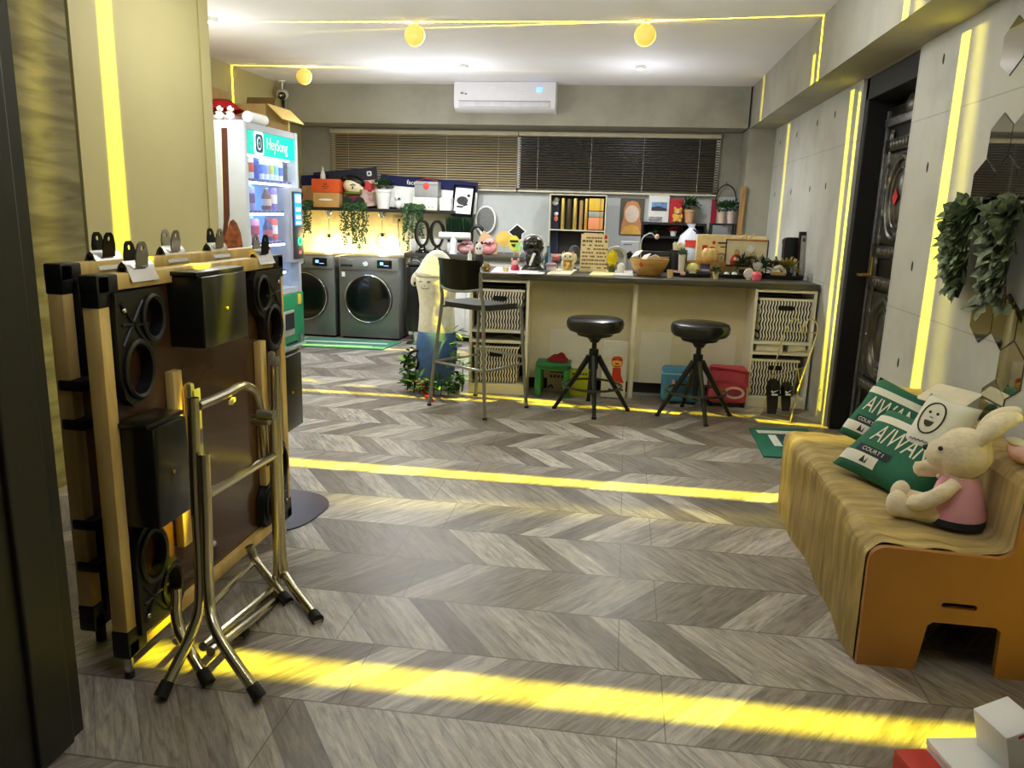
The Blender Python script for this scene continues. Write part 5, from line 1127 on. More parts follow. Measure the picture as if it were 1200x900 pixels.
MB().use(BLACK).ell(q+Vector((-.016, -.038, .124)), (.004, .003, .004), n=8, m=6).ell(q+Vector((.016, -.038, .124)), (.004, .003, .004), n=8, m=6).ell(q+Vector((0, -.050, .112)), (.005, .003, .004), n=8, m=6).build('face', t)
p, w, h = onz(801, 814, 246, 8.80, zT)
potted('potted_plant', 'leafy plant in a tan pot at the right end of the black shelf', p, w, h, (.11, .08, .10), 150, mat((206, 160, 116), .6), .05, .028, seed=8)
for (x0, x1, yt, pm, lab, sd) in ((761, 770, 271, DARK, 'dark potted fern on the lower board of the black shelf', 4), (786, 794, 271, WHITE, 'small pink flowered plant in a white pot on the lower black board', 5)):
    p, w, h = onz(x0, x1, yt, 8.80, zM)
    potted('potted_plant', lab, p, w, h, (.09, .06, .07), 110, pm, .045, .018, LEAF if sd == 4 else mat((190, 60, 90), .6, var=.4), seed=sd)
# desk box with a phone picture, dark back box, chair-back arch
p, w, h = onct(727, 748, 283, 312, 6.54)
t = thing('phone_box', 'pale blue box printed with a tilted black square, behind the wooden bowl', 'box', p)
MB().use(mat((206, 212, 230), .5)).box(p+Vector((0, .03, h/2)), (w, .08, h), bev=.003).build('carton', t)
MB().use(BLACK).prism(rrect(.055, .05, .008), .003, FRONT(p+Vector((.0, -.0105, h*.55))) @ Matrix.Rotation(.6, 4, 'Z')).use(mat((120, 130, 150), .5)).box(p+Vector((-.02, -.011, h*.9)), (.07, .002, .008)).build('printed_picture', t)
p, w, h = onct(710, 733, 290, 316, 6.48)
t = thing('arch_mirror', 'grey arch shaped mirror frame behind the yellow flower ball', 'mirror', p)  # grey arch frame with a mirror pane, gives no light
MB().use(mat((190, 192, 196), .3, .4)).tube([p+Vector((-w/2, 0, .0))]+arc(p+Vector((0, 0, h-w/2)), w/2, 180, 0, 12)+[p+Vector((w/2, 0, 0))], .014, 10).build('rim', t)
MB().use(mat((170, 174, 178), .15, .6, var=0)).prism([(-w*.42, .004), (w*.42, .004), (w*.42, h-w/2)]+[(w*.42*math.cos(a*PI/10), h-w/2+w*.42*math.sin(a*PI/10)) for a in range(1, 10)]+[(-w*.42, h-w/2)], .004, FRONT(p+Vector((0, .004, 0)))).build('pane', t)
p, w, h = onct(611, 638, 276, 322, 6.20)
t = thing('visor_headset', 'glossy black domed visor with white streak on the bar counter', 'visor', p)
MB().use(BLACKG).ell(p+Vector((0, 0, h*.70)), (w*.47, .085, h*.30)).ell(p+Vector((.0, .0, h*.33)), (w*.36, .075, h*.30)).lathe([(w*.5, 0), (w*.5, .012), (w*.3, .05), (w*.2, .10)], p, 24, None, 1, .7).build('shell', t)
MB().use(WHITE).tube([p+Vector((x, -.02, z)) for x, z in ((-.10, h*.45), (-.105, h*.62), (-.10, h*.72), (0, h*.73), (.095, h*.72), (.10, h*.60), (.085, h*.45))], .006, 6).tube(arc(p+Vector((0, .0, h*.68)), w*.50, 10, 170, 16), .008, 8).build('white_rim', t)
MB().use(WHITE).tube(bez([p+Vector((-.012, -.078, h*.18)), p+Vector((.005, -.085, h*.35)), p+Vector((.022, -.080, h*.52))]), [.014]*4+[.018]*9+[.020]*4, 8, flat=.6).build('white_streak', t)
# prop emoji sticks behind
def disc(px0, px1, py0, py1, Y, m, name, label, cat, extra=None):
    c = at((px0+px1)/2, (py0+py1)/2, Y=Y); s = (c-CAM).dot(_f)/F; rx, rz_ = (px1-px0)/2*s, (py1-py0)/2*s
    t = thing(name, label, cat, (c.x, Y, BC), 0)
    MB().use(m).prism([(rx*math.cos(2*PI*k/28), rz_*math.sin(2*PI*k/28)) for k in range(28)], .006, FRONT(c)).build('face_board', t)
    MB().use(mat((214, 190, 140), .6)).tube([(c.x, Y+.006, BC), (c.x, Y+.006, c.z)], .005, 6).build('stick', t)
    if extra: extra(t, c, rx, rz_)
    return t
def smile(t, c, rx, rz_):
    mb = MB().use(DARK); mb.box(c+Vector((0, -.0075, rz_*.25)), (rx*1.5, .003, rz_*.3))
    mb.prism([(rx*.5*math.cos(PI+PI*k/10), rz_*.4*math.sin(PI+PI*k/10)-rz_*.1) for k in range(11)], .002, FRONT(c+Vector((0, -.0065, 0)))); mb.build('face_print', t)
disc(596, 609, 276, 294, 8.20, mat((214, 206, 60), .6), 'photo_prop', 'yellow smiling face photo prop with dark glasses on a stick', 'photo prop', smile)
disc(581, 601, 271, 289, 8.45, mat((226, 190, 90), .6), 'photo_prop', 'larger orange yellow round photo prop behind the smiling one', 'photo prop')
disc(604, 613, 284, 294, 8.15, mat((140, 196, 100), .6), 'photo_prop', 'small green round photo prop beside the visor', 'photo prop')
c = at(606, 272, Y=8.35)
t = thing('graduation_cap_prop', 'black graduation cap photo prop with white edge on a stick', 'photo prop', (c.x, 8.35, BC))
o = [(-.085, .0), (0, .075), (.085, .01), (.05, -.02), (.05, -.07), (-.01, -.085), (-.05, -.03)]
MB().use(WHITE).prism([(x*1.18, y*1.18) for x, y in o], .005, FRONT(c)).build('outline', t); MB().use(BLACK).prism(o, .008, FRONT(c)).build('cap_board', t); MB().use(TAN).tube([(c.x, 8.356, BC), (c.x, 8.356, c.z)], .005, 6).build('stick', t)
# pink and tan things left of it
p, w, h = onback(556, 583, 270, 8.50)
tag(MB().use(mat((206, 170, 124), .8)).prism([(-w*.5, 0), (w*.5, 0), (w*.5, h*.55), (-w*.1, h), (-w*.42, h*.35)], .02, FRONT(p)).build('kraft_envelope'), 'brown kraft board standing slanted below the racket', 'cardboard')
def plushlet(px0, px1, yt, Y, m, lab):
    p, w, h = onback(px0, px1, yt, Y)
    t = thing('soft_toy', lab, 'plush toy', p, 0, 'pink soft toys on the back counter')
    MB().use(m).ell(p+Vector((0, 0, h*.42)), (w*.5, .06, h*.42)).ell(p+Vector((w*.1, -.02, h*.78)), (w*.3, .05, h*.22)).build('body', t)
    MB().use(BLACK).prism([(-w*.45, h*.55), (-w*.1, h*.78), (w*.25, h*.6), (w*.1, h*.66), (-.1*w, h*.68)], .01, FRONT(p+Vector((0, -.062, 0)))).ell(p+Vector((w*.15, -.07, h*.75)), (w*.06, .01, h*.05), n=8, m=6).build('markings', t)
plushlet(535, 556, 281, 8.30, mat((232, 172, 176), .9), 'pink soft toy with dark wing mark right of the white stand'); plushlet(562, 582, 279, 8.24, mat((238, 160, 160), .9), 'pink soft toy with dark wing mark before the kraft board')
p, w, h = onct(556, 567, 283, 316, 6.30)
t = thing('panda_figurine', 'small black and white panda figure left on the bar counter', 'figurine', p)
MB().use(BLACK).ell(p+Vector((0, 0, h*.3)), (w*.5, .03, h*.3)).build('body', t); MB().use(WHITE).ell(p+Vector((0, -.006, h*.72)), (w*.42, .03, h*.24)).build('head', t)
MB().use(BLACK).ell(p+Vector((-.02, 0, h*.95)), (.012, .01, .012)).ell(p+Vector((.02, 0, h*.95)), (.012, .01, .012)).ell(p+Vector((-.012, -.034, h*.74)), (.007, .004, .009), n=8, m=6).ell(p+Vector((.012, -.034, h*.74)), (.007, .004, .009), n=8, m=6).build('face', t)
# ================================================================== ON THE BAR COUNTER
def paper(name, label, pts, z, m, cat='paper', th=.003, group=None):
    P_ = [at(x, y, Z=CZ+z) for x, y in pts]
    return tag(MB().use(m).prism([(v.x, v.y) for v in P_], th, Matrix.Translation((0, 0, CZ+z))).build(name, smooth=0), label, cat, group)
paper('paper_sheet', 'pale pink sheet lying at the left end of the bar counter', [(574, 319.5), (614, 320.5), (616, 314), (582, 313)], 0, mat((244, 214, 224), .6))
paper('paper_sheet', 'white sheet lying before the black visor', [(606, 321), (636, 321.5), (646, 315.5), (617, 314.5)], .004, WHITE)
paper('booklet', 'open cream booklet lying left of the menu board', [(641, 322), (668, 323), (676, 317), (650, 316)], 0, mat((236, 226, 196), .6), 'booklet', .010)
paper('booklet', 'dark edged magazine under the lucky cat', [(630, 319.5), (645, 321), (652, 316), (640, 315)], .0, mat((90, 92, 88), .5), 'booklet', .008)
paper('booklet', 'yellowish open booklet in front of the menu board', [(690, 324), (718, 324.5), (722, 318), (697, 317.5)], 0, mat((238, 224, 160), .6), 'booklet', .012)
paper('booklet', 'grey white booklet lying left of the wooden bowl', [(719, 324.5), (742, 325), (741, 318.5), (722, 318)], .0, mat((206, 206, 200), .6), 'booklet', .014)
p, w, h = onct(548, 553, 287, 307, 6.05)
t = thing('pump_bottle', 'slim white pump bottle behind the bar chair backrest', 'bottle', p)
MB().use(WHITE).lathe([(w*.5, 0), (w*.5, h*.62), (w*.2, h*.7), (w*.15, h*.9)], p, 14).build('body', t); MB().use(WHITE).tube([p+Vector((0, 0, h*.9)), p+Vector((0, 0, h*.97)), p+Vector((-.025, -.01, h*.95))], .006, 8).build('pump', t)
p, w, h = onct(564, 576, 307, 318, None)
t = thing('trinket_dish', 'small olive dish with flowers at the left end of the counter', 'dish', p)
MB().use(mat((150, 130, 70), .6)).lathe([(w*.3, 0), (w*.5, h*.5), (w*.45, h*.5), (w*.25, .01), (0, .01)], p, 16).build('bowl', t); tuft(MB().use(mat((206, 190, 120), .6, var=.4)), p+Vector((0, 0, h*.5)), (w*.4, w*.4, .02), 40, .025, .02, seed=9).build('flowers', t)
p, w, h = onct(598, 609, 303, 317, None)
t = thing('pig_figurine', 'small pink eared figure in a dark red dress on the counter', 'figurine', p)
MB().use(mat((170, 40, 70), .6)).lathe([(w*.45, 0), (w*.5, h*.2), (w*.3, h*.45), (0, h*.5)], p, 16).build('dress', t); MB().use(mat((232, 180, 180), .7)).ell(p+Vector((0, 0, h*.62)), (w*.4, .025, h*.25)).ell(p+Vector((-w*.35, 0, h*.92)), (w*.12, .01, h*.14)).ell(p+Vector((w*.35, 0, h*.92)), (w*.12, .01, h*.14)).build('head', t)
p, w, h = onct(588, 597, 313, 318.5, None)
tag(MB().use(mat((236, 226, 180), .6)).lathe([(w*.35, 0), (w*.5, h), (w*.42, h), (w*.3, .006), (0, .006)], p, 16).build('cream_cup'), 'tiny cream cup beside the pink eared figure', 'cup')
p, w, h = onct(637, 648, 288, 306, 6.32)
t = thing('glass_bottle', 'small blue glass bottle behind the red lidded jar', 'bottle', p)
MB().use(mat((130, 176, 190), .1, var=0, trans=.7)).lathe([(w*.45, 0), (w*.5, .01), (w*.48, h*.5), (w*.2, h*.75), (w*.18, h)], p, 16).build('body', t)
for x0, x1, yt, yb, c1, c2, lab in ((641, 655, 298, 315, (206, 100, 92), (70, 60, 60), 'flat salmon lidded dark jar left of the lucky cat'), (639, 653, 308, 318, (176, 130, 140), (236, 232, 226), 'white egg cup with pinkish ring before the salmon jar')):
    p, w, h = onct(x0, x1, yt, yb)
    t = thing('lidded_jar', lab, 'jar', p); MB().use(mat(c2, .5)).lathe([(w*.4, 0), (w*.45, h*.6)], p, 18).build('body', t); MB().use(mat(c1, .5)).lathe([(w*.5, h*.6), (w*.5, h*.85), (w*.3, h), (0, h)], p, 18).build('lid', t)
# lucky cat
p, w, h = onct(656, 674, 294, 318, None)
t = thing('lucky_cat', 'cream and gold lucky cat figurine beside the menu board', 'figurine', p)
CR_ = mat((240, 228, 190), .4)
MB().use(CR_).ell(p+Vector((0, 0, h*.34)), (w*.46, .045, h*.36)).ell(p+Vector((0, -.008, h*.70)), (w*.44, .045, h*.24)).lathe([(w*.12, 0), (0, h*.16)], p+Vector((-w*.28, 0, h*.86)), 8).lathe([(w*.12, 0), (0, h*.16)], p+Vector((w*.28, 0, h*.86)), 8).ell(p+Vector((w*.46, -.01, h*.66)), (w*.13, .018, h*.22)).build('body', t)
MB().use(GOLD).ell(p+Vector((0, -.038, h*.32)), (w*.27, .02, h*.2)).torus(p+Vector((0, -.01, h*.50)), w*.30, .006, None, 20, 6).build('gold_bib', t)
MB().use(BLACK).ell(p+Vector((-w*.16, -.050, h*.74)), (.006, .004, .009), n=8, m=6).ell(p+Vector((w*.16, -.050, h*.74)), (.006, .004, .009), n=8, m=6).build('eyes', t); MB().use(RED).ell(p+Vector((-w*.28, -.012, h*.93)), (.006, .008, .012), n=8, m=6).ell(p+Vector((w*.28, -.012, h*.93)), (.006, .008, .012), n=8, m=6).ell(p+Vector((0, -.054, h*.68)), (.005, .004, .004), n=8, m=6).build('ears', t)
p, w, h = onct(666, 680, 287, 316, 6.50)
t = thing('dark_shade_lamp', 'dark curved shade standing behind the lucky cat', 'lamp', p)
MB().use(mat((60, 64, 66), .4)).lathe([(w*.55, 0), (w*.5, .05), (w*.3, .09), (0, .10)], p+Vector((0, 0, h-.10)), 18).build('shade', t); MB().use(DARK).lathe([(.04, 0), (.04, .01), (.008, .02), (.008, h-.05)], p, 14).build('stand', t)
# menu board
p, w, h = onct(679, 710.5, 275, 319, None)
t = thing('menu_stand', 'tan upright menu board with rows of print and a red corner square', 'sign', p)
MM = FR(p, (1, 0, 0), (0, .18, 1))
MB().use(mat((232, 214, 164), .6, var=.03)).prism([(-w/2, 0), (w/2, 0), (w/2, h*1.02), (-w/2, h*1.02)], .008, MM).build('board', t)
MB().use(RED).prism([(w*.36, h*.90), (w*.46, h*.90), (w*.46, h*1.0), (w*.36, h*1.0)], .0095, MM).build('red_square', t)
mb = MB().use(mat((120, 96, 60), .7)); rr = random.Random(2)
for r_ in range(9):
    yy = h*(.92-.1*r_); x = -w*.44
    while x < w*(.3 if r_ == 0 else .42):
        l = rr.uniform(.012, .03); 
        if rr.random() < .8: mb.prism([(x, yy-.006), (x+l*.8, yy-.006), (x+l*.8, yy+.006*(2 if r_ == 1 else 1)), (x, yy+.006*(2 if r_ == 1 else 1))], .0092, MM)
        x += l
mb.build('printed_lines', t); MB().use(mat((226, 208, 158), .6)).box(p+Vector((0, .07, .004)), (w, .14, .008)).build('base', t)
# yellow flower ball
p, w, h = onct(711, 724, 294, 318, 6.26)
t = thing('flower_pot', 'bright yellow flower ball in a small dark pot right of the menu board', 'plant', p)
MB().use(mat((90, 90, 50), .6)).lathe([(w*.28, 0), (w*.36, h*.32), (0, h*.30)], p, 14).build('pot', t)
mb = MB().use(mat((236, 214, 20), .7, var=.15)).ell(p+Vector((0, 0, h*.66)), (w*.46, w*.46, h*.32)); rr = random.Random(1)
for _ in range(140):
    d = Vector((rr.gauss(0, 1), rr.gauss(0, 1), rr.gauss(0, 1))).normalized(); mb.leaf(p+Vector((d.x*w*.42, d.y*w*.42, h*.66+d.z*h*.30)), d, (0, 0, 1), .016, .012)
mb.build('blossom', t, smooth=0)
p, w, h = onct(724, 733, 308, 319, 6.20)
t = thing('white_rose', 'small white ceramic rose in front of the arch mirror', 'ornament', p); MB().use(WHITE).lathe([(w*.3, 0), (w*.5, h*.4), (w*.48, h*.8), (w*.2, h), (0, h*.9)], p, 12).torus(p+Vector((0, 0, h*.8)), w*.3, w*.12, None, 12, 6).build('flower', t)
# wooden bowl
p, w, h = onct(737.5, 783.5, 302, 324, None)
p.y += w*.32; 
BWm = wood((206, 164, 92), (176, 130, 62), 3, (2, 2, 10), .4)
t = thing('wooden_bowl', 'round bamboo bowl filled with paper slips on the bar counter', 'bowl', p)
hb = h*.93
MB().use(BWm).lathe([(w*.22, 0), (w*.30, .006), (w*.42, hb*.45), (w*.485, hb*.85), (w*.5, hb), (w*.475, hb), (w*.40, hb*.5), (w*.28, .02), (0, .015)], p, 36).build('bowl', t)
MB().use(mat((190, 70, 40), .5)).prism([(-.016, 0), (0, .022), (.016, 0), (.006, -.022), (-.006, -.022)], .003, FR(p+Vector((-w*.22, -w*.424, hb*.70)), (1, -.45, 0), (-.10, -.25, 1))).build('brand_mark', t)
rr = random.Random(4)
for k, (m, lab) in enumerate([(WHITE, 'white slip sticking up from the wooden bowl'), (mat((236, 214, 206), .6), 'pinkish packet lying in the wooden bowl'), (mat((226, 226, 220), .6), 'greyish slip lying flat in the wooden bowl'), (mat((206, 160, 140), .6), 'brown pink packet at the right of the wooden bowl')]):
    c = p+Vector((-.10+.065*k, -.03+.02*(k % 2), hb*.9+.02+(.028 if k == 0 else 0)))
    tag(MB().use(m).box(c, (.10, .06, .006), Euler((rr.uniform(-.5, .5), rr.uniform(-.5, .5), rr.uniform(0, 3))).to_matrix(), bev=.001).build('paper_slip'), lab, 'paper slip', 'paper slips in the wooden bowl')
tag(MB().use(mat((232, 214, 170), .6)).box(p+Vector((-.0, 0, hb*.72)), (w*.62, w*.5, .03), bev=.01).build('packet_pile'), 'cream packet lying deep in the wooden bowl', 'packet')
wr = thing('wire_lamp', 'thin white bent wire lamp rising behind the wooden bowl', 'lamp', at(762, 300, Y=6.50)*1)
wl = at(752, 300, Y=6.50); wr.location = (wl.x, 6.50, CZ)
MB().use(mat((210, 212, 210), .3, .4)).tube(bez([(wl.x, 6.50, CZ+.01), at(751, 287, Y=6.50), at(755, 277, Y=6.50), at(763, 273.5, Y=6.50), at(769, 279, Y=6.50)], 8), .005, 8).lathe([(.04, 0), (.04, .01), (0, .014)], (wl.x, 6.50, CZ), 16).build('stem', wr)
q = at(770, 277.5, Y=6.50); MB().use(mat((240, 214, 200), .4)).ell(q, (.018, .018, .022)).build('bulb', wr)
tag(MB().use(mat((30, 30, 30), .5)).box((at(775, 300, Y=6.62).x, 6.62, CZ+.085), (.42, .03, .17), bev=.004).build('black_board'), 'low black board standing across the back of the counter behind the bowl', 'board')
p, w, h = onct(781, 789, 316, 325.5, None)
t = thing('small_planter', 'tiny tan planter beside the wooden bowl', 'pot', p); MB().use(mat((216, 190, 130), .6)).lathe([(w*.4, 0), (w*.5, h), (w*.42, h), (w*.4, h*.8), (0, h*.8)], p, 16).build('pot', t); MB().use(DARK).lathe([(w*.4, h*.82), (0, h*.84)], p, 12).build('soil', t)
# straw cup
p, w, h = onct(786, 805, 293, 316, 6.42)
t = thing('straw_cup', 'black cup full of paper wrapped straws behind the round tray', 'cup', p)
MB().use(mat((34, 34, 34), .4)).lathe([(w*.40, 0), (w*.5, h), (w*.46, h), (w*.36, .008), (0, .008)], p, 20).build('cup', t)
rr = random.Random(6); mb = MB().use(mat((240, 230, 196), .7))
for k in range(16):
    a = rr.uniform(0, 6.28); r_ = rr.uniform(.1, .36)*w; mb.tube([p+Vector((r_*math.cos(a)*.7, r_*math.sin(a)*.7, h*.4)), p+Vector((r_*1.25*math.cos(a), r_*1.25*math.sin(a), h+.045+rr.uniform(0, .02)))], .007, 6)
mb.build('straws', t)
# round trays with sweets shaped goods
def tray(x0, x1, yb, lab):
    p, w, h = onct(x0, x1, yb-3, yb, None); p.y += w*.25
    MB_ = MB().use(mat((22, 22, 22), .4)).lathe([(w*.48, 0), (w*.5, .030), (w*.48, .032), (w*.46, .012), (0, .012)], p, 32, None, 1, .62)
    tag(MB_.build('serving_tray', loc=p), lab, 'tray', 'black trays on the bar counter'); return p, w
tp_, tw_ = tray(788, 834, 325, 'long black oval tray with the yellow mushroom figure'); tp2, tw2 = tray(841, 880, 326.5, 'black oval tray in the middle with a small green plant'); tp3, tw3 = tray(886, 944, 327.5, 'black oval tray at the right end carrying the wooden cup')
TZ = CZ+.013
def ontray(x0, x1, yt, yb, Z=TZ):
    p = at((x0+x1)/2, yb, Z=Z); s = (p-CAM).dot(_f)/F; return p, (x1-x0)*s, at((x0+x1)/2, yt, Y=p.y).z-Z
p, w, h = ontray(804, 819, 308, 321)
t = thing('mushroom_figurine', 'pale yellow domed mushroom figure on the left black tray', 'figurine', p)
MB().use(mat((240, 226, 150), .5)).lathe([(w*.52, h*.40), (w*.5, h*.55), (w*.40, h*.82), (w*.2, h*.97), (0, h)], p, 24).build('cap', t)
mb = MB().use(mat((246, 236, 196), .5)).lathe([(w*.36, 0), (w*.40, h*.05), (w*.34, h*.42)], p, 20)
mb.build('stem', t)
p, w, h = ontray(820, 831, 309, 321)
t = thing('purple_jar', 'blue violet jar at the right of the left black tray', 'jar', p); MB().use(mat((96, 92, 140), .4)).lathe([(w*.48, 0), (w*.5, h*.1), (w*.5, h*.75)], p, 20).build('body', t); MB().use(mat((60, 56, 84), .4)).lathe([(w*.52, h*.75), (w*.52, h), (0, h)], p, 20).build('lid', t); MB().use(mat((210, 210, 226), .5)).lathe([(w*.505, h*.3), (w*.505, h*.5)], p, 20).build('paper_label', t)
for x0, x1, yb, c, lab in ((789, 796, 321, (232, 150, 150), 'pink candy packet at the left rim of the left tray'), (797, 803, 322.5, (240, 190, 186), 'paler pink candy packet on the left tray')):
    p, w, h = ontray(x0, x1, yb-4, yb); tag(MB().use(mat(c, .4)).box(p+Vector((0, 0, h/2)), (w, .05, h), bev=.008).build('candy_packet'), lab, 'packet', 'pink packets on the left tray')
p, w, h = onct(796, 803, 304, 318, 6.30)
potted('succulent', 'small green succulent in a cream cup behind the left tray', p, w*1.2, h*1.3, (.035, .035, .03), 50, mat((232, 226, 206), .5), .03, .014, mat((90, 110, 50), .6, var=.3), seed=12, rim=False)
p, w, h = onct(835, 842, 319, 327, None)
potted('succulent', 'green succulent in a cream cup between two black trays', p, w, h, (.035, .035, .03), 50, mat((226, 214, 170), .5), .035, .014, LEAF, seed=13, rim=False)
# drum box + bun shape
p, w, h = onct(804, 851, 306, 318, 6.48)
t = thing('bamboo_steamer', 'round bamboo steamer box behind the left tray', 'box', p)
MB().use(BWm).lathe([(w*.46, 0), (w*.48, .006), (w*.49, h*.95), (w*.5, h), (w*.47, h), (w*.45, h*.9), (0, h*.9)], p, 36, None, 1, .5).build('drum', t)
q = p+Vector((.03, -.0, h*.905)); t = thing('woven_ball', 'tan pumpkin shaped ball sitting on the bamboo steamer', 'ornament', q)
mb = MB().use(mat((222, 190, 120), .6))
for k in range(8):
    a = 2*PI*k/8; mb.ell(q+Vector((.035*math.cos(a), .035*math.sin(a), .058)), (.035, .035, .057), n=10, m=8)
mb.build('ball', t); MB().use(mat((200, 90, 50), .6)).lathe([(.05, 0), (.055, .012), (.04, .02)], q, 16).build('foot', t)
# gift carton with red print, framed gift set
p, w, h = onct(816, 853, 275, 312, 6.60)
t = thing('gift_carton', 'tan cardboard sign box with red figures and a small dial print', 'box', p)
MB().use(mat((226, 204, 150), .7)).box(p+Vector((0, .035, h/2)), (w, .07, h), RX(0), bev=.004).build('carton', t)
mb = MB().use(mat((196, 34, 30), .6)); PF = FRONT(p+Vector((0, -.001, 0)))
mb.prism([(-.006-w*.30+x, h*.42+y) for x, y in ((0, 0), (.042, 0), (.042, .10), (0, .10))], .003, PF).prism([(x*.045-w*.02, h*.56+y*.045) for x, y in circ(1)], .003, PF, [[(x*.02-w*.02, h*.58+y*.015) for x, y in circ(1)]]).prism([(w*.02-.015, h*.80), (w*.02, h*.80+.018), (w*.02+.015, h*.80), (w*.02, h*.80-.018)], .003, PF)
mb.build('red_print', t)
mb = MB().use(DARK).torus(p+Vector((w*.28, -.003, h*.42)), .036, .003, FRONT((0, 0, 0)).to_3x3().to_4x4(), 24, 6).box(p+Vector((w*.28, -.003, h*.43)), (.004, .004, .03)).box(p+Vector((w*.30, -.003, h*.80)), (.08, .003, .012)).box(p+Vector((w*.36, -.003, h*.70)), (.07, .003, .008)); mb.build('dark_print', t)
p, w, h = onct(851, 898, 281, 316, 6.50)
t = thing('gift_stand', 'black wire stand holding a cream card with red patterned dolls', 'gift set', p)
zb = h*.28
mb = MB().use(BLACK)
for x in (-w/2, w/2): mb.tube([p+Vector((x, 0, 0)), p+Vector((x, 0, h))], .005, 6)
mb.build('legs', t)
for z in (zb, h): MB().use(BLACK if z == zb else mat((200, 140, 80), .5)).tube([p+Vector((-w/2, 0, z)), p+Vector((w/2, 0, z))], .007, 6).build('bar', t)
MB().use(mat((226, 214, 180), .6)).box(p+Vector((0, .012, (zb+h)/2)), (w*.96, .006, h-zb-.01)).build('card', t)
for f, sc_, lab in ((-.24, 1.0, ''), (.16, .8, '')):
    c = p+Vector((w*f, -.012, zb+.008)); dd = MB().use(mat((196, 44, 36), .6)).lathe([(.042*sc_, 0), (.048*sc_, .03), (.03*sc_, .075*sc_), (0, .09*sc_)], c, 16, None, 1, .4); dl = dd.build('doll', t)
    MB().use(mat((246, 226, 196), .6)).ell(c+Vector((0, -.012, .045*sc_)), (.022*sc_, .012, .022*sc_)).build('doll_face', dl); MB().use(GOLD).torus(c+Vector((0, -.002, .10*sc_)), .018, .004, FRONT((0, 0, 0)).to_3x3().to_4x4(), 16, 6).build('hanger', dl)
MB().use(WHITE).box(p+Vector((w*.08, -.02, h*.75)), (.05, .004, .05), RY(.6)).build('price_tag', t)
MB().use(mat((206, 170, 80), .5)).tube(bez([p+Vector((-.06, -.01, h)), p+Vector((-.02, -.01, h+.035)), p+Vector((.0, -.01, h)), p+Vector((.05, -.01, h+.05))], 6), .005, 6).build('cord_bow', t)
tag(MB().use(mat((226, 210, 170), .6)).box((at(874, 300, Y=6.64).x, 6.64, CZ+.16), (w*.95, .02, .32), bev=.003).build('kraft_sheet'), 'tan kraft panel standing behind the wire stand with dolls', 'cardboard')
# candy jar and clock at the middle
p, w, h = onct(881, 892, 318, 329, None); 
t = thing('candy_jar', 'small pinkish red candy jar with clear wrapped top', 'jar', p)
MB().use(mat((236, 110, 126), .2, var=.2, scale=60)).lathe([(w*.42, 0), (w*.5, h*.15), (w*.5, h*.7), (w*.3, h*.95), (0, h)], p, 20).build('jar', t)
mb = MB().use(mat((240, 240, 244), .15, var=0, trans=.5)); rr = random.Random(9)
for k in range(12): mb.leaf(p+Vector((0, 0, h)), (rr.uniform(-.6, .6), rr.uniform(-.4, .4), 1), (0, 1, 0), .075, .03)
mb.build('wrapping', t, smooth=0)
p, w, h = onct(875, 884, 312, 325, 6.16)
t = thing('table_clock', 'small round cream table clock behind the candy jar', 'clock', p); MB().use(mat((232, 218, 180), .4)).lathe([(.0, -.012), (.036, -.012), (.040, 0), (.036, .012), (0, .012)], p+Vector((0, 0, .045)), 24, Matrix.Rotation(PI/2, 4, 'X')).box(p+Vector((0, 0, .005)), (.03, .02, .01)).build('case', t); MB().use(WHITE).lathe([(0, 0), (.028, 0), (.028, .002), (0, .002)], p+Vector((0, -.013, .045)), 20, Matrix.Rotation(PI/2, 4, 'X')).build('dial', t)
p, w, h = ontray(866, 874, 317, 322.5, TZ)
potted('succulent', 'upright dark leaved plant standing on the middle black tray', p, w*1.2, h*1.2, (.06, .04, .10), 60, DARK, .06, .016, LEAF, seed=14, rim=False)
for x0, x1, lab in ((848, 855, 'left white sweet on the middle tray'), (857, 864, 'right white sweet on the middle tray')):
    p, w, h = ontray(x0, x1, 320, 323); tag(MB().use(WHITE).lathe([(w*.4, 0), (w*.5, .012), (w*.3, .026), (0, .028)], p, 14).build('white_sweet'), lab, 'sweet', 'white sweets on the middle tray')
p, w, h = ontray(902, 921, 319, 325)
t = thing('wooden_cup', 'tan wooden bowl cup with a white ring handle on the right tray', 'cup', p)
MB().use(mat((216, 180, 120), .5)).lathe([(w*.36, 0), (w*.5, h*.9), (w*.48, h), (w*.42, h*.9), (0, h*.4)], p, 24).build('cup', t); MB().use(mat((246, 238, 214), .4)).tube(arc(p+Vector((0, 0, h*.8)), w*.38, 0, 180, 14), .014, 8).build('ring', t)
for x0, x1, Yd, c, lab, sd in ((888, 897, 6.12, LEAF, 'dark green bush at the left of the right tray', 21), (905, 914, 6.20, mat((120, 96, 40), .6, var=.5), 'brownish dried plant behind the wooden cup', 22), (922, 931, 6.15, mat((170, 150, 60), .6, var=.5), 'yellow brown plant at the right of the wooden cup', 23)):
    p, w, h = onct(x0, x1, 318, 320, Yd+.2)
    potted('small_plant', lab, p, .06, .05, (.085, .06, .09), 110, DARK, .045, .022, c, seed=sd, rim=False)
p, w, h = onct(928, 935, 308, 318, 6.46)
t = thing('striped_cup', 'blue and white striped paper cup near the leaning frame', 'cup', p); MB().use(mat((196, 206, 230), .5, var=.4, scale=60, stretch=(1, 1, .1))).lathe([(w*.4, 0), (w*.55, .12), (w*.5, .12), (w*.35, .01), (0, .01)], p, 18).build('cup', t); MB().use(mat((236, 226, 226), .6)).lathe([(w*.58, .118), (w*.58, .124), (w*.5, .124)], p, 18).build('rim', t)
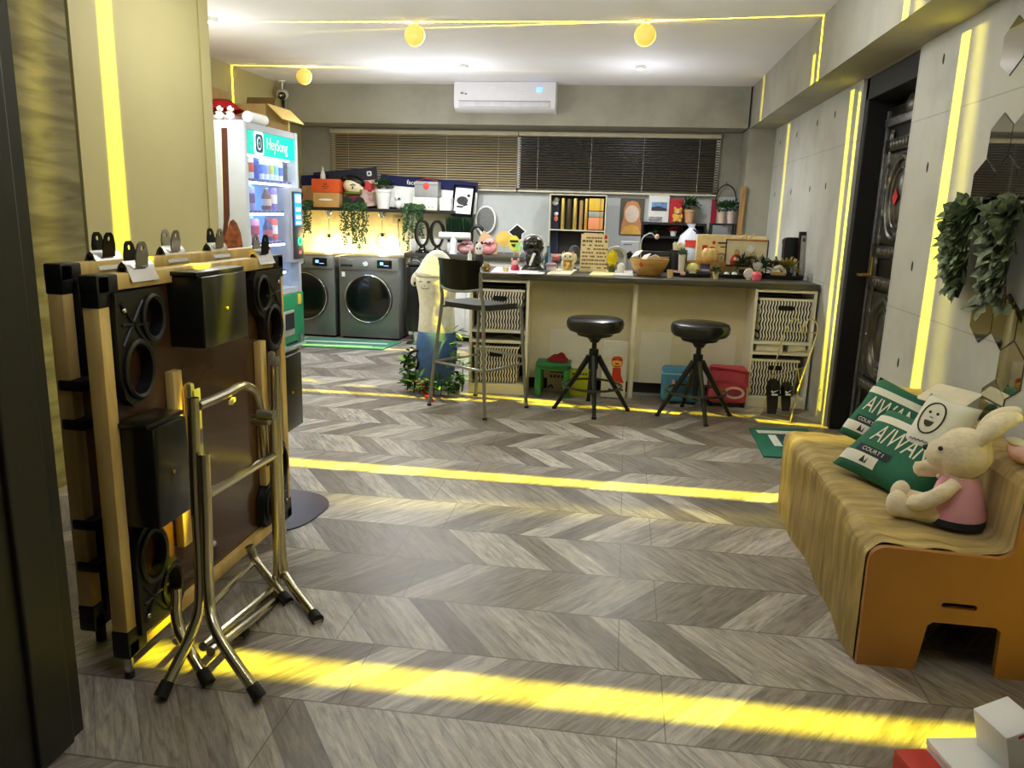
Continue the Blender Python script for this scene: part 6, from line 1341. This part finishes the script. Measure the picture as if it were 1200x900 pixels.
# leaning black frame and bag at the wall end
p = at(942, 325.5, Z=CZ)
MFm = FR((p.x, p.y, CZ+.006), (.95, .30, 0), (.085, .05, .34)); fh = .36; fw2 = .125
t = thing('leaning_frame', 'narrow dark framed notice leaning at the counter end', 'picture', p)
MB().use(mat((40, 22, 22), .4)).prism([(-fw2/2, 0), (fw2/2, 0), (fw2/2, fh), (-fw2/2, fh)], .018, MFm @ Matrix.Translation((0, 0, -.018)), [[(-fw2/2+.015, .015), (fw2/2-.015, .015), (fw2/2-.015, fh-.03), (-fw2/2+.015, fh-.03)]]).build('frame', t)
MB().use(mat((206, 206, 204), .5)).prism([(-fw2/2+.014, .014), (fw2/2-.014, .014), (fw2/2-.014, fh-.029), (-fw2/2+.014, fh-.029)], .004, MFm @ Matrix.Translation((0, 0, -.012))).use(mat((90, 90, 96), .6)).prism([(-.03, fh*.78), (.03, fh*.78), (.03, fh*.86), (-.03, fh*.86)], .0055, MFm @ Matrix.Translation((0, 0, -.012))).build('sheet', t)
q = Vector((1.352, p.y+.03, CZ+.004))
tag(MB().use(mat((22, 22, 22), .35)).prism(rrect(.13, .30, .03, 6, (0, .15)), .045, FR((q.x-.02, q.y+.045, q.z+.012), (.97, .24, 0), (.075, .03, .30))).build('black_case'), 'rounded black case leaning behind the narrow dark frame by the wall', 'case')
# right side of back wall: shelf with plants, red banner, wood plank, wire hoop, plastic bag
sx0_, sx1_ = at(833, 265, Y=8.60).x, at(863, 265, Y=8.60).x; zc_ = at(848, 262, Y=8.60).z
t = thing('corner_stand', 'small black framed corner stand with plants beside the pillar', 'stand', ((sx0_+sx1_)/2, 8.68, BC))
MB().use(DARK).box(((sx0_+sx1_)/2, 8.68, zc_-.01), (sx1_-sx0_, .2, .02)).build('board', t)
for x in (sx0_+.01, sx1_-.01):
    for y in (8.59, 8.77): MB().use(DARK).box((x, y, (BC+zc_-.02)/2), (.016, .016, zc_-.021-BC)).build('leg', t)
for (x0, x1, yt, c, lab, sd) in ((840, 850, 248, mat((220, 196, 176), .6), 'left leafy plant in a pale pot on the corner stand', 31), (851, 861, 248, mat((214, 190, 180), .6), 'right leafy plant in a pale pot on the corner stand', 32)):
    p, w, h = onz(x0, x1, yt, 8.68, zc_); potted('potted_plant', lab, p, w, h, (.085, .07, .09), 110, c, .05, .03, LEAF2, seed=sd)
p, w, h = onz(836, 845, 280, 8.66, BC); t = thing('bird_figurine', 'teal bird figurine under the corner stand', 'figurine', p+Vector((.05, 0, 0)))
q = p+Vector((.05, 0, 0)); MB().use(mat((60, 100, 96), .4)).ell(q+Vector((0, 0, .06)), (.06, .04, .045), RY(-.3)).ell(q+Vector((-.05, 0, .11)), (.025, .022, .024)).lathe([(.03, 0), (.015, .03)], q, 12).build('body', t); MB().use(GOLD).ell(q+Vector((-.078, 0, .108)), (.012, .005, .005), n=8, m=6).build('beak', t)
p, w, h = wallbox(832, 841, 234, 262, YW-.004)
tag(MB().use(mat((176, 30, 50), .6)).prism([(-w/2, 0), (w/2, 0), (w/2, h), (-w/2, h)], .004, FRONT(p)).build('wall_hanging', smooth=0), 'narrow red paper banner on the wall beside the corner stand', 'banner')
p = at(866, 274, Y=8.40); p2_ = at(871, 218, Y=8.40)
tag(MB().use(wood((190, 150, 90), (150, 110, 60), 2, (8, 8, 1))).box(((p.x+p2_.x)/2+.005, 8.425, (BC+p2_.z)/2), (.05, .03, p2_.z-BC), RY(.015), bev=.003).build('wooden_plank'), 'upright wooden plank leaning on the corner pillar', 'plank')
c = at(851, 228, Y=8.90); t = thing('wire_hoop', 'dark oval wire hoop hanging on the wall above the corner plants', 'hoop', c)
MB().use(DARK).torus(c+Vector((0, 0, -.05)), .105, .006, FRONT((0, 0, 0)).to_3x3().to_4x4(), 36, 6, 1, 1.45).tube([c+Vector((0, .0, .10)), c+Vector((0, .05, .13))], .004, 6).build('ring', t)
p, w, h = onct(797, 822, 260, 285, 6.52)
p = Vector((at(809, 280, Y=8.35).x, 8.35, BC)); h = at(809, 262, Y=8.35).z-BC
t = thing('plastic_bag', 'white plastic bag with red print tied at the top, behind the tan sign box', 'bag', p)
mb = MB().use(mat((214, 218, 230), .4, var=.1)); mb.lathe([(.09, 0), (.125, .06), (.13, h*.45), (.10, h*.68), (.04, h*.86), (.03, h*.9), (.055, h)], p, 20, None, 1, .7); mb.warp(lambda c: c+Vector((.008*math.sin(40*c.z+11*c.x), .008*math.sin(33*c.x+20*c.z), 0))); mb.build('bag_body', t, smooth=60)
MB().use(mat((206, 60, 50), .5)).prism([(-.08, 0), (.08, 0), (.08, .07), (-.08, .07)], .004, FRONT(p+Vector((.02, -.092, h*.40)))).build('red_print', t)
MB().use(NAVY).tube(bez([p+Vector((.02, -.03, h*.85)), p+Vector((.07, -.04, h*.75)), p+Vector((.11, -.03, h*.6))]), [.01]*6+[.02]*5+[.012]*6, 8).build('dark_ribbon', t)
# ================================================================== PAPER BENCH
by0, by1 = 2.395, 3.72; bx0, bxs, bx1, bzs, bzt = .815, 1.235, 1.415, .415, .655
KR = mat((178, 156, 104), .8, var=.3, scale=6, stretch=(1, 5, .7)); MDF = mat((156, 106, 48), .55, var=.06, scale=6)
def bench_profile(k=0.0):
    r = .05; o = [(bx0+.004, 0), (bx0+k, bzs-r)]
    o += [(bx0+k+r-r*math.cos(a*PI/12), bzs-r+r*math.sin(a*PI/12)) for a in range(1, 7)]
    o += [(bxs-.05, bzs-.012)]+[(bxs-.05+.05*math.sin(a*PI/12), bzs+.038-.05*math.cos(a*PI/12)) for a in range(1, 7)]
    o += [(bxs+.01, bzt-.04), (bxs+.025, bzt-.012), (bxs+.05, bzt), (bx1-.03, bzt), (bx1-.005, bzt-.03), (bx1, 0)]
    return o
t = thing('paper_bench', 'long folded kraft paper bench with orange end board along the right wall', 'bench', ((bx0+bx1)/2, (by0+by1)/2, 0))
pr = bench_profile()
# resample the outline so that the pleats can wobble it
res = []
for (a, b) in zip(pr[:-1], pr[1:]):
    n = max(1, int(math.dist(a, b)/.035))
    res += [(a[0]+(b[0]-a[0])*i/n, a[1]+(b[1]-a[1])*i/n) for i in range(n)]
res.append(pr[-1])
rr = random.Random(8); NP = 160
def prow(i):
    f = i/NP; y = by0+.022+(by1-by0-.022)*f; wob = .006*math.sin(f*19)+.008*math.sin(f*7.3+1)+(.0022 if i % 2 else -.0022)
    rag = .012*rr.random() if i < 10 else 0; out = []
    for (x, z) in res:
        g = .006*math.sin(x*40+z*26+f*9)*min(1, z*6)
        out.append(Vector((min(x-wob*(1 if x < 1.0 and z < bzs-.02 else 0)+g*.3, 1.425), y+g, max(0, z+(.003 if i % 2 else 0)*(z > .05)+.5*g*(z > .3)-rag*(z > .38)*.6))))
    return out
mb = MB().use(KR); rows = [prow(i) for i in range(NP+1)]; m_ = len(res)
mb.faces([v for r_ in rows for v in r_], [(i*m_+j, (i+1)*m_+j, (i+1)*m_+j+1, i*m_+j+1) for i in range(NP) for j in range(m_-1)])
mb.faces(rows[-1], [tuple(range(m_))])
mb.build('paper_pleats', t, smooth=0, label='pale kraft paper pleats')
cut = [(.985+.012, .0), (.985+.03, .158), (1.0+.03, .172), (1.215, .172), (1.232, .158), (1.236, 0)]
FRB = FRONT((0, by0+.02, 0))
out = [(bx0+.004, 0), (bx0, bzs-.055)]+[(bx0+.05-.05*math.cos(a*PI/12), bzs-.055+.05*math.sin(a*PI/12)) for a in range(1, 7)]+[(bxs-.05, bzs-.014)]+[(bxs-.05+.05*math.sin(a*PI/12), bzs+.036-.05*math.cos(a*PI/12)) for a in range(1, 7)]+[(bxs+.012, bzt-.05), (bxs+.04, bzt-.01), (bx1-.02, bzt-.01), (bx1, 0)]+list(reversed(cut))
slot = [(1.10+x, .232+y) for x, y in rrect(.105, .020, .009)]
MB().use(MDF).prism(out, .022, FRB, [slot]).build('end_board', t, label='orange brown end board')
FRB2 = FRONT((0, by1+.021, 0)); MB().use(MDF).prism(out, .020, FRB2, [slot]).build('end_board', t, label='orange brown end board')
# ------------------------------------------------------------------ cushions
def cushion(name, label, c, u, v, w, h, th, m, deco=None, cat='cushion', group=None):
    """square cushion; u = along its width, v = up its face; the face looks along u x v"""
    M = FR(c, u, v); t = thing(name, label, cat, c, 0, group)
    mb = MB().use(m); n = 18
    def f(sgn):
        def g(a, b):
            x, y = a*2-1, b*2-1; k = (1-abs(x)**3.2)*(1-abs(y)**3.2); pin = 1-.09*(1-abs(x*y)**.5)*(x*x+y*y)*.6
            return M @ Vector((x*w/2*(1-.06*(1-x*x)*y*y*0-.07*(y*y)*(1-abs(x)) if False else 1)*(1-.07*(1-abs(y))*x*x), y*h/2*(1-.07*(1-abs(x))*y*y), sgn*(th/2)*max(0, k)**.5))
        return g
    mb.grid(f(1), n, n); mb.grid(f(-1), n, n); bmesh.ops.remove_doubles(mb.bm, verts=mb.bm.verts[:], dist=.0005)
    body = mb.build('cover', t, smooth=80)
    def onface(mb2, off=.003):
        def wf(c_):
            l = M.inverted() @ c_; x, y = max(-1, min(1, l.x/(w/2))), max(-1, min(1, l.y/(h/2))); k = (1-abs(x)**3.2)*(1-abs(y)**3.2)
            return M @ Vector((l.x*(1-.07*(1-abs(y))*x*x), l.y*(1-.07*(1-abs(x))*y*y), l.z+(th/2)*max(0, k)**.5+off))
        mb2.warp(wf); return mb2
    if deco: deco(body, M, w, h, onface)
    return t
GRN = mat((40, 104, 82), .85, var=.06, bump=.1, scale=80); IV = mat((232, 230, 214), .85, var=.03)
def strip(mb, x0, x1, y0, y1, M, n=14, z=0):
    vs = []; fs = []
    for i in range(n+1):
        for j in range(5): vs.append((x0+(x1-x0)*i/n, y0+(y1-y0)*j/4, z))
    for i in range(n):
        for j in range(4): a = i*5+j; fs.append((a, a+5, a+6, a+1))
    return mb.faces(vs, fs, M)
def taiwan(body, M, w, h, onface):
    def sub(mb, nm, off): onface(mb, off).build(nm, body, smooth=0)
    sub(strip(MB().use(IV), -w*.5, w*.5, h*.20, h*.31, M, 24), 'white_stripe', .002)
    sub(strip(MB().use(IV), -w*.46, -w*.06, -h*.42, -h*.28, M, 14), 'white_panel', .002)
    sub(strip(MB().use(mat((40, 46, 56), .8)), -w*.34, w*.02, -h*.28, -h*.17, M, 14), 'dark_panel', .0025)
    mb = MB().use(IV).text('AIWAN', h*.36, M @ Matrix.Translation((w*.0, h*.02, 0)), 0, sx=.62); sub(mb, 'lettering', .004)
    mb = MB().use(IV).text('COURT I', h*.075, M @ Matrix.Translation((-w*.16, -h*.225, 0)), 0); sub(mb, 'small_lettering', .005)
    mb = MB().use(DARK).prism([(-.012, -.014), (.012, -.014), (0, .016)], 0, M @ Matrix.Translation((-w*.20, -h*.35, 0))).prism([(.006, -.014), (.016, -.014), (.016, .012)], 0, M @ Matrix.Translation((-w*.19, -h*.35, 0))); sub(mb, 'monogram', .005)
def smiley(body, M, w, h, onface):
    o = [(w*.22*math.cos(2*PI*k/28)-w*.1, h*.27*math.sin(2*PI*k/28)+h*.08) for k in range(28)]
    mb = MB().use(DARK).tube([M @ Vector((x, y, 0)) for x, y in o], .003, 6, closed=True)
    for sx in (-1, 1): mb.ell(M @ Vector((-w*.1+sx*w*.075, h*.16, 0)), .0055, n=8, m=6)
    mb.prism([(-w*.1+w*.09*math.cos(PI+PI*k/10), h*.02+h*.10*math.sin(PI+PI*k/10)) for k in range(11)], .002, M)
    mb.tube([M @ Vector((-w*.13, h*.075, 0)), M @ Vector((-w*.1, h*.085, 0)), M @ Vector((-w*.06, h*.075, 0))], .0015, 6)
    mb.tube(bez([M @ Vector((-w*.32+k*w*.04, -h*.33+(.005 if k % 2 else -.002), 0)) for k in range(12)], 4), .0014, 5)
    onface(mb, .002).build('printed_face', body)
p1 = at(1036, 495, X=1.16); p2 = at(1046, 549, X=1.02); p3 = at(1108, 498, X=1.17)
cushion('cushion', 'rear green cushion with white stripe leaning at the far end of the bench', (1.185, 3.42, .565), (.62, -.78, -.20), (.50, .30, .80), .35, .31, .14, GRN, taiwan, group=None)
cushion('cushion', 'front green cushion with white letters lying against the others beside the plush rabbit', (1.10, 3.0, .53), (.55, -.83, -.14), (.62, .34, .60), .42, .33, .14, GRN, taiwan, group=None)
cushion('cushion', 'white cushion with a drawn laughing face behind the plush rabbit', (1.195, 2.97, .655), (.62, -.78, -.10), (.42, .28, .86), .20, .24, .11, IV, smiley)
# plush rabbit
q = at(1125, 606, Z=bzs+.004); q = Vector((1.15, 2.64, bzs+.002))
RBM = mat((232, 218, 186), .95, var=.07, scale=60, bump=.5, sheen=.4)
t = thing('plush_rabbit', 'cream plush rabbit in a pink dress sitting on the bench', 'plush toy', q)
D = Vector((-.80, .35, 0)).normalized(); S = Vector((.35, .80, 0)).normalized(); Zv = Vector((0, 0, 1))   # D: the way it faces
def rb_(d, s, z): return q+D*d+S*s+Zv*z
RQ = FR((0, 0, 0), D, S).to_3x3()
hd = MB().use(RBM)
hd.ell(rb_(.002, 0, .240), (.078, .074, .084), RQ).ell(rb_(.055, 0, .226), (.048, .05, .052), RQ)
hd.build('head', t, smooth=60)
for s_, tip in ((-1, (-.07, -.035, .375)), (1, (-.075, .055, .365))):
    e = MB().use(RBM).tube(bez([rb_(-.03, s_*.035, .285), rb_(-.045, s_*.04-.0, .325), rb_(-.075, tip[1], .365), rb_(-.11, tip[1], .385), rb_(-.125, tip[1], .382)], 6), [.018, .021, .024, .027, .030, .032, .034, .036, .037, .038, .038, .037, .036, .035, .034, .032, .030, .028, .026, .024, .02, .016, .012, .008, .004], 12, flat=.62).build('ear', t, smooth=60)
    MB().use(mat((226, 150, 130), .9)).tube(bez([rb_(-.035, tip[1]*.9, .335), rb_(-.062, tip[1]*.98, .365), rb_(-.10, tip[1], .384)], 6), [.006, .01, .014, .016, .017, .017, .016, .014, .012, .010, .008, .006, .003], 8, flat=.5).build('ear_lining', e, smooth=60)
MB().use(BLACK).ell(rb_(.101, 0, .240), (.011, .013, .010), RQ, 12, 8).build('nose', t)
for s_ in (-1, 1): MB().use(BLACK).ell(rb_(.062, s_*.053, .258), (.007, .007, .008), RQ, 10, 8).build('eye', t)
MB().use(RBM).lathe([(.055, 0), (.068, .03), (.06, .10), (.045, .17), (0, .18)], q, 20).build('body', t, smooth=60)
MB().use(mat((226, 164, 170), .85, var=.06)).lathe([(.082, .028), (.080, .05), (.070, .09), (.060, .13), (.046, .165), (.040, .172)], q, 24).build('dress', t, smooth=60)
MB().use(WHITE).ell(rb_(.058, 0, .148), (.006, .007, .007), None, 10, 6).build('button', t)
MB().use(mat((40, 46, 52), .85)).lathe([(.06, .0), (.084, .008), (.083, .03), (.07, .034)], q, 22).build('shorts', t, smooth=60)
for s_ in (-1, 1):
    MB().use(RBM).tube(bez([rb_(.01, s_*.052, .150), rb_(.045, s_*.085, .115), rb_(.09, s_*.08, .075), rb_(.12, s_*.062, .062)] if s_ < 0 else [rb_(.01, s_*.052, .150), rb_(.05, s_*.075, .148), rb_(.10, s_*.075, .142), rb_(.13, s_*.070, .135)], 6), [.022]*4+[.025]*5+[.027]*5+[.026]*3+[.018, .010], 12).build('arm', t, smooth=60)
    MB().use(RBM).tube(bez([rb_(.03, s_*.038, .032), rb_(.09, s_*.046, .034), rb_(.14, s_*.052, .036), rb_(.165, s_*.053, .042)], 6), [.033]*6+[.032]*6+[.033]*4+[.03, .02, .008], 12).ell(rb_(.155, s_*.053, .047), (.030, .036, .046), RQ).build('leg', t, smooth=60)
t.scale = (1.12, 1.12, 1.02)
# papers and a packet on the backrest
tag(MB().use(mat((236, 226, 196), .6)).prism(rrect(.20, .14, .02), .004, FR(at(1112, 465, X=1.33), (.55, -.83, -.02), (.5, .35, .25))).build('paper_sheet', smooth=0), 'cream sheet lying on the backrest behind the white cushion', 'paper')
a, b = at(1080, 456, X=1.30), at(1110, 466, X=1.30)
tag(MB().use(WHITE).tube([(a.x, a.y, bzt+.010), (b.x, b.y-.05, bzt+.010)], .008, 8).build('white_stick'), 'thin white stick on the far end of the bench backrest', 'stick')
q = Vector((1.325, at(1200, 520, X=1.30).y-.02, bzt+.001))
pk = MB().use(mat((240, 190, 176), .35, var=.15)); pk.ell(q+Vector((0, 0, .035)), (.07, .10, .035)).warp(lambda c: c+Vector((0, .004*math.sin(90*c.x), .004*math.sin(70*c.y))))
t = thing('tissue_pack', 'crumpled pink and white tissue pack on the near end of the backrest', 'packet', q); pk.build('wrapper', t, smooth=60); MB().use(WHITE).ell(q+Vector((-.03, .05, .06)), (.03, .05, .012)).build('tissue', t)
# ------------------------------------------------------------------ hexagon mirrors and leaves on the right wall
MIR = mat((190, 186, 170), .03, 1, var=0); RR_ = .112
rowz = 1.721; dy = RR_*math.sqrt(3); dz = RR_*1.5
hexes = []
def hx(col, row): return (3.415-col*dy-(dy/2 if row % 2 else 0)*(1), rowz-row*dz)
spots = [(0, 0, 'topmost hexagon mirror of the group, above the two leaf bunches'), (1, 0, 'hexagon mirror right of the topmost one at the picture edge'), (-1, 1, 'hexagon mirror with blinds reflected, above the left leaf bunch'), (0, 1, 'hexagon mirror beside it, over the gap of the leaf bunches'), (1, 1, 'hexagon mirror above the right leaf bunch'),
         (0, -2, 'single hexagon mirror high in the corner under the ceiling beam')]
LOW = [(0, 4.27, 'amber looking hexagon mirror under the left leaf bunch', (3.33, 1.045)), (0, 0, 'amber looking hexagon mirror under the right leaf bunch', (3.135, 1.045)), (0, 0, 'large grey hexagon mirror above the rabbit ear', (3.038, .877)), (0, 0, 'dark hexagon mirror just above the bench backrest', (3.135, .715)), (0, 0, 'hexagon mirror at the picture edge under the right leaf bunch', (2.94, 1.045))]
allm = [(hx(c, r), lab) for c, r, lab in spots[:5]]+[((3.425, 2.075), spots[5][2])]+[(yz, lab) for _, _, lab, yz in LOW]
for (y, z), lab in allm:
    t = thing('hexagon_mirror', lab, 'mirror', (WX, y, z), 0, 'hexagon mirrors on the right wall')
    P_ = [((RR_-.0025)*math.sin(k*PI/3), (RR_-.0025)*math.cos(k*PI/3)) for k in range(6)]
    M = FR((WX-.0005, y, z), (0, -1, 0), (0, 0, 1))
    mbk = MB().use(mat((70, 66, 56), .4)).prism(P_, .003, M).build('backing', t)
    MB().use(MIR).prism([(a*.985, b*.985) for a, b in P_], .0045, M).build('glass', t, smooth=0)
def leafbunch(lab, py0, py1, z0, z1, seed, lm):
    rr = random.Random(seed); yc = (py0+py1)/2
    t = thing('leaf_bunch', lab, 'plant', (WX-.03, yc, z1), 0, 'leaf bunches hanging on the right wall')
    st = MB().use(mat((80, 70, 50), .7)); lf = MB().use(lm)
    for k in range(16):
        y = yc+(py1-py0)*rr.uniform(-.5, .5)*.9; zz = z0+(z1-z0)*rr.uniform(0, .55)
        path = bez([(WX-.01, yc+(y-yc)*.3, z1-.02), (WX-.035-rr.uniform(0, .04), yc+(y-yc)*.8, (z1+zz)/2+.04), (WX-.02-rr.uniform(0, .05), y, zz)], 7)
        st.tube(path, .003, 5)
        for q in path[1:]:
            for _ in range(3):
                lf.leaf(q+Vector((-.01, rr.uniform(-.03, .03), rr.uniform(-.02, .02))), (rr.uniform(-.8, -.05), rr.uniform(-1, 1), rr.uniform(-1, .3)), (-1, 0, .4), rr.uniform(.06, .085), rr.uniform(.040, .058))
    MB().use(BLACK).tube([(WX-.001, yc, z1+.0), (WX-.03, yc, z1)], .006, 6).build('hook', t)
    lf.warp(lambda c: Vector((min(c.x, WX-.008), c.y, c.z))); st.build('stems', t); lf.build('foliage', t, smooth=0)
LVS = mat((112, 128, 96), .55, var=.55, scale=14)
leafbunch('leafy bunch hanging on the right wall below the mirror that shows the blinds', 3.36, 3.60, 1.12, 1.50, 3, LVS)
leafbunch('leafy bunch hanging at the right picture edge beside the other', 3.05, 3.24, 1.09, 1.50, 4, mat((116, 128, 102), .55, var=.55, scale=14))
# ------------------------------------------------------------------ cartons in the near right corner
WB = mat((232, 230, 226), .55, var=.02); RB2 = mat((190, 56, 48), .5)
q = at(1076, 897, Z=.05)
tag(MB().use(RB2).box((q.x, q.y-.02, .036), (.085, .11, .072), RZ(.2), bev=.003).build('red_box'), 'small red box on the floor at the lower right corner', 'box')
w0 = at(1126, 882, Z=.08); w0 = Vector((w0.x+.02, w0.y-.03, 0))
t = thing('white_carton', 'low white lidded carton on the floor between red box and tilted white box', 'box', w0)
MB().use(WB).box(w0+Vector((0, 0, .041)), (.17, .13, .082), RZ(.2), bev=.003).build('carton', t); MB().use(WHITE).box(w0+Vector((0, 0, .090)), (.176, .136, .018), RZ(.2), bev=.003).build('lid', t)
c = at(1182, 862, Y=w0.y); R_ = Euler((.05, -.30, .30)).to_matrix()
t = thing('white_carton', 'tilted white box with red marks at the picture edge, on the low white carton', 'box', (c.x, c.y, .085))
MB().use(WB).box(c, (.098, .11, .120), R_, bev=.003).build('carton', t)
MB().use(RB2).box(c+R_ @ Vector((-.005, -.0555, .050)), (.026, .002, .008), R_).build('red_mark', t); MB().use(RB2).box(c+R_ @ Vector((.030, -.0555, -.046)), (.026, .002, .010), R_).build('red_mark', t)
